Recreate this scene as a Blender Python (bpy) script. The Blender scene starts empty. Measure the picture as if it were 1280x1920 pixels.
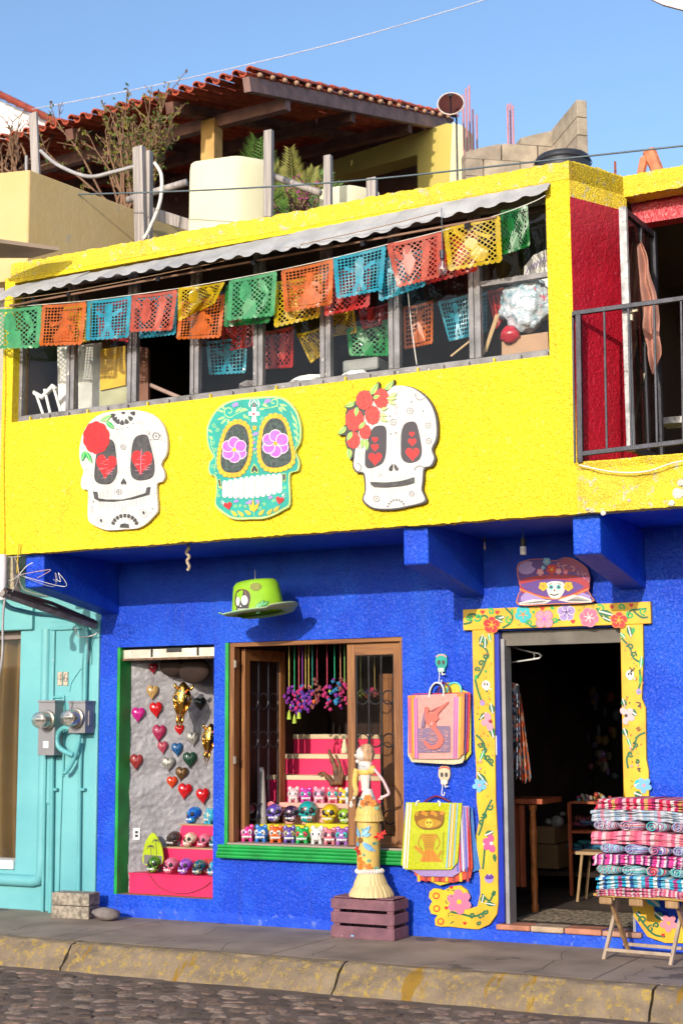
import bpy, bmesh, math, random
from mathutils import Vector as V, Matrix, noise
rnd = random.Random(11)
S = bpy.context.scene
COL = S.collection
R_ = math.radians
# ---------------- camera ----------------
CAM = V((0, 0, 1.55)); FP = 2800.0
yaw, pitch, roll = R_(27.638), R_(8.138), R_(-0.3166)
w_ = V((-math.sin(yaw)*math.cos(pitch), math.cos(yaw)*math.cos(pitch), math.sin(pitch)))
r0 = V((math.cos(yaw), math.sin(yaw), 0)); u0 = r0.cross(w_)
r_ = r0*math.cos(roll)+u0*math.sin(roll); u_ = u0*math.cos(roll)-r0*math.sin(roll)
cd = bpy.data.cameras.new('camera'); cam = bpy.data.objects.new('camera', cd); COL.objects.link(cam)
mm = Matrix((r_, u_, -w_)).transposed().to_4x4(); mm.translation = CAM; cam.matrix_world = mm
cd.sensor_fit = 'VERTICAL'; cd.sensor_height = 36; cd.sensor_width = 24; cd.lens = 36*FP/1920
cd.clip_end = 2000; cd.clip_start = .05
cd.dof.use_dof = True; cd.dof.focus_distance = 10.6; cd.dof.aperture_fstop = 2.6
S.camera = cam
# ---------------- light ----------------
SUN_DIR = V((0.06, -1, 0.325)).normalized()          # towards the sun
el = math.asin(SUN_DIR.z); az = math.atan2(SUN_DIR.x, SUN_DIR.y)
wd = bpy.data.worlds.new('World'); S.world = wd; wd.use_nodes = True
wn = wd.node_tree.nodes; bg = wn['Background']
sk = wn.new('ShaderNodeTexSky'); sk.sky_type = 'NISHITA'; sk.sun_disc = False
sk.sun_elevation = el; sk.sun_rotation = az; sk.air_density = 1.0; sk.dust_density = 1.6; sk.ozone_density = 3.0
wd.node_tree.links.new(sk.outputs[0], bg.inputs[0]); bg.inputs[1].default_value = 0.14
sl = bpy.data.lights.new('sun', 'SUN'); sl.energy = 2.15; sl.angle = R_(0.6); sl.color = (1, .91, .77)
so = bpy.data.objects.new('sun', sl); COL.objects.link(so); so.rotation_euler = SUN_DIR.to_track_quat('Z', 'Y').to_euler()
S.view_settings.view_transform = 'Standard'; S.view_settings.look = 'None'
S.view_settings.exposure = 0.92; S.view_settings.gamma = 1; S.view_settings.use_curve_mapping = False

# ---------------- pixel -> place helpers (pixels of the 1280x1920 photograph) ----------------
HOUSE_H = 2.9
D = 10.384      # lower facade plane
YF = 9.30       # upper facade plane
def ray(x, y): return w_ + r_*((x-640)/FP) - u_*((y-960)/FP)
def PY(x, y, Y): d = ray(x, y); return CAM + d*(Y/d.y)
def PZ(x, y, Z): d = ray(x, y); return CAM + d*((Z-CAM.z)/d.z)
def PX(x, y, X): d = ray(x, y); return CAM + d*(X/d.x)
def PP(x, y, p, n): d = ray(x, y); return CAM + d*((p-CAM).dot(n)/d.dot(n))
def crop(x0, y0, s): return lambda x, y: (x0+x/s, y0+y/s)

# ---------------- materials ----------------
MATS = {}
def nodes(name):
    m = bpy.data.materials.new(name); m.use_nodes = True
    nt = m.node_tree; return m, nt, nt.nodes, nt.links, nt.nodes['Principled BSDF']
def c4(c): return (c[0], c[1], c[2], 1)
def mat(name, col, rough=.6, var=.15, vs=6, bump=0, bs=40, bd=.01, metal=0, spec=.5, col2=None, patch=None, ps=3, pt=.6, coat=0, trans=0, emit=0):
    """plain painted / bare surface: colour varies by noise, optional second colour patches (patch) and fine relief"""
    if name in MATS: return MATS[name]
    m, nt, N, L, b = nodes(name)
    tc = N.new('ShaderNodeTexCoord')
    nz = N.new('ShaderNodeTexNoise'); nz.inputs['Scale'].default_value = vs; nz.inputs['Detail'].default_value = 5
    L.new(tc.outputs['Object'], nz.inputs['Vector'])
    mx = N.new('ShaderNodeMix'); mx.data_type = 'RGBA'
    c2 = col2 or [max(0, c*(1-var*1.6)) for c in col]
    c1 = [min(1, c*(1+var*.5)) for c in col]
    mx.inputs[6].default_value = c4(c1); mx.inputs[7].default_value = c4(c2)
    mr = N.new('ShaderNodeMapRange'); mr.inputs[1].default_value = .35; mr.inputs[2].default_value = .7
    L.new(nz.outputs[0], mr.inputs[0]); L.new(mr.outputs[0], mx.inputs[0])
    out = mx.outputs[2]
    if patch:
        n2 = N.new('ShaderNodeTexNoise'); n2.inputs['Scale'].default_value = ps; n2.inputs['Detail'].default_value = 8; n2.inputs['Roughness'].default_value = .7
        L.new(tc.outputs['Object'], n2.inputs['Vector'])
        m2 = N.new('ShaderNodeMapRange'); m2.inputs[1].default_value = pt; m2.inputs[2].default_value = pt+.03
        L.new(n2.outputs[0], m2.inputs[0])
        x2 = N.new('ShaderNodeMix'); x2.data_type = 'RGBA'; x2.inputs[7].default_value = c4(patch)
        L.new(m2.outputs[0], x2.inputs[0]); L.new(out, x2.inputs[6]); out = x2.outputs[2]
    L.new(out, b.inputs['Base Color'])
    b.inputs['Roughness'].default_value = rough; b.inputs['Metallic'].default_value = metal
    b.inputs['Specular IOR Level'].default_value = spec; b.inputs['Coat Weight'].default_value = coat; b.inputs['Coat Roughness'].default_value = .08
    if emit: L.new(out, b.inputs['Emission Color']); b.inputs['Emission Strength'].default_value = emit
    if bump:
        nb = N.new('ShaderNodeTexNoise'); nb.inputs['Scale'].default_value = bs; nb.inputs['Detail'].default_value = 4; nb.inputs['Roughness'].default_value = .6
        nb.inputs['Distortion'].default_value = .6
        L.new(tc.outputs['Object'], nb.inputs['Vector'])
        bp = N.new('ShaderNodeBump'); bp.inputs['Strength'].default_value = bump; bp.inputs['Distance'].default_value = bd
        L.new(nb.outputs[0], bp.inputs['Height']); L.new(bp.outputs[0], b.inputs['Normal'])
    if trans:
        tr = N.new('ShaderNodeBsdfTranslucent'); L.new(out, tr.inputs[0])
        ms = N.new('ShaderNodeMixShader'); ms.inputs[0].default_value = trans
        L.new(b.outputs[0], ms.inputs[1]); L.new(tr.outputs[0], ms.inputs[2]); L.new(ms.outputs[0], N['Material Output'].inputs[0])
    MATS[name] = m; return m
def wood(name, col, dark, axis=2, sc=1.0, rough=.6, bump=.3):
    m, nt, N, L, b = nodes(name); tc = N.new('ShaderNodeTexCoord'); mp = N.new('ShaderNodeMapping')
    s = [28*sc]*3; s[axis] = 1.6*sc; mp.inputs['Scale'].default_value = s
    nz = N.new('ShaderNodeTexNoise'); nz.inputs['Scale'].default_value = 1; nz.inputs['Detail'].default_value = 6; nz.inputs['Distortion'].default_value = 1.2
    L.new(tc.outputs['Object'], mp.inputs[0]); L.new(mp.outputs[0], nz.inputs[0])
    cr = N.new('ShaderNodeValToRGB'); cr.color_ramp.elements[0].position = .35; cr.color_ramp.elements[1].position = .65
    cr.color_ramp.elements[0].color = c4(dark); cr.color_ramp.elements[1].color = c4(col)
    L.new(nz.outputs[0], cr.inputs[0]); L.new(cr.outputs[0], b.inputs['Base Color']); b.inputs['Roughness'].default_value = rough
    bp = N.new('ShaderNodeBump'); bp.inputs['Strength'].default_value = bump; bp.inputs['Distance'].default_value = .004
    L.new(nz.outputs[0], bp.inputs['Height']); L.new(bp.outputs[0], b.inputs['Normal'])
    MATS[name] = m; return m
def stucco(name, col, col2, wear=None, wt=.62, bs=34, strength=.8, bd=.014, rough=.55, spec=.4, streak=.5, crack=.7, lift=1.2):
    m, nt, N, L, b = nodes(name); tc = N.new('ShaderNodeTexCoord')
    def nz(s, d=5, r=.6, dist=0):
        n = N.new('ShaderNodeTexNoise'); n.inputs['Scale'].default_value = s; n.inputs['Detail'].default_value = d
        n.inputs['Roughness'].default_value = r; n.inputs['Distortion'].default_value = dist; L.new(tc.outputs['Object'], n.inputs[0]); return n.outputs[0]
    def rng(o, a, c):
        r = N.new('ShaderNodeMapRange'); r.inputs[1].default_value = a; r.inputs[2].default_value = c; L.new(o, r.inputs[0]); return r.outputs[0]
    def mix(f, a, c):
        x = N.new('ShaderNodeMix'); x.data_type = 'RGBA'; L.new(f, x.inputs[0])
        for k, q in ((6, a), (7, c)):
            if isinstance(q, (tuple, list)): x.inputs[k].default_value = c4(q)
            else: L.new(q, x.inputs[k])
        return x.outputs[2]
    out = mix(rng(nz(1.7), .46, .56), col, col2)
    fine = nz(bs, 3, .55, .9)
    out = mix(rng(fine, .56, .74), out, [min(1, c*lift+.01) for c in col])  # raised grains lightened in colour, standing in for weak relief shading
    if wear: out = mix(rng(nz(14, 8, .72), wt, wt+.04), out, wear)
    def nst(sc, d=5):
        n = N.new('ShaderNodeTexNoise'); n.inputs['Scale'].default_value = 1; n.inputs['Detail'].default_value = d; mp = N.new('ShaderNodeMapping'); mp.inputs['Scale'].default_value = sc
        L.new(tc.outputs['Object'], mp.inputs[0]); L.new(mp.outputs[0], n.inputs[0]); return n.outputs[0]
    st = rng(nst((11, 11, .7)), .56, .80); mul = N.new('ShaderNodeMath'); mul.operation = 'MULTIPLY'; mul.inputs[1].default_value = streak; L.new(st, mul.inputs[0])
    out = mix(mul.outputs[0], out, [c*.55+.02 for c in col])
    vo = N.new('ShaderNodeTexVoronoi'); vo.feature = 'DISTANCE_TO_EDGE'; vo.inputs['Scale'].default_value = .9; nv = N.new('ShaderNodeVectorMath'); nv.operation = 'MULTIPLY_ADD'; nv.inputs[1].default_value = (.5, .5, .5)
    nn_ = N.new('ShaderNodeTexNoise'); nn_.inputs['Scale'].default_value = 3.5; nn_.inputs['Detail'].default_value = 6; L.new(tc.outputs['Object'], nn_.inputs[0]); L.new(nn_.outputs[1], nv.inputs[0]); L.new(tc.outputs['Object'], nv.inputs[2]); L.new(nv.outputs[0], vo.inputs[0])
    ck = N.new('ShaderNodeMapRange'); ck.inputs[1].default_value = 0; ck.inputs[2].default_value = .004; ck.inputs[3].default_value = crack; ck.inputs[4].default_value = 0; L.new(vo.outputs[0], ck.inputs[0])
    gate = N.new('ShaderNodeMath'); gate.operation = 'MULTIPLY'; L.new(ck.outputs[0], gate.inputs[0]); L.new(rng(nz(.8), .52, .58), gate.inputs[1])
    out = mix(gate.outputs[0], out, [c*.35 for c in col])
    L.new(out, b.inputs['Base Color']); b.inputs['Roughness'].default_value = rough; b.inputs['Specular IOR Level'].default_value = spec
    big = nz(5, 3)
    ad = N.new('ShaderNodeMath'); ad.operation = 'MULTIPLY_ADD'; ad.inputs[1].default_value = .9; L.new(big, ad.inputs[0]); L.new(fine, ad.inputs[2])
    bp = N.new('ShaderNodeBump'); bp.inputs['Strength'].default_value = strength; bp.inputs['Distance'].default_value = bd
    L.new(ad.outputs[0], bp.inputs['Height']); L.new(bp.outputs[0], b.inputs['Normal'])
    MATS[name] = m; return m
def striped(name, cols, axis=0, period=.1, rough=.8, wob=0.0, bump=.3, axis2=None, cols2=None, period2=.1):
    """woven stripes across one object axis, optionally crossed by a second set"""
    m, nt, N, L, b = nodes(name); tc = N.new('ShaderNodeTexCoord'); sp = N.new('ShaderNodeSeparateXYZ')
    vec = tc.outputs['Object']
    if wob:
        nz = N.new('ShaderNodeTexNoise'); nz.inputs['Scale'].default_value = 9; L.new(vec, nz.inputs[0])
        vm = N.new('ShaderNodeVectorMath'); vm.operation = 'MULTIPLY_ADD'; L.new(nz.outputs[1], vm.inputs[0]); vm.inputs[1].default_value = (wob,)*3; L.new(vec, vm.inputs[2]); vec = vm.outputs[0]
    L.new(vec, sp.inputs[0])
    def ramp(ax, cs, per):
        mu = N.new('ShaderNodeMath'); mu.operation = 'DIVIDE'; mu.inputs[1].default_value = per; L.new(sp.outputs[ax], mu.inputs[0])
        fr = N.new('ShaderNodeMath'); fr.operation = 'FRACT'; L.new(mu.outputs[0], fr.inputs[0])
        cr = N.new('ShaderNodeValToRGB'); cr.color_ramp.interpolation = 'CONSTANT'; e = cr.color_ramp.elements
        n = len(cs)
        while len(e) < n: e.new(.5)
        for i, c in enumerate(cs): e[i].position = i/n
        for i, c in enumerate(cs): e[i].color = c4(c)
        L.new(fr.outputs[0], cr.inputs[0]); return cr.outputs[0]
    out = ramp(axis, cols, period)
    if cols2:
        o2 = ramp(axis2, cols2, period2); x = N.new('ShaderNodeMix'); x.data_type = 'RGBA'; x.inputs[0].default_value = .5
        L.new(out, x.inputs[6]); L.new(o2, x.inputs[7]); out = x.outputs[2]
    L.new(out, b.inputs['Base Color']); b.inputs['Roughness'].default_value = rough; b.inputs['Specular IOR Level'].default_value = .2
    nb = N.new('ShaderNodeTexNoise'); nb.inputs['Scale'].default_value = 120; L.new(tc.outputs['Object'], nb.inputs[0])
    bp = N.new('ShaderNodeBump'); bp.inputs['Strength'].default_value = bump; bp.inputs['Distance'].default_value = .003
    L.new(nb.outputs[0], bp.inputs['Height']); L.new(bp.outputs[0], b.inputs['Normal'])
    MATS[name] = m; return m
def glass(name, tint=(1, 1, 1), refl=.10, grime=(.5, .47, .42), g=.06):
    m, nt, N, L, b = nodes(name); N.remove(b)
    t = N.new('ShaderNodeBsdfTransparent'); t.inputs[0].default_value = c4(tint)
    gl = N.new('ShaderNodeBsdfGlossy'); gl.inputs['Roughness'].default_value = .03
    lw = N.new('ShaderNodeLayerWeight'); lw.inputs[0].default_value = .25
    mr = N.new('ShaderNodeMapRange'); mr.inputs[3].default_value = refl; mr.inputs[4].default_value = refl*6; L.new(lw.outputs[1], mr.inputs[0])
    a = N.new('ShaderNodeMixShader'); L.new(mr.outputs[0], a.inputs[0]); L.new(t.outputs[0], a.inputs[1]); L.new(gl.outputs[0], a.inputs[2])
    df = N.new('ShaderNodeBsdfDiffuse'); df.inputs[0].default_value = c4(grime)
    tc = N.new('ShaderNodeTexCoord'); nz = N.new('ShaderNodeTexNoise'); nz.inputs['Scale'].default_value = 7; nz.inputs['Detail'].default_value = 8; nz.inputs['Roughness'].default_value = .75
    L.new(tc.outputs['Object'], nz.inputs[0])
    m2 = N.new('ShaderNodeMapRange'); m2.inputs[1].default_value = .4; m2.inputs[2].default_value = .8; m2.inputs[3].default_value = g*.2; m2.inputs[4].default_value = g*2; L.new(nz.outputs[0], m2.inputs[0])
    c = N.new('ShaderNodeMixShader'); L.new(m2.outputs[0], c.inputs[0]); L.new(a.outputs[0], c.inputs[1]); L.new(df.outputs[0], c.inputs[2])
    L.new(c.outputs[0], N['Material Output'].inputs[0]); MATS[name] = m; return m

# ---------------- mesh builder ----------------
class MB:
    def __init__(s): s.v = []; s.f = []; s.m = []
    def add(s, vs, fs, mi=0):
        k = len(s.v); s.v += [V(p) for p in vs]; s.f += [[i+k for i in f] for f in fs]; s.m += [mi]*len(fs); return s
    def box(s, a, b, mi=0):
        x0, y0, z0 = [min(a[i], b[i]) for i in range(3)]; x1, y1, z1 = [max(a[i], b[i]) for i in range(3)]
        return s.add([(x0,y0,z0),(x1,y0,z0),(x1,y1,z0),(x0,y1,z0),(x0,y0,z1),(x1,y0,z1),(x1,y1,z1),(x0,y1,z1)],
            [(0,3,2,1),(4,5,6,7),(0,1,5,4),(1,2,6,5),(2,3,7,6),(3,0,4,7)], mi)
    def obox(s, c, h, rot=None, mi=0):
        rot = rot or Matrix.Identity(3); c = V(c); n = MB().box([-q for q in h], h)
        return s.add([c+rot@p for p in n.v], n.f, mi)
    def bar(s, p, q, w, t, mi=0, up=V((0, 0, 1))):
        """rectangular bar from p to q: w across, t thick"""
        p, q = V(p), V(q); d = (q-p); l = d.length; d.normalize()
        if abs(d.dot(up)) > .98: up = V((0, 1, 0))
        a = d.cross(up).normalized(); b2 = a.cross(d)
        return s.obox((p+q)/2, (w/2, t/2, l/2), Matrix((a, b2, d)).transposed(), mi)
    def tube(s, pts, r, n=8, mi=0, cap=True):
        pts = [V(p) for p in pts]; k = len(s.v); m = len(pts)
        rr = r if isinstance(r, (list, tuple)) else [r]*m
        a = None
        for i, p in enumerate(pts):
            d = (pts[min(i+1, m-1)]-pts[max(i-1, 0)])
            if d.length < 1e-9: d = V((0, 0, 1))
            d.normalize()
            if a is None: a = d.orthogonal().normalized()
            else: a = (a-d*a.dot(d)); a = a.normalized() if a.length > 1e-6 else d.orthogonal().normalized()
            b = d.cross(a)
            for j in range(n):
                t = 2*math.pi*j/n; s.v.append(p+(a*math.cos(t)+b*math.sin(t))*rr[i])
        for i in range(m-1):
            for j in range(n):
                s.f.append([k+i*n+j, k+i*n+(j+1)%n, k+(i+1)*n+(j+1)%n, k+(i+1)*n+j]); s.m.append(mi)
        if cap: s.f.append([k+j for j in range(n)][::-1]); s.f.append([k+(m-1)*n+j for j in range(n)]); s.m += [mi, mi]
        return s
    def lathe(s, prof, c=(0, 0, 0), n=16, mi=0, fn=None, cap=True):
        """prof: (radius, height); fn(angle, i) -> radius factor"""
        k = len(s.v); c = V(c)
        for i, (r, z) in enumerate(prof):
            for j in range(n):
                t = 2*math.pi*j/n; q = r*(fn(t, i) if fn else 1); s.v.append(c+V((q*math.cos(t), q*math.sin(t), z)))
        for i in range(len(prof)-1):
            for j in range(n): s.f.append([k+i*n+j, k+i*n+(j+1)%n, k+(i+1)*n+(j+1)%n, k+(i+1)*n+j]); s.m.append(mi)
        if cap: s.f.append([k+j for j in range(n)][::-1]); s.f.append([k+(len(prof)-1)*n+j for j in range(n)]); s.m += [mi, mi]
        return s
    def ball(s, c, r, n=12, m=8, mi=0, fn=None, rot=None):
        r = r if isinstance(r, (tuple, list, V)) else (r, r, r); c = V(c); k = len(s.v)
        for i in range(m+1):
            ph = math.pi*i/m
            for j in range(n):
                t = 2*math.pi*j/n; p = V((math.sin(ph)*math.cos(t), math.sin(ph)*math.sin(t), math.cos(ph)))
                if fn: p = fn(p)
                p = V((p.x*r[0], p.y*r[1], p.z*r[2]))
                if rot: p = rot@p
                s.v.append(c+p)
        for i in range(m):
            for j in range(n): s.f.append([k+i*n+j, k+(i+1)*n+j, k+(i+1)*n+(j+1)%n, k+i*n+(j+1)%n]); s.m.append(mi)
        return s
    def prism(s, poly, off, mi=0, side=None):
        """closed outline (list of points) pushed by vector off: front, back and rim"""
        n = len(poly); off = V(off); p = [V(q) for q in poly]; k = len(s.v); s.v += p+[q+off for q in p]
        s.f.append([k+i for i in range(n)]); s.m.append(mi); s.f.append([k+n+i for i in range(n)][::-1]); s.m.append(mi)
        for i in range(n): s.f.append([k+i, k+n+i, k+n+(i+1)%n, k+(i+1)%n]); s.m.append(mi if side is None else side)
        return s
    def grid(s, fn, nu, nv, mi=0, thick=None):
        k = len(s.v); s.v += [V(fn(i/nu, j/nv)) for j in range(nv+1) for i in range(nu+1)]
        for j in range(nv):
            for i in range(nu): a = k+j*(nu+1)+i; s.f.append([a, a+1, a+nu+2, a+nu+1]); s.m.append(mi)
        return s
def setp(o, label=None, cat=None, group=None, kind=None):
    if label: o['label'] = label
    if cat: o['category'] = cat
    if group: o['group'] = group
    if kind: o['kind'] = kind
    return o
def link(name, mb, mats, parent=None, smooth=False, bev=0, org=None, fix=True):
    if not isinstance(mats, (list, tuple)): mats = [mats]
    o0 = V(org) if org is not None else (V(parent['_o']) if parent is not None and '_o' in parent else V((0, 0, 0)))
    me = bpy.data.meshes.new(name); me.from_pydata([tuple(p-o0) for p in mb.v], [], mb.f)
    for m in mats: me.materials.append(m)
    me.polygons.foreach_set('material_index', mb.m)
    if fix:
        b = bmesh.new(); b.from_mesh(me); bmesh.ops.recalc_face_normals(b, faces=b.faces); b.to_mesh(me); b.free()
    if smooth:
        me.polygons.foreach_set('use_smooth', [True]*len(me.polygons))
        if smooth is not True: me.set_sharp_from_angle(angle=R_(smooth))
    me.update()
    o = bpy.data.objects.new(name, me); COL.objects.link(o)
    o['_o'] = tuple(o0)
    if parent is not None: o.parent = parent
    elif org is not None: o.location = o0
    if bev:
        md = o.modifiers.new('bevel', 'BEVEL'); md.width = bev; md.segments = 2; md.limit_method = 'ANGLE'; md.angle_limit = R_(40)
    return o
def thing(name, label, cat, loc=(0, 0, 0), group=None, rz=0):
    o = bpy.data.objects.new(name, None); COL.objects.link(o); o.location = loc; o.empty_display_size = .1
    o['_o'] = (0., 0., 0.) if rz or loc == 'local' else tuple(V(loc)); o.rotation_euler.z = rz
    return setp(o, label, cat, group)
def local_thing(name, label, cat, group=None):
    o = bpy.data.objects.new(name, None); COL.objects.link(o); o['_o'] = (0., 0., 0.); return setp(o, label, cat, group)
def copy_tree(o, parent=None):
    c = o.copy(); COL.objects.link(c)
    if parent is not None: c.parent = parent
    for ch in list(o.children): copy_tree(ch, c)
    return c
def struct(name, mb, mats, **k): return setp(link(name, mb, mats, **k), kind='structure')
def cr(pts, n=5, closed=True):
    """smooth curve through points"""
    P = [V(p if len(p) == 3 else (p[0], p[1], 0)) for p in pts]; m = len(P); out = []
    for i in range(m if closed else m-1):
        a, b, c, d = (P[(i-1) % m], P[i], P[(i+1) % m], P[(i+2) % m]) if closed else (P[max(i-1, 0)], P[i], P[i+1], P[min(i+2, m-1)])
        for k in range(n):
            t = k/n; out.append(.5*((2*b)+(c-a)*t+(2*a-5*b+4*c-d)*t*t+(3*b-a-3*c+d)*t**3))
    if not closed: out.append(P[-1])
    return out
def cr2(pts, n=5, closed=True): return [(p.x, p.y) for p in cr(pts, n, closed)]
class Art:
    """flat painted shapes: outlines given in picture units, mapped by fn(x, y, lift) onto a surface"""
    WF = 1.0
    def __init__(s, fn): s.fn = fn; s.mb = MB(); s.mats = []; s.k = 0
    def mi(s, m):
        if m not in s.mats: s.mats.append(m)
        return s.mats.index(m)
    def poly(s, pts, m, smooth=0):
        if smooth: pts = cr2(pts, smooth)
        s.k += 1; l = .0010+.00006*s.k
        s.mb.add([s.fn(x, y, l) for x, y in pts], [list(range(len(pts)))], s.mi(m))
    def line(s, pts, wd, m, smooth=0, closed=False, taper=False):
        if smooth: pts = cr2(pts, smooth, closed)
        if closed: pts = pts+[pts[0]]
        s.k += 1; l = .0010+.00006*s.k; n = len(pts); vs = []
        for i, (x, y) in enumerate(pts):
            a = pts[max(i-1, 0)]; b = pts[min(i+1, n-1)]; dx, dy = b[0]-a[0], b[1]-a[1]; q = math.hypot(dx, dy) or 1
            w = wd*s.WF/2*((1-i/(n-1)*.8) if taper else 1)
            vs += [s.fn(x-dy/q*w, y+dx/q*w, l), s.fn(x+dy/q*w, y-dx/q*w, l)]
        s.mb.add(vs, [[2*i, 2*i+1, 2*i+3, 2*i+2] for i in range(n-1)], s.mi(m))
    def disc(s, x, y, rx, m, ry=None, rot=0, n=16):
        ry = ry or rx; c, q = math.cos(rot), math.sin(rot)
        s.poly([(x+rx*math.cos(t)*c-ry*math.sin(t)*q, y+rx*math.cos(t)*q+ry*math.sin(t)*c) for t in [2*math.pi*i/n for i in range(n)]], m)
    def flower(s, x, y, r, m, mc, n=5, edge=None, rot=0, el=.62):
        for k in range(n):
            t = rot+2*math.pi*k/n
            if edge: s.disc(x+math.cos(t)*r*.58, y+math.sin(t)*r*.58, r*.50, edge, r*.5*el*1.25, t, 12)
            s.disc(x+math.cos(t)*r*.58, y+math.sin(t)*r*.58, r*.43, m, r*.43*el*1.25, t, 12)
        s.disc(x, y, r*.17, mc, n=10)
    def leaf(s, x0, y0, x1, y1, wd, m, vein=None):
        dx, dy = x1-x0, y1-y0; q = math.hypot(dx, dy); nx, ny = -dy/q*wd/2, dx/q*wd/2
        A = [(x0+dx*t+nx*f, y0+dy*t+ny*f) for t, f in ((0, 0), (.2, .75), (.45, 1), (.75, .6), (1, 0))]
        B = [(x0+dx*t-nx*f, y0+dy*t-ny*f) for t, f in ((.75, .6), (.45, 1), (.2, .75))]
        s.poly(A+B, m)
        if vein: s.line([(x0, y0), (x0+dx*.9, y0+dy*.9)], wd*.14, vein)
    def heart(s, x, y, r, m, rot=0, sy=1.1):
        P = []
        for i in range(20):
            t = 2*math.pi*i/20; a = 16*math.sin(t)**3/17; b = -(13*math.cos(t)-5*math.cos(2*t)-2*math.cos(3*t)-math.cos(4*t))/17*sy
            P.append((x+r*(a*math.cos(rot)-b*math.sin(rot)), y+r*(a*math.sin(rot)+b*math.cos(rot))))
        s.poly(P, m)
    def curl(s, x, y, r, turns, wd, m, rot=0, sgn=1):
        s.line([(x+r*(1-.85*k/24)*math.cos(rot+sgn*turns*6.28*k/24), y+r*(1-.85*k/24)*math.sin(rot+sgn*turns*6.28*k/24)) for k in range(25)], wd, m)
    def done(s, name, parent=None, **k): return link(name, s.mb, s.mats, parent, fix=False, **k)
def onplane(Y, cf=lambda x, y: (x, y)):
    def f(x, y, l=0):
        a, b = cf(x, y); return PY(a, b, Y-l)
    return f
# ================= materials of the place =================
YEL = stucco('yellow_stucco', (.80, .585, .008), (.78, .54, .010), wear=(.80, .62, .12), wt=.62, bs=44, strength=1.0, bd=.02, lift=1.07)
YELW = stucco('worn_yellow_stucco', (.80, .60, .03), (.76, .53, .04), wear=(.58, .50, .30), wt=.57, bs=60, strength=1.0, bd=.02)
BLU = stucco('blue_stucco', (.002, .050, .54), (.006, .078, .62), wear=(.02, .12, .70), wt=.70, bs=42, strength=1.0, bd=.016, rough=.45, spec=.35)
BLUD = stucco('faded_blue_stucco', (.004, .058, .56), (.012, .085, .60), wear=(.10, .16, .50), wt=.58, bs=30, strength=.7, bd=.012, rough=.6)
RED = stucco('crimson_stucco', (.42, .008, .025), (.34, .006, .02), wear=(.5, .12, .12), wt=.70, bs=34, strength=.85, rough=.4, spec=.6)
TEAL = mat('teal_paint', (.15, .42, .44), .5, .14, 1.6, col2=(.11, .36, .40), bump=.25, bs=18, patch=(.26, .46, .45), ps=7, pt=.66)
TEALD = mat('teal_paint_pipe', (.12, .40, .42), .4, .08, 6)
GRN = mat('green_paint', (.008, .30, .05), .45, .2, 5, bump=.3, bs=22)
IRON = mat('dark_iron', (.035, .035, .05), .45, .3, 12, metal=.3, bump=.2, bs=60)
STEEL = mat('painted_steel_frame', (.20, .19, .20), .5, .35, 9, col2=(.10, .095, .10), patch=(.55, .52, .45), ps=18, pt=.62, bump=.2)
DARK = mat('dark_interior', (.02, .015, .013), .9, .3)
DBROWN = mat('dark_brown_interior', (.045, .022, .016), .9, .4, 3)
CONC = mat('grey_concrete', (.36, .27, .20), .85, .25, 2.2, col2=(.22, .165, .12), patch=(.11, .095, .085), ps=1.6, pt=.60, bump=.35, bs=45, bd=.006)
FIBRE = mat('grey_fibre_sheet', (.37, .365, .37), .8, .15, 5, col2=(.27, .27, .28), patch=(.25, .24, .22), ps=25, pt=.68, bump=.4, bs=60)
WHITE = mat('white_paint', (.78, .77, .74), .5, .06, 5)
CREAM = mat('cream_plaster', (.62, .57, .36), .75, .08, 3, bump=.4, bs=25)
OCHRE = mat('ochre_plaster', (.54, .37, .15), .85, .1, 1.2, col2=(.60, .44, .22), patch=(.5, .40, .26), ps=4, pt=.62, bump=.4, bs=12)
WOODB = wood('brown_wood', (.30, .125, .035), (.15, .05, .014), 2)
WOODX = wood('brown_wood_cross', (.30, .125, .035), (.15, .05, .014), 0)
WOODG = wood('weathered_grey_wood', (.42, .37, .34), (.22, .19, .18), 2, .8)
PINKP = mat('hot_pink_paint', (.72, .015, .10), .5, .1, 4)
PINK2 = mat('salmon_shelf_paint', (.75, .35, .28), .5, .1, 4)
ROOMW = mat('dim_room_wall', (.16, .12, .10), .9, .3, 2)

def wall(mb, x0, x1, z0, z1, yf, yb, ops, mi=0):
    """slab in the X-Z plane with rectangular openings (xa, xb, za, zb) and their reveals"""
    xs = sorted({x0, x1, *[q for o in ops for q in o[:2]]}); zs = sorted({z0, z1, *[q for o in ops for q in o[2:]]})
    xs = [x for x in xs if x0 <= x <= x1]; zs = [z for z in zs if z0 <= z <= z1]
    def solid(i, j):
        if i < 0 or j < 0 or i >= len(xs)-1 or j >= len(zs)-1: return False
        cx, cz = (xs[i]+xs[i+1])/2, (zs[j]+zs[j+1])/2
        return not any(a < cx < b and c < cz < d for a, b, c, d in ops)
    for i in range(len(xs)-1):
        for j in range(len(zs)-1):
            if not solid(i, j): continue
            a, b, c, d = xs[i], xs[i+1], zs[j], zs[j+1]
            mb.add([(a, yf, c), (b, yf, c), (b, yf, d), (a, yf, d)], [(0, 1, 2, 3)], mi)
            mb.add([(a, yb, c), (b, yb, c), (b, yb, d), (a, yb, d)], [(3, 2, 1, 0)], mi)
            if not solid(i-1, j): mb.add([(a, yf, c), (a, yf, d), (a, yb, d), (a, yb, c)], [(0, 1, 2, 3)], mi)
            if not solid(i+1, j): mb.add([(b, yf, c), (b, yb, c), (b, yb, d), (b, yf, d)], [(0, 1, 2, 3)], mi)
            if not solid(i, j-1): mb.add([(a, yf, c), (a, yb, c), (b, yb, c), (b, yf, c)], [(0, 1, 2, 3)], mi)
            if not solid(i, j+1): mb.add([(a, yf, d), (b, yf, d), (b, yb, d), (a, yb, d)], [(0, 1, 2, 3)], mi)
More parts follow.
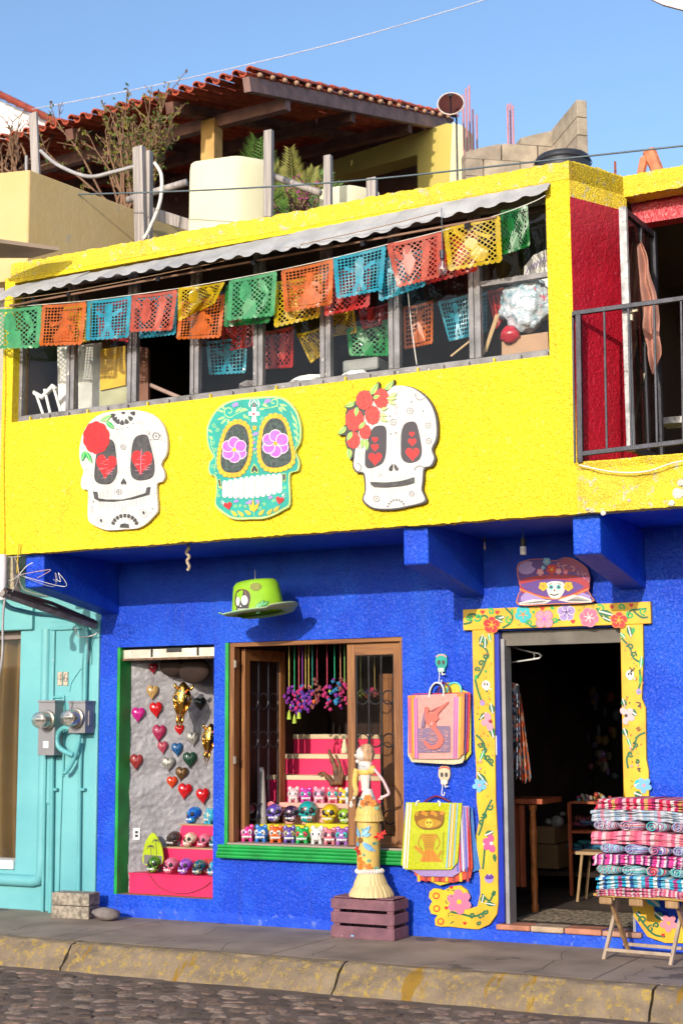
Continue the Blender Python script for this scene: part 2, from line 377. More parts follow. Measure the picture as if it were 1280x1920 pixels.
def ragged(mb, p0, p1, z0, z1, amp, th, bottom, mi=0, step=.02, inn=V((0, 1, 0))):
    """plaster edge band between ground points p0 and p1 whose lower (or upper) rim is uneven"""
    p0, p1 = V(p0), V(p1); n = max(2, int((p1-p0).length/step)); A = []; Bq = []
    for i in range(n+1):
        p = p0.lerp(p1, i/n); e = amp*(noise.noise(V((p.x*22, p.y*22, z0*7)))+.7*noise.noise(V((p.x*60, p.y*60, 3))))+amp*.8*noise.noise(V((p.x*3, p.y*3, 9)))
        lo, hi = (z0+e, z1) if bottom else (z0, z1+e)
        A += [V((p.x, p.y, lo)), V((p.x, p.y, hi))]; Bq += [A[-2]+inn*th, A[-1]+inn*th]
    k = 2*(n+1); fs = []
    for i in range(n):
        a = 2*i; fs += [(a, a+2, a+3, a+1), (k+a, k+a+1, k+a+3, k+a+2), (a, k+a, k+a+2, a+2), (a+1, a+3, k+a+3, k+a+1)]
    mb.add(A+Bq, fs, mi)

# ================= ground =================
rd = MB().add([(-150, -150, -.17), (150, -150, -.17), (150, 9.1, -.17), (-150, 9.1, -.17)], [(0, 1, 2, 3)])
road = struct('road', rd, mat('street_dirt', (.17, .115, .08), .95, .3, 3, col2=(.10, .066, .048), bump=.6, bs=30, bd=.02))
stm = [mat('cobble_stone_%s' % n, c, .85, .35, 14, bump=.9, bs=45, bd=.012) for n, c in (('brown', (.24, .15, .10)), ('grey', (.30, .21, .155)), ('dark', (.13, .085, .06)), ('pink', (.27, .17, .13)))]
def cobble(mi, seed):
    q = random.Random(seed); n = 8; mb = MB(); ring = []
    R = [(.060+q.uniform(-.020, .020)) for _ in range(n)]
    for lv, (s, z) in enumerate(((1, -.02), (1, -.002), (.72, .006))):
        for i in range(n):
            t = 2*math.pi*i/n; mb.v.append(V((R[i]*s*1.25*math.cos(t), R[i]*s*.85*math.sin(t), z+q.uniform(-.003, .003))))
    for l in range(2):
        for i in range(n): mb.f.append([l*n+i, l*n+(i+1) % n, (l+1)*n+(i+1) % n, (l+1)*n+i]); mb.m.append(0)
    mb.f.append([2*n+i for i in range(n)]); mb.m.append(0)
    return mb
protos = []
for i in range(8):
    o = link('cobblestone', cobble(0, i), stm[i % 4], smooth=50); protos.append(o.data); bpy.data.objects.remove(o)
spots = []
for r in range(95):
    yy = 8.64-r*.112
    for c in range(90):
        xx = -10.5+c*.165+(.08 if r % 2 else 0)
        p = V((xx+rnd.uniform(-.02, .02), yy+rnd.uniform(-.015, .015), -.17)); d = p-CAM
        sx = 640+FP*d.dot(r_)/d.dot(w_); sy = 960-FP*d.dot(u_)/d.dot(w_)
        if yy > 3 and xx < 3: spots.append((0 if (-40 < sx < 1320 and sy < 1960) else 1, -yy, p))
spots.sort(key=lambda q: (q[0], rnd.random() if q[0] else -q[2].y))
rest = MB()
for i, (_, _, p) in enumerate(spots):
    if i < 300 and spots[i][0] == 0:
        o = bpy.data.objects.new('cobblestone', rnd.choice(protos)); COL.objects.link(o); o.parent = road; o.location = p+V((0, 0, rnd.uniform(-.004, .006)))
        o.rotation_euler = (rnd.uniform(-.06, .06), rnd.uniform(-.06, .06), rnd.uniform(-.9, .9)); s = rnd.uniform(.75, 1.15); o.scale = (s, s, 1)
    else:
        q = cobble(0, i % 40); a = rnd.uniform(-.3, .3); rest.add([Matrix.Rotation(a, 3, 'Z')@v+p for v in q.v], q.f, i % 4)
setp(link('cobblestones_further_on', rest, stm, road, smooth=50), kind='stuff')
sw = MB(); xs = [-30, -9.6, -7.05, -5.35, -3.05, -1.2, 1.5, 30]
for i in range(len(xs)-1):   # slabs with recessed joints
    sw.box((xs[i]+.006, 9.12, -.1), (xs[i+1]-.006, D+.02, 0))
sw.box((-30, 9.15, -.3), (30, 15, -.012))
pave = struct('pavement', sw, mat('pavement_concrete', (.30, .225, .165), .85, .3, 2.2, col2=(.19, .14, .10), patch=(.12, .09, .07), ps=1.4, pt=.60, bump=.4, bs=60, bd=.006), bev=.008)
q = random.Random(14)
for k in range(9):      # hairline cracks, worn into the slabs
    x = -8.6+k*.72+q.uniform(-.1, .1); y = 9.13; P = []
    while y < D-.05: P.append(V((x, y, .0012))); x += q.uniform(-.06, .06); y += q.uniform(.04, .12)
    if k % 2 == 0: P = P[:max(3, len(P)//2)]
    mb = MB()
    for i, p in enumerate(P): w = .0028*(1-.6*i/len(P)); mb.v += [p-V((w, 0, 0)), p+V((w, 0, 0))]
    for i in range(len(P)-1): mb.f.append([2*i, 2*i+1, 2*i+3, 2*i+2]); mb.m.append(0)
    link('crack', mb, mat('crack_dirt', (.05, .035, .028), .95), pave, fix=False)
# battered kerb of cast pieces, yellow paint mostly worn off
def kerbmat():
    m, nt, N, L, b = nodes('worn_kerb_paint'); tc = N.new('ShaderNodeTexCoord')
    def nz(s, det=6, rr=.65, st=None):
        n = N.new('ShaderNodeTexNoise'); n.inputs['Scale'].default_value = s; n.inputs['Detail'].default_value = det; n.inputs['Roughness'].default_value = rr
        if st:
            mp = N.new('ShaderNodeMapping'); mp.inputs['Scale'].default_value = st; L.new(tc.outputs['Object'], mp.inputs[0]); L.new(mp.outputs[0], n.inputs[0])
        else: L.new(tc.outputs['Object'], n.inputs[0])
        return n.outputs[0]
    def mix(o, lo, hi, a, c):
        r = N.new('ShaderNodeMapRange'); r.inputs[1].default_value = lo; r.inputs[2].default_value = hi; L.new(o, r.inputs[0])
        x = N.new('ShaderNodeMix'); x.data_type = 'RGBA'; L.new(r.outputs[0], x.inputs[0])
        for k, q in ((6, a), (7, c)):
            if isinstance(q, tuple): x.inputs[k].default_value = c4(q)
            else: L.new(q, x.inputs[k])
        return x.outputs[2]
    o = mix(nz(5), .35, .65, (.27, .195, .12), (.17, .12, .08))
    o = mix(nz(18, 8, .8), .52, .60, o, (.38, .25, .05))
    o = mix(nz(2.3, 8, .7, (1.6, .3, .3)), .57, .60, o, (.26, .14, .012))
    o = mix(nz(30, 8, .7), .60, .68, o, (.10, .075, .05))
    L.new(o, b.inputs['Base Color']); b.inputs['Roughness'].default_value = .85
    bp = N.new('ShaderNodeBump'); bp.inputs['Strength'].default_value = .7; bp.inputs['Distance'].default_value = .012; L.new(nz(22), bp.inputs['Height']); L.new(bp.outputs[0], b.inputs['Normal']); return m
KM = kerbmat()
kx = [-12, -9.3, -6.9, -4.7, -2.62, -.6, 1.4, 3.4]
for i in range(len(kx)-1):
    a, b = kx[i]+.008, kx[i+1]-.008; n = int((b-a)/.03)
    def kf(u, v):
        x = a+(b-a)*u; e = .026*noise.noise(V((x*3, v*4, 1)))+.015*noise.noise(V((x*13, v*8, 5)))+.006*noise.noise(V((x*40, v*20, 5)))
        P = ((9.115, .0), (8.99, .006), (8.945, -.012), (8.88, -.075), (8.82, -.15), (8.80, -.2)); k = v*5; j = min(int(k), 4); t = k-j
        y = P[j][0]*(1-t)+P[j+1][0]*t; z = P[j][1]*(1-t)+P[j+1][1]*t
        return V((x, y-e*(1 if 0 < v else 0), z+(e*.5 if 0 < v < 1 else 0)))
    mb = MB().grid(kf, n, 15); k0 = len(mb.v)
    for end in (a, b): mb.add([(end, 9.115, 0), (end, 8.97, 0), (end, 8.88, -.075), (end, 8.80, -.2), (end, 9.115, -.2)], [(0, 1, 2, 3, 4)])
    struct('kerb' if i == 0 else 'kerb', mb, KM, smooth=50)

# ================= the shop building =================
BL = thing('shop_building', 'two-storey shop with a yellow upper floor over a bright blue ground floor', 'building', (-5.5, D, 0))
w1 = (-7.59, -6.62, .176, 2.217); w2 = (-6.508, -4.92, .60, 2.224); dr = (-4.15, -3.155, .12, 2.24)
mb = MB(); wall(mb, -7.765, 0.5, .04, 3.0, D, D+.16, [w1, w2, dr]); link('blue_wall', mb, BLU, BL)
mb = MB(); ragged(mb, (-7.765, D-.012, 0), (-4.2, D-.012, 0), .0, .085, .026, .03, False); ragged(mb, (-3.1, D-.012, 0), (.5, D-.012, 0), 0, .08, .024, .03, False)
ragged(mb, (-4.2, D-.014, 0), (-3.1, D-.014, 0), 0, .085, .008, .03, False); link('wall_base', mb, BLUD, BL)
# rooms behind
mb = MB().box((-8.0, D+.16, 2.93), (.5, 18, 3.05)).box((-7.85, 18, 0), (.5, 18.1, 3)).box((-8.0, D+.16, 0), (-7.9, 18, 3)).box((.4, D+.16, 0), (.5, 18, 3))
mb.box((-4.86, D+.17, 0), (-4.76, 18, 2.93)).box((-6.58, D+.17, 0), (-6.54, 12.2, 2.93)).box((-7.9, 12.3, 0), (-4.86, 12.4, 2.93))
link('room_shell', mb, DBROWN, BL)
mb = MB().box((-7.9, D+.16, -.02), (.4, 18, .118)); link('shop_floor', mb, mat('shop_floor', (.07, .05, .04), .8, .3, 4), BL)
# overhang and brackets
mb = MB().box((-7.95, YF+.06, 2.935), (.5, D+.16, 3.1)); link('overhang_slab', mb, BLU, BL)
for xa, xb in ((-7.77, -7.58), (-4.425, -4.235), (-3.19, -3.0), (-1.6, -1.41)):
    mb = MB(); P = [(YF+.075, 2.655), (YF+.075, 2.934), (D-.003, 2.934), (D-.003, 2.50)]; nn = 14; vs = []
    for x in (xa, xb): vs += [(x, y, z) for y, z in P]
    mb.add(vs, [(0, 1, 2, 3), (7, 6, 5, 4), (0, 4, 5, 1), (3, 7, 4, 0)]); link('bracket_beam', mb, BLU, BL, bev=.012)
# upper storey
XL, XR = -7.99, -3.12
win = (-7.885, -3.29, 4.0, 5.17)
mb = MB(); wall(mb, XL, XR, 2.96, 5.22, YF, YF+.13, [win])
ragged(mb, (XL, YF, 0), (XR, YF, 0), 2.918, 2.96, .007, .10, True)
ragged(mb, (XL+.09, YF, 0), (XR, YF, 0), 5.22, 5.325, .008, .14, False)
mb.box((XL, YF+.13, 2.96), (XL+.13, 12.1, 5.2))
link('yellow_front_wall', mb, YEL, BL)
# worn white-ish plaster on the parapet top
mb = MB(); ragged(mb, (XL+.06, YF-.004, 0), (XR+.003, YF-.004, 0), 5.205, 5.335, .010, .012, False); link('parapet_band', mb, YELW, BL)
# recess on the right: slanted crimson wall with a yellow band over it
c0, c1 = V((XR, YF, 0)), V((-2.875, 9.80, 0)); inn = V((-.5, .25, 0)).normalized()
mb = MB(); ragged(mb, c0+V((0, 0, 0)), c1, 5.07, 5.33, .009, .12, True, inn=inn); ragged(mb, c0, c1, 5.2, 5.34, .009, .12, False, inn=inn)
link('yellow_recess_band', mb, YELW, BL)
mb = MB().prism([c0+V((.004, .004, 3.2)), c1+V((.02, 0, 3.2)), c1+V((.02, 0, 5.08)), c0+V((.004, .004, 5.08))], inn*.1); link('crimson_recess_wall', mb, RED, BL)
zl = PY(1178, 368, 9.78).z
mb = MB(); mb.box((-2.9, 9.79, zl+.03), (.5, 9.94, 5.24)); ragged(mb, (-2.89, 9.776, 0), (.5, 9.776, 0), zl, 5.27, .008, .15, True); ragged(mb, (-2.89, 9.774, 0), (.5, 9.774, 0), 5.25, 5.34, .009, .15, False)
link('yellow_door_lintel', mb, YELW, BL)
link('recess_ceiling', MB().box((-3.1, 9.95, zl+.03), (.5, 12, zl+.1)), mat('peach_ceiling', (.5, .3, .12), .8), BL)
zr = PY(1240, 415, 9.98).z
mb = MB().box((-2.89, 9.96, zr), (.5, 10.08, 5.2)); link('crimson_lintel', mb, RED, BL)
dl = PY(1215, 600, 9.98).x
mb = MB().box((-3.0, 9.96, 3.2), (dl, 10.08, zr+.01)); link('crimson_door_jamb', mb, RED, BL)
# balcony edge: battered yellow plaster
def led(u, v):
    x = -3.12+3.6*u; z = 2.915+.335*v
    e = .028*noise.noise(V((x*5, z*6, 2)))+.012*noise.noise(V((x*17, z*17, 7)))
    if v < .08: z += .010*noise.noise(V((x*30, 0, 4)))
    return V((x, YF-.012-(.02 if v > .9 else 0)-e*(1 if v > .1 else .3), z))
mb = MB().grid(led, 150, 16); mb.grid(lambda u, v: led(u, 1)+V((0, .7*v, -.004*v)), 150, 4); mb.grid(lambda u, v: led(u, 0)+V((0, .12*v, 0)), 150, 1)
link('balcony_edge', mb, YELW, BL, smooth=60)
mb = MB().box((-3.1, YF+.02, 2.94), (.5, 12, 3.2)); link('balcony_slab', mb, mat('balcony_slab', (.5, .38, .12), .8), BL)
PATCH = mat('bare_plaster', (.55, .50, .45), .9, .2, 9, bump=.5)
for x, y, r in ((1270, 925, 13), (1258, 943, 7), (1130, 962, 6), (1178, 938, 4), (1275, 905, 8), (1100, 955, 4)):
    p = PY(x, y, YF-.02); mb = MB().ball(p, (r/330, .006, r/380), 9, 6, fn=lambda q: q*(1+.35*noise.noise(q*2+V((x, 0, 0)))))
    link('plaster_chip', mb, PATCH, BL)
# upstairs room
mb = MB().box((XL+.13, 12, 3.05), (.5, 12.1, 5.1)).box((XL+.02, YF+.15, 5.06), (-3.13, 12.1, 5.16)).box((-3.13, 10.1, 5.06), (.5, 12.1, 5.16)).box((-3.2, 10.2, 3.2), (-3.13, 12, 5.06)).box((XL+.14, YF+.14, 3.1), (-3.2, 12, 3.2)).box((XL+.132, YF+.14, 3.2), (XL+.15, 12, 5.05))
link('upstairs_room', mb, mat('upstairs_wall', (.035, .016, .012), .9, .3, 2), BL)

# ---- window band ----
YW = YF+.10
WB = link('window_frame', MB().box((win[0], YW-.02, 4.0), (win[1], YW+.03, 4.065)).box((win[0], YW-.02, 5.1), (win[1], YW+.03, 5.165)).box((win[0], YW-.02, 4.065), (win[0]+.03, YW+.03, 5.1)).box((win[1]-.02, YW-.02, 4.065), (win[1], YW+.03, 5.1)), STEEL, BL, bev=.003)
mul = [135, 250, 367, 486, 612, 741, 893]; wd = [.075, .085, .075, .08, .085, .085, .085]; mx = [PY(x, 690, YW).x for x in mul]
gl = glass('window_glass', refl=.008, g=.005)
edges = [win[0]+.03]+mx+[win[1]-.02]
for i, x in enumerate(mx):
    w = wd[i]; mb = MB().box((x-w/2, YW-.025, 4.066), (x-.006, YW+.03, 5.099)).box((x+.006, YW-.02, 4.066), (x+w/2, YW+.03, 5.099)).box((x-.006, YW-.012, 4.066), (x+.006, YW+.028, 5.099))
    link('mullion', mb, STEEL, BL, bev=.003)
for i in range(8):
    if i == 2: continue            # this light stands open
    a = edges[i]+(.04 if i else 0); b = edges[i+1]-(.04 if i < 7 else 0)
    link('pane', MB().box((a, YW, 4.07), (b, YW+.004, 5.095)), gl, BL)
link('window_rail', MB().box((mx[6]+.045, YW-.015, PY(960, 525, YW).z-.018), (edges[8], YW+.025, PY(960, 525, YW).z+.018)), STEEL, BL)
for i in range(24):       # clips with paint drips along the bottom rail
    x = -7.75+i*.192; mb = MB().box((x, YW-.045, 3.99), (x+.012, YW-.022, 4.045)); link('clip', mb, STEEL if i % 3 else YELW, BL)
# ---- corrugated awning ----
bl = [(-6, 562), (95, 540), (200, 518), (320, 500), (420, 484), (530, 468), (640, 452), (760, 424), (850, 401), (940, 381), (1023, 358)]
tl = [(-6, 545), (300, 487), (640, 420), (850, 378), (1023, 346)]
def lerp(tab, x):
    for (a, b), (c, d) in zip(tab, tab[1:]):
        if x <= c: return b+(d-b)*(x-a)/(c-a)
    return tab[-1][1]
def awn(xa, xb, lift, nn):
    pts = []
    for i in range(nn+1):
        px = xa+(xb-xa)*i/nn; yo = 9.04+.16*max(0, (px-500)/520)**1.3
        f = PY(px, lerp(bl, px), yo); X = f.x
        # the back edge lies on the wall at the same X
        q = None; lo, hi = px-200, px+200
        for _ in range(30):
            mid = (lo+hi)/2
            if PY(mid, lerp(tl, max(-6, min(1023, mid))), YF+.002).x < X: lo = mid
            else: hi = mid
        t = PY(mid, lerp(tl, max(-6, min(1023, mid))), YF+.002)
        w = math.cos(X*2*math.pi/.155)
        ww = w if w > -.2 else -.2+(w+.2)*.35
        amp = .016*(1-.3*max(0, (px-850)/170))
        pts.append((V((X, f.y+lift*2+.004*noise.noise(V((X*4, 0, 0))), f.z+amp*ww+lift+.004*noise.noise(V((X*2, 3, 0))))), V((X, YF+.002, t.z+amp*ww*.15+lift))))
    mb = MB()
    for th in (0, -.007):
        k = len(mb.v)
        for a, b in pts: mb.v += [a+V((0, 0, th)), a.lerp(b, .5)+V((0, 0, th+.006)), b+V((0, 0, th))]
        for i in range(nn):
            for j in range(2): mb.f.append([k+3*i+j, k+3*i+3+j, k+3*i+4+j, k+3*i+1+j]); mb.m.append(0)
    n3 = 3*(nn+1)
    for i in range(nn): mb.f.append([3*i, n3+3*i, n3+3*i+3, 3*i+3]); mb.m.append(0)
    for e in (0, 3*nn):
        for j in range(2): mb.f.append([e+j, e+j+1, n3+e+j+1, n3+e+j]); mb.m.append(0)
    link('awning_sheet', mb, FIBRE, BL, smooth=50)
awn(-14, 130, .012, 60); awn(95, 560, 0, 180); awn(522, 1023, .010, 200)
for x in (-7.2, -6.35, -5.5, -4.6, -3.8): link('awning_bracket', MB().bar((x, YF-.005, 5.02), (x, 9.12, 4.93), .03, .03), IRON, BL)
link('awning_lath', MB().bar((-7.8, 9.14, 4.925), (-3.6, 9.17, 4.975), .014, .014), mat('lath_wood', (.22, .12, .08), .8), BL)

# ---- display window 1 ----
mb = MB().box((w1[0]+.001, D+.002, w1[2]), (w1[0]+.03, D+.16, w1[3]-.001)); link('green_jamb', mb, GRN, BL)
mb = MB().box((w1[0], D+.02, w1[2]-.012), (w1[1], D+.16, w1[2]+.001)); link('sill', mb, mat('sill_paint', (.25, .20, .10), .8), BL)
A1, B1_ = V((w1[0]+.02, D+.165, 0)), V((-6.60, D+.86, 0)); n1 = (B1_-A1).cross(V((0, 0, 1))).normalized()
def niche(u, v):
    p = A1.lerp(B1_, u); z = .12+v*2.3; q = V((u*7, v*16, 0))
    e = .020*noise.noise(q*.9)+.012*abs(noise.noise(q*2.3))+.006*noise.noise(q*6); return V((p.x, p.y, z))+n1*e
PAPW = mat('crumpled_white_paper_plaster', (.27, .255, .275), .5, .1, 3, bump=.6, bs=16, bd=.02)  # white plaster, its colour greyed for the shade inside the niche
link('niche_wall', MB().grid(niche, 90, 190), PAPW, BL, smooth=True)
mb = MB(); a, b = PY(252, 1228, D+.1), PY(401, 1222, D+.1)
mb.box((w1[0]+.03, D+.05, 2.12), (w1[1], D+.12, 2.195)); link('shutter_box', mb, mat('shutter_box_paint', (.66, .62, .52), .6, .2, 6, patch=(.2, .13, .08), ps=22, pt=.62), BL)
for x in (-7.28, -6.82): link('shutter_strap', MB().box((x, D+.046, 2.13), (x+.02, D+.05, 2.2)), DARK, BL)
link('shutter_patch', MB().box((-7.12, D+.044, 2.165), (-6.97, D+.05, 2.2)), mat('black_tape', (.03, .03, .03), .6), BL)
link('shutter_track', MB().box((w1[0]+.03, D+.035, 2.105), (w1[1], D+.13, 2.122)), mat('rusty_track', (.16, .09, .05), .8, .4, 30), BL)
# ---- display window 2 ----
Y2 = D+.06
zt = w2[3]
mb = MB().box((w2[0]-.002, D-.006, w2[2]), (w2[0]+.03, D+.16, zt-.001)); link('green_jamb', mb, GRN, BL)
mb = MB()
for k in range(4): mb.tube([(w2[0]-.035, D-.03-.012*(k % 2)-.01*(3-k), .525+.026*k), (-4.87, D-.03-.012*(k % 2)-.01*(3-k), .525+.026*k)], .015, 8)
mb.box((w2[0]-.03, D-.035, .515), (-4.875, D+.02, .61)); link('green_sill_moulding', mb, GRN, BL, smooth=40)
link('sill', MB().box((w2[0]+.03, D-.01, .601), (w2[1]+.02, D+.17, .63)), wood('worn_sill_wood', (.38, .28, .24), (.22, .15, .13), 0), BL)
fr = MB().box((w2[0]+.032, D+.01, zt-.035), (w2[1], D+.10, zt-.002)); link('frame_head', fr, WOODX, BL, bev=.003)
link('frame_stile', MB().box((w2[0]+.032, D+.01, .632), (w2[0]+.075, D+.10, zt-.036)), WOODB, BL, bev=.003)
link('frame_stile', MB().box((w2[1]-.028, D+.01, .632), (w2[1]-.001, D+.10, zt-.036)), WOODB, BL, bev=.003)
def leaf(p0, p1, z0, z1, nbars, lbl):
    """iron-grilled casement between ground points p0 and p1"""
    p0, p1 = V(p0), V(p1); d = (p1-p0).normalized(); W = (p1-p0).length; up = V((0, 0, 1))
    fo = link('casement', MB().bar(p0+d*.035+up*z0, p0+d*.035+up*z1, .035, .07, up=d), WOODB, BL, bev=.003); setp(fo, lbl) 
    q = lambda t, z: p0+d*t+up*z
    mb = MB(); mb.bar(q(W-.035, z0), q(W-.035, z1), .035, .07, up=d); link('stile', mb, WOODB, fo)
    mb = MB(); mb.bar(q(.07, z1-.045), q(W-.07, z1-.045), .035, .09); link('rail', mb, WOODX, fo)
    mb = MB(); mb.bar(q(.07, z0+.04), q(W-.07, z0+.04), .035, .08); link('rail', mb, WOODX, fo)
    iw = W-.14; 
    for k in range(nbars+1):
        t = .075+ (iw-.01)*k/nbars
        link('iron_bar', MB().bar(q(t, z0+.07), q(t, z1-.08), .012, .012, up=d), IRON, fo)
    for zz in (z0+.22, z0+.80, z1-.42):
        for k in range(nbars):
            c = q(.07+iw*(k+.5)/nbars, zz); r = iw/nbars*.46
            link('iron_ring', MB().tube([c+(d*math.cos(t)+up*math.sin(t))*r for t in [2*math.pi*i/18 for i in range(19)]], .006, 6, cap=False), IRON, fo)
    g = glass('casement_glass', tint=(.9, .88, .85), refl=.008, g=.005) if 'casement_glass' not in MATS else MATS['casement_glass']
    nrm = d.cross(up); c = (p0+p1)/2
    if 'closed' in lbl: link('pane', MB().bar(q(.07, (z0+z1)/2)+nrm*.012, q(W-.07, (z0+z1)/2)+nrm*.012, .004, z1-z0-.16), g, fo)
xr0 = PY(652, 1400, Y2).x
leaf((xr0, Y2+.01, 0), (w2[1]-.03, Y2+.01, 0), .635, zt-.04, 3, 'closed casement with iron rings')
leaf((w2[0]+.10, Y2+.05, 0), (w2[0]+.15, Y2+.62, 0), .64, zt-.05, 3, 'casement swung open into the room')
for z in (2.02, 1.25): link('hinge', MB().box((w2[0]+.076, D+.0, z), (w2[0]+.10, D+.012, z+.06)).tube([(w2[0]+.09, D-.003, z), (w2[0]+.09, D-.003, z+.06)], .006), mat('old_hinge', (.3, .26, .22), .5, .3, 20, metal=.5), BL)
# ---- doorway ----
gj = mat('grey_jamb_paint', (.30, .285, .29), .5, .15, 6, patch=(.25, .22, .2), ps=14, pt=.66)
xj = PY(936, 1400, D).x; xj2 = PY(952, 1400, D+.02).x
link('door_jamb', MB().box((dr[0]+.03, D+.012, .12), (dr[0]+.06, D+.15, 2.18)), gj, BL, bev=.004)
link('door_strip', MB().box((dr[0]-.035, D-.014, .13), (dr[0]+.028, D+.05, 2.235)), mat('royal_blue_gloss', (.01, .03, .42), .3, .1), BL, bev=.006)
link('door_jamb', MB().box((dr[1]-.02, D+.005, .12), (dr[1]-.001, D+.15, 2.18)), gj, BL)
link('door_head', MB().box((dr[0]+.03, D+.05, 2.13), (dr[1], D+.13, 2.235)), mat('door_head_paint', (.13, .11, .09), .6, .2, 6, patch=(.1, .07, .05), ps=20, pt=.6), BL)
link('hinge', MB().box((dr[0]-.02, D-.022, 1.33), (dr[0], D-.012, 1.47)), mat('zinc', (.6, .6, .62), .4, .1, metal=.7), BL)
tm = [mat('terracotta_%d' % i, c, .7, .25, 8, bump=.4) for i, c in enumerate(((.50, .20, .12), (.46, .33, .22), (.42, .22, .15)))]
x = dr[0]-.03; k = 0
while x < dr[1]+.05:
    w = rnd.uniform(.24, .30); link('threshold_tile', MB().box((x, D-.05+rnd.uniform(-.01, .01), .085), (x+w-.006, D+.14, .122+rnd.uniform(0, .006))), tm[(0, 1, 0, 2, 0)[k % 5]], BL, bev=.01); x += w; k += 1
# ================= neighbour on the left (teal) =================
TB = thing('teal_building', 'pale turquoise neighbouring house with electric meters and a curtained window', 'building', (-9, D, 0))
tw = (-9.9, PY(52, 1400, D+.12).x-.02, .36, 2.40)
mb = MB(); wall(mb, -12.5, -7.768, 0, 2.93, D+.02, D+.25, [tw]); link('turquoise_wall', mb, TEAL, TB)
mb = MB().box((-12.5, D-.02, 2.40), (-8.5, D+.019, 2.6)); link('lintel', mb, TEAL, TB, bev=.01)
xa = PY(104, 1300, D).x
mb = MB().box((PY(93, 1300, D).x, D-.02, .0), (-7.768, D+.019, 2.46)); link('pilaster', mb, TEAL, TB, bev=.012)
mb = MB().box((PY(97, 1300, D).x, D-.045, .9), (PY(106, 1300, D).x, D-.021, 2.38)).box((PY(97, 1300, D).x, D-.045, 2.381), (PY(165, 1300, D).x, D-.021, 2.41)); link('panel_moulding', mb, TEAL, TB, bev=.01)
# rounded moulding below the window
mb = MB().tube([(-12.5, D-.0, .245), (PY(62, 1650, D).x, D-.0, .245), (PY(74, 1650, D).x, D-.0, .26), (PY(79, 1640, D).x, D, .31), (PY(80, 1600, D).x, D, .42), (PY(80, 1600, D).x, D, 2.40)], .05, 12); link('window_moulding', mb, TEAL, TB, smooth=40)
link('sill', MB().box((-12.5, D-.01, .335), (tw[1]-.002, D+.2, .41)), WHITE, TB, bev=.006)
link('window_head', MB().box((-12.5, D+.10, 2.33), (tw[1], D+.16, 2.40)), mat('grey_brown_head', (.22, .17, .15), .6), TB)
cur = MB().grid(lambda u, v: V((-9.9+1.55*u, D+.24+.045*math.sin(u*70+math.sin(v*3)*1.2)+.02*math.sin(u*31), .35+2.0*v)), 220, 10)
link('curtain', cur, mat('olive_gold_curtain', (.13, .075, .018), .85, .2, 2, bump=.2, bs=90), TB, smooth=True)
link('pane', MB().box((-9.9, D+.14, .36), (tw[1], D+.144, 2.33)), glass('house_window_glass', refl=.02, g=.01), TB)
link('wall_back', MB().box((-12.5, D+.8, 0), (-7.9, D+.9, 2.93)).box((-12.5, D+.26, 2.6), (-7.9, D+.9, 2.93)), DARK, TB)
link('upper_wall', MB().box((-12.5, 9.6, 2.94), (-8.0, 12, 5.15)), mat('grey_beige_wall', (.42, .38, .32), .9, .2, 2, bump=.5), TB)
# house across the street
OB = thing('house_across_street', 'long plain house across the street, behind the photographer', 'building', (-4, -5.5, -.17))
mb = MB(); wall(mb, -30, 25, -.17, HOUSE_H, -9.0, -5.5, []); link('wall', mb, mat('pale_house_wall', (.55, .48, .38), .85, .1), OB)
for k in range(9): link('window', MB().box((-25+k*5, -5.495, .9), (-23.8+k*5, -5.46, 2.1)), IRON, OB)
for k in range(9): link('door', MB().box((-27+k*5, -5.495, -.16), (-26+k*5, -5.46, 2.1)), WOODB, OB)
# ================= roofs and terraces behind =================
TILE = mat('terracotta_roof_tile', (.50, .085, .025), .75, .3, 5, col2=(.24, .032, .016), patch=(.55, .18, .09), ps=9, pt=.64, bump=.3, bs=30)
TIMB = mat('dusty_roof_timber', (.30, .17, .15), .8, .25, 6, bump=.2)
TIMD = mat('dark_roof_timber', (.14, .06, .04), .8, .3, 6)
MORT = mat('roof_mortar', (.46, .27, .17), .9, .2, 9)
A = V((-7.33, 12.15, 8.0)); ud = V((-.9986, .053, 0)); Rk = PX(852, 222, -7.33); vd = (Rk-A); RL = vd.length; vd.normalize()
nd = vd.cross(ud).normalized(); nd = nd if nd.z > 0 else -nd
PV = thing('roof_terrace_pavilion', 'open roof terrace shelter under a big red clay tile roof', 'shelter', (-9, 14, 5.3))
pu, pv = .165, .30
tb = MB(); n = 6
for sg, c in ((1, 0), (-1, pu/2)):
    prof = [(c+math.cos(math.pi*i/n)*pu*.29*(1.0), sg*math.sin(math.pi*i/n)*.042+(-.012 if sg < 0 else .0)) for i in range(n+1)]
    k = len(tb.v)
    for t, zz, sc in ((-.03, .018, 1.0), (pv+.05, -.004, .86)):
        for a, h in prof: tb.v.append(ud*((a-c)*sc+c)+vd*t+nd*(h+zz)); 
        for a, h in prof: tb.v.append(ud*((a-c)*sc*.8+c)+vd*t+nd*(h*.75+zz-(.004*sg)))
    m = n+1
    for i in range(n): tb.f += [[k+i, k+i+1, k+2*m+i+1, k+2*m+i], [k+m+i, k+3*m+i, k+3*m+i+1, k+m+i+1], [k+i, k+m+i, k+m+i+1, k+i+1]]; tb.m += [0]*3
tmp = link('tmp', tb, TILE, smooth=40); tme = tmp.data; bpy.data.objects.remove(tmp)
cells = [(i, j) for j in range(int(RL/pv)+1) for i in range(31)]
cells.sort(key=lambda c: c[1]*1.0+(0 if c[1] < 8 else 50))
rest = MB(); po = V(PV['_o'])
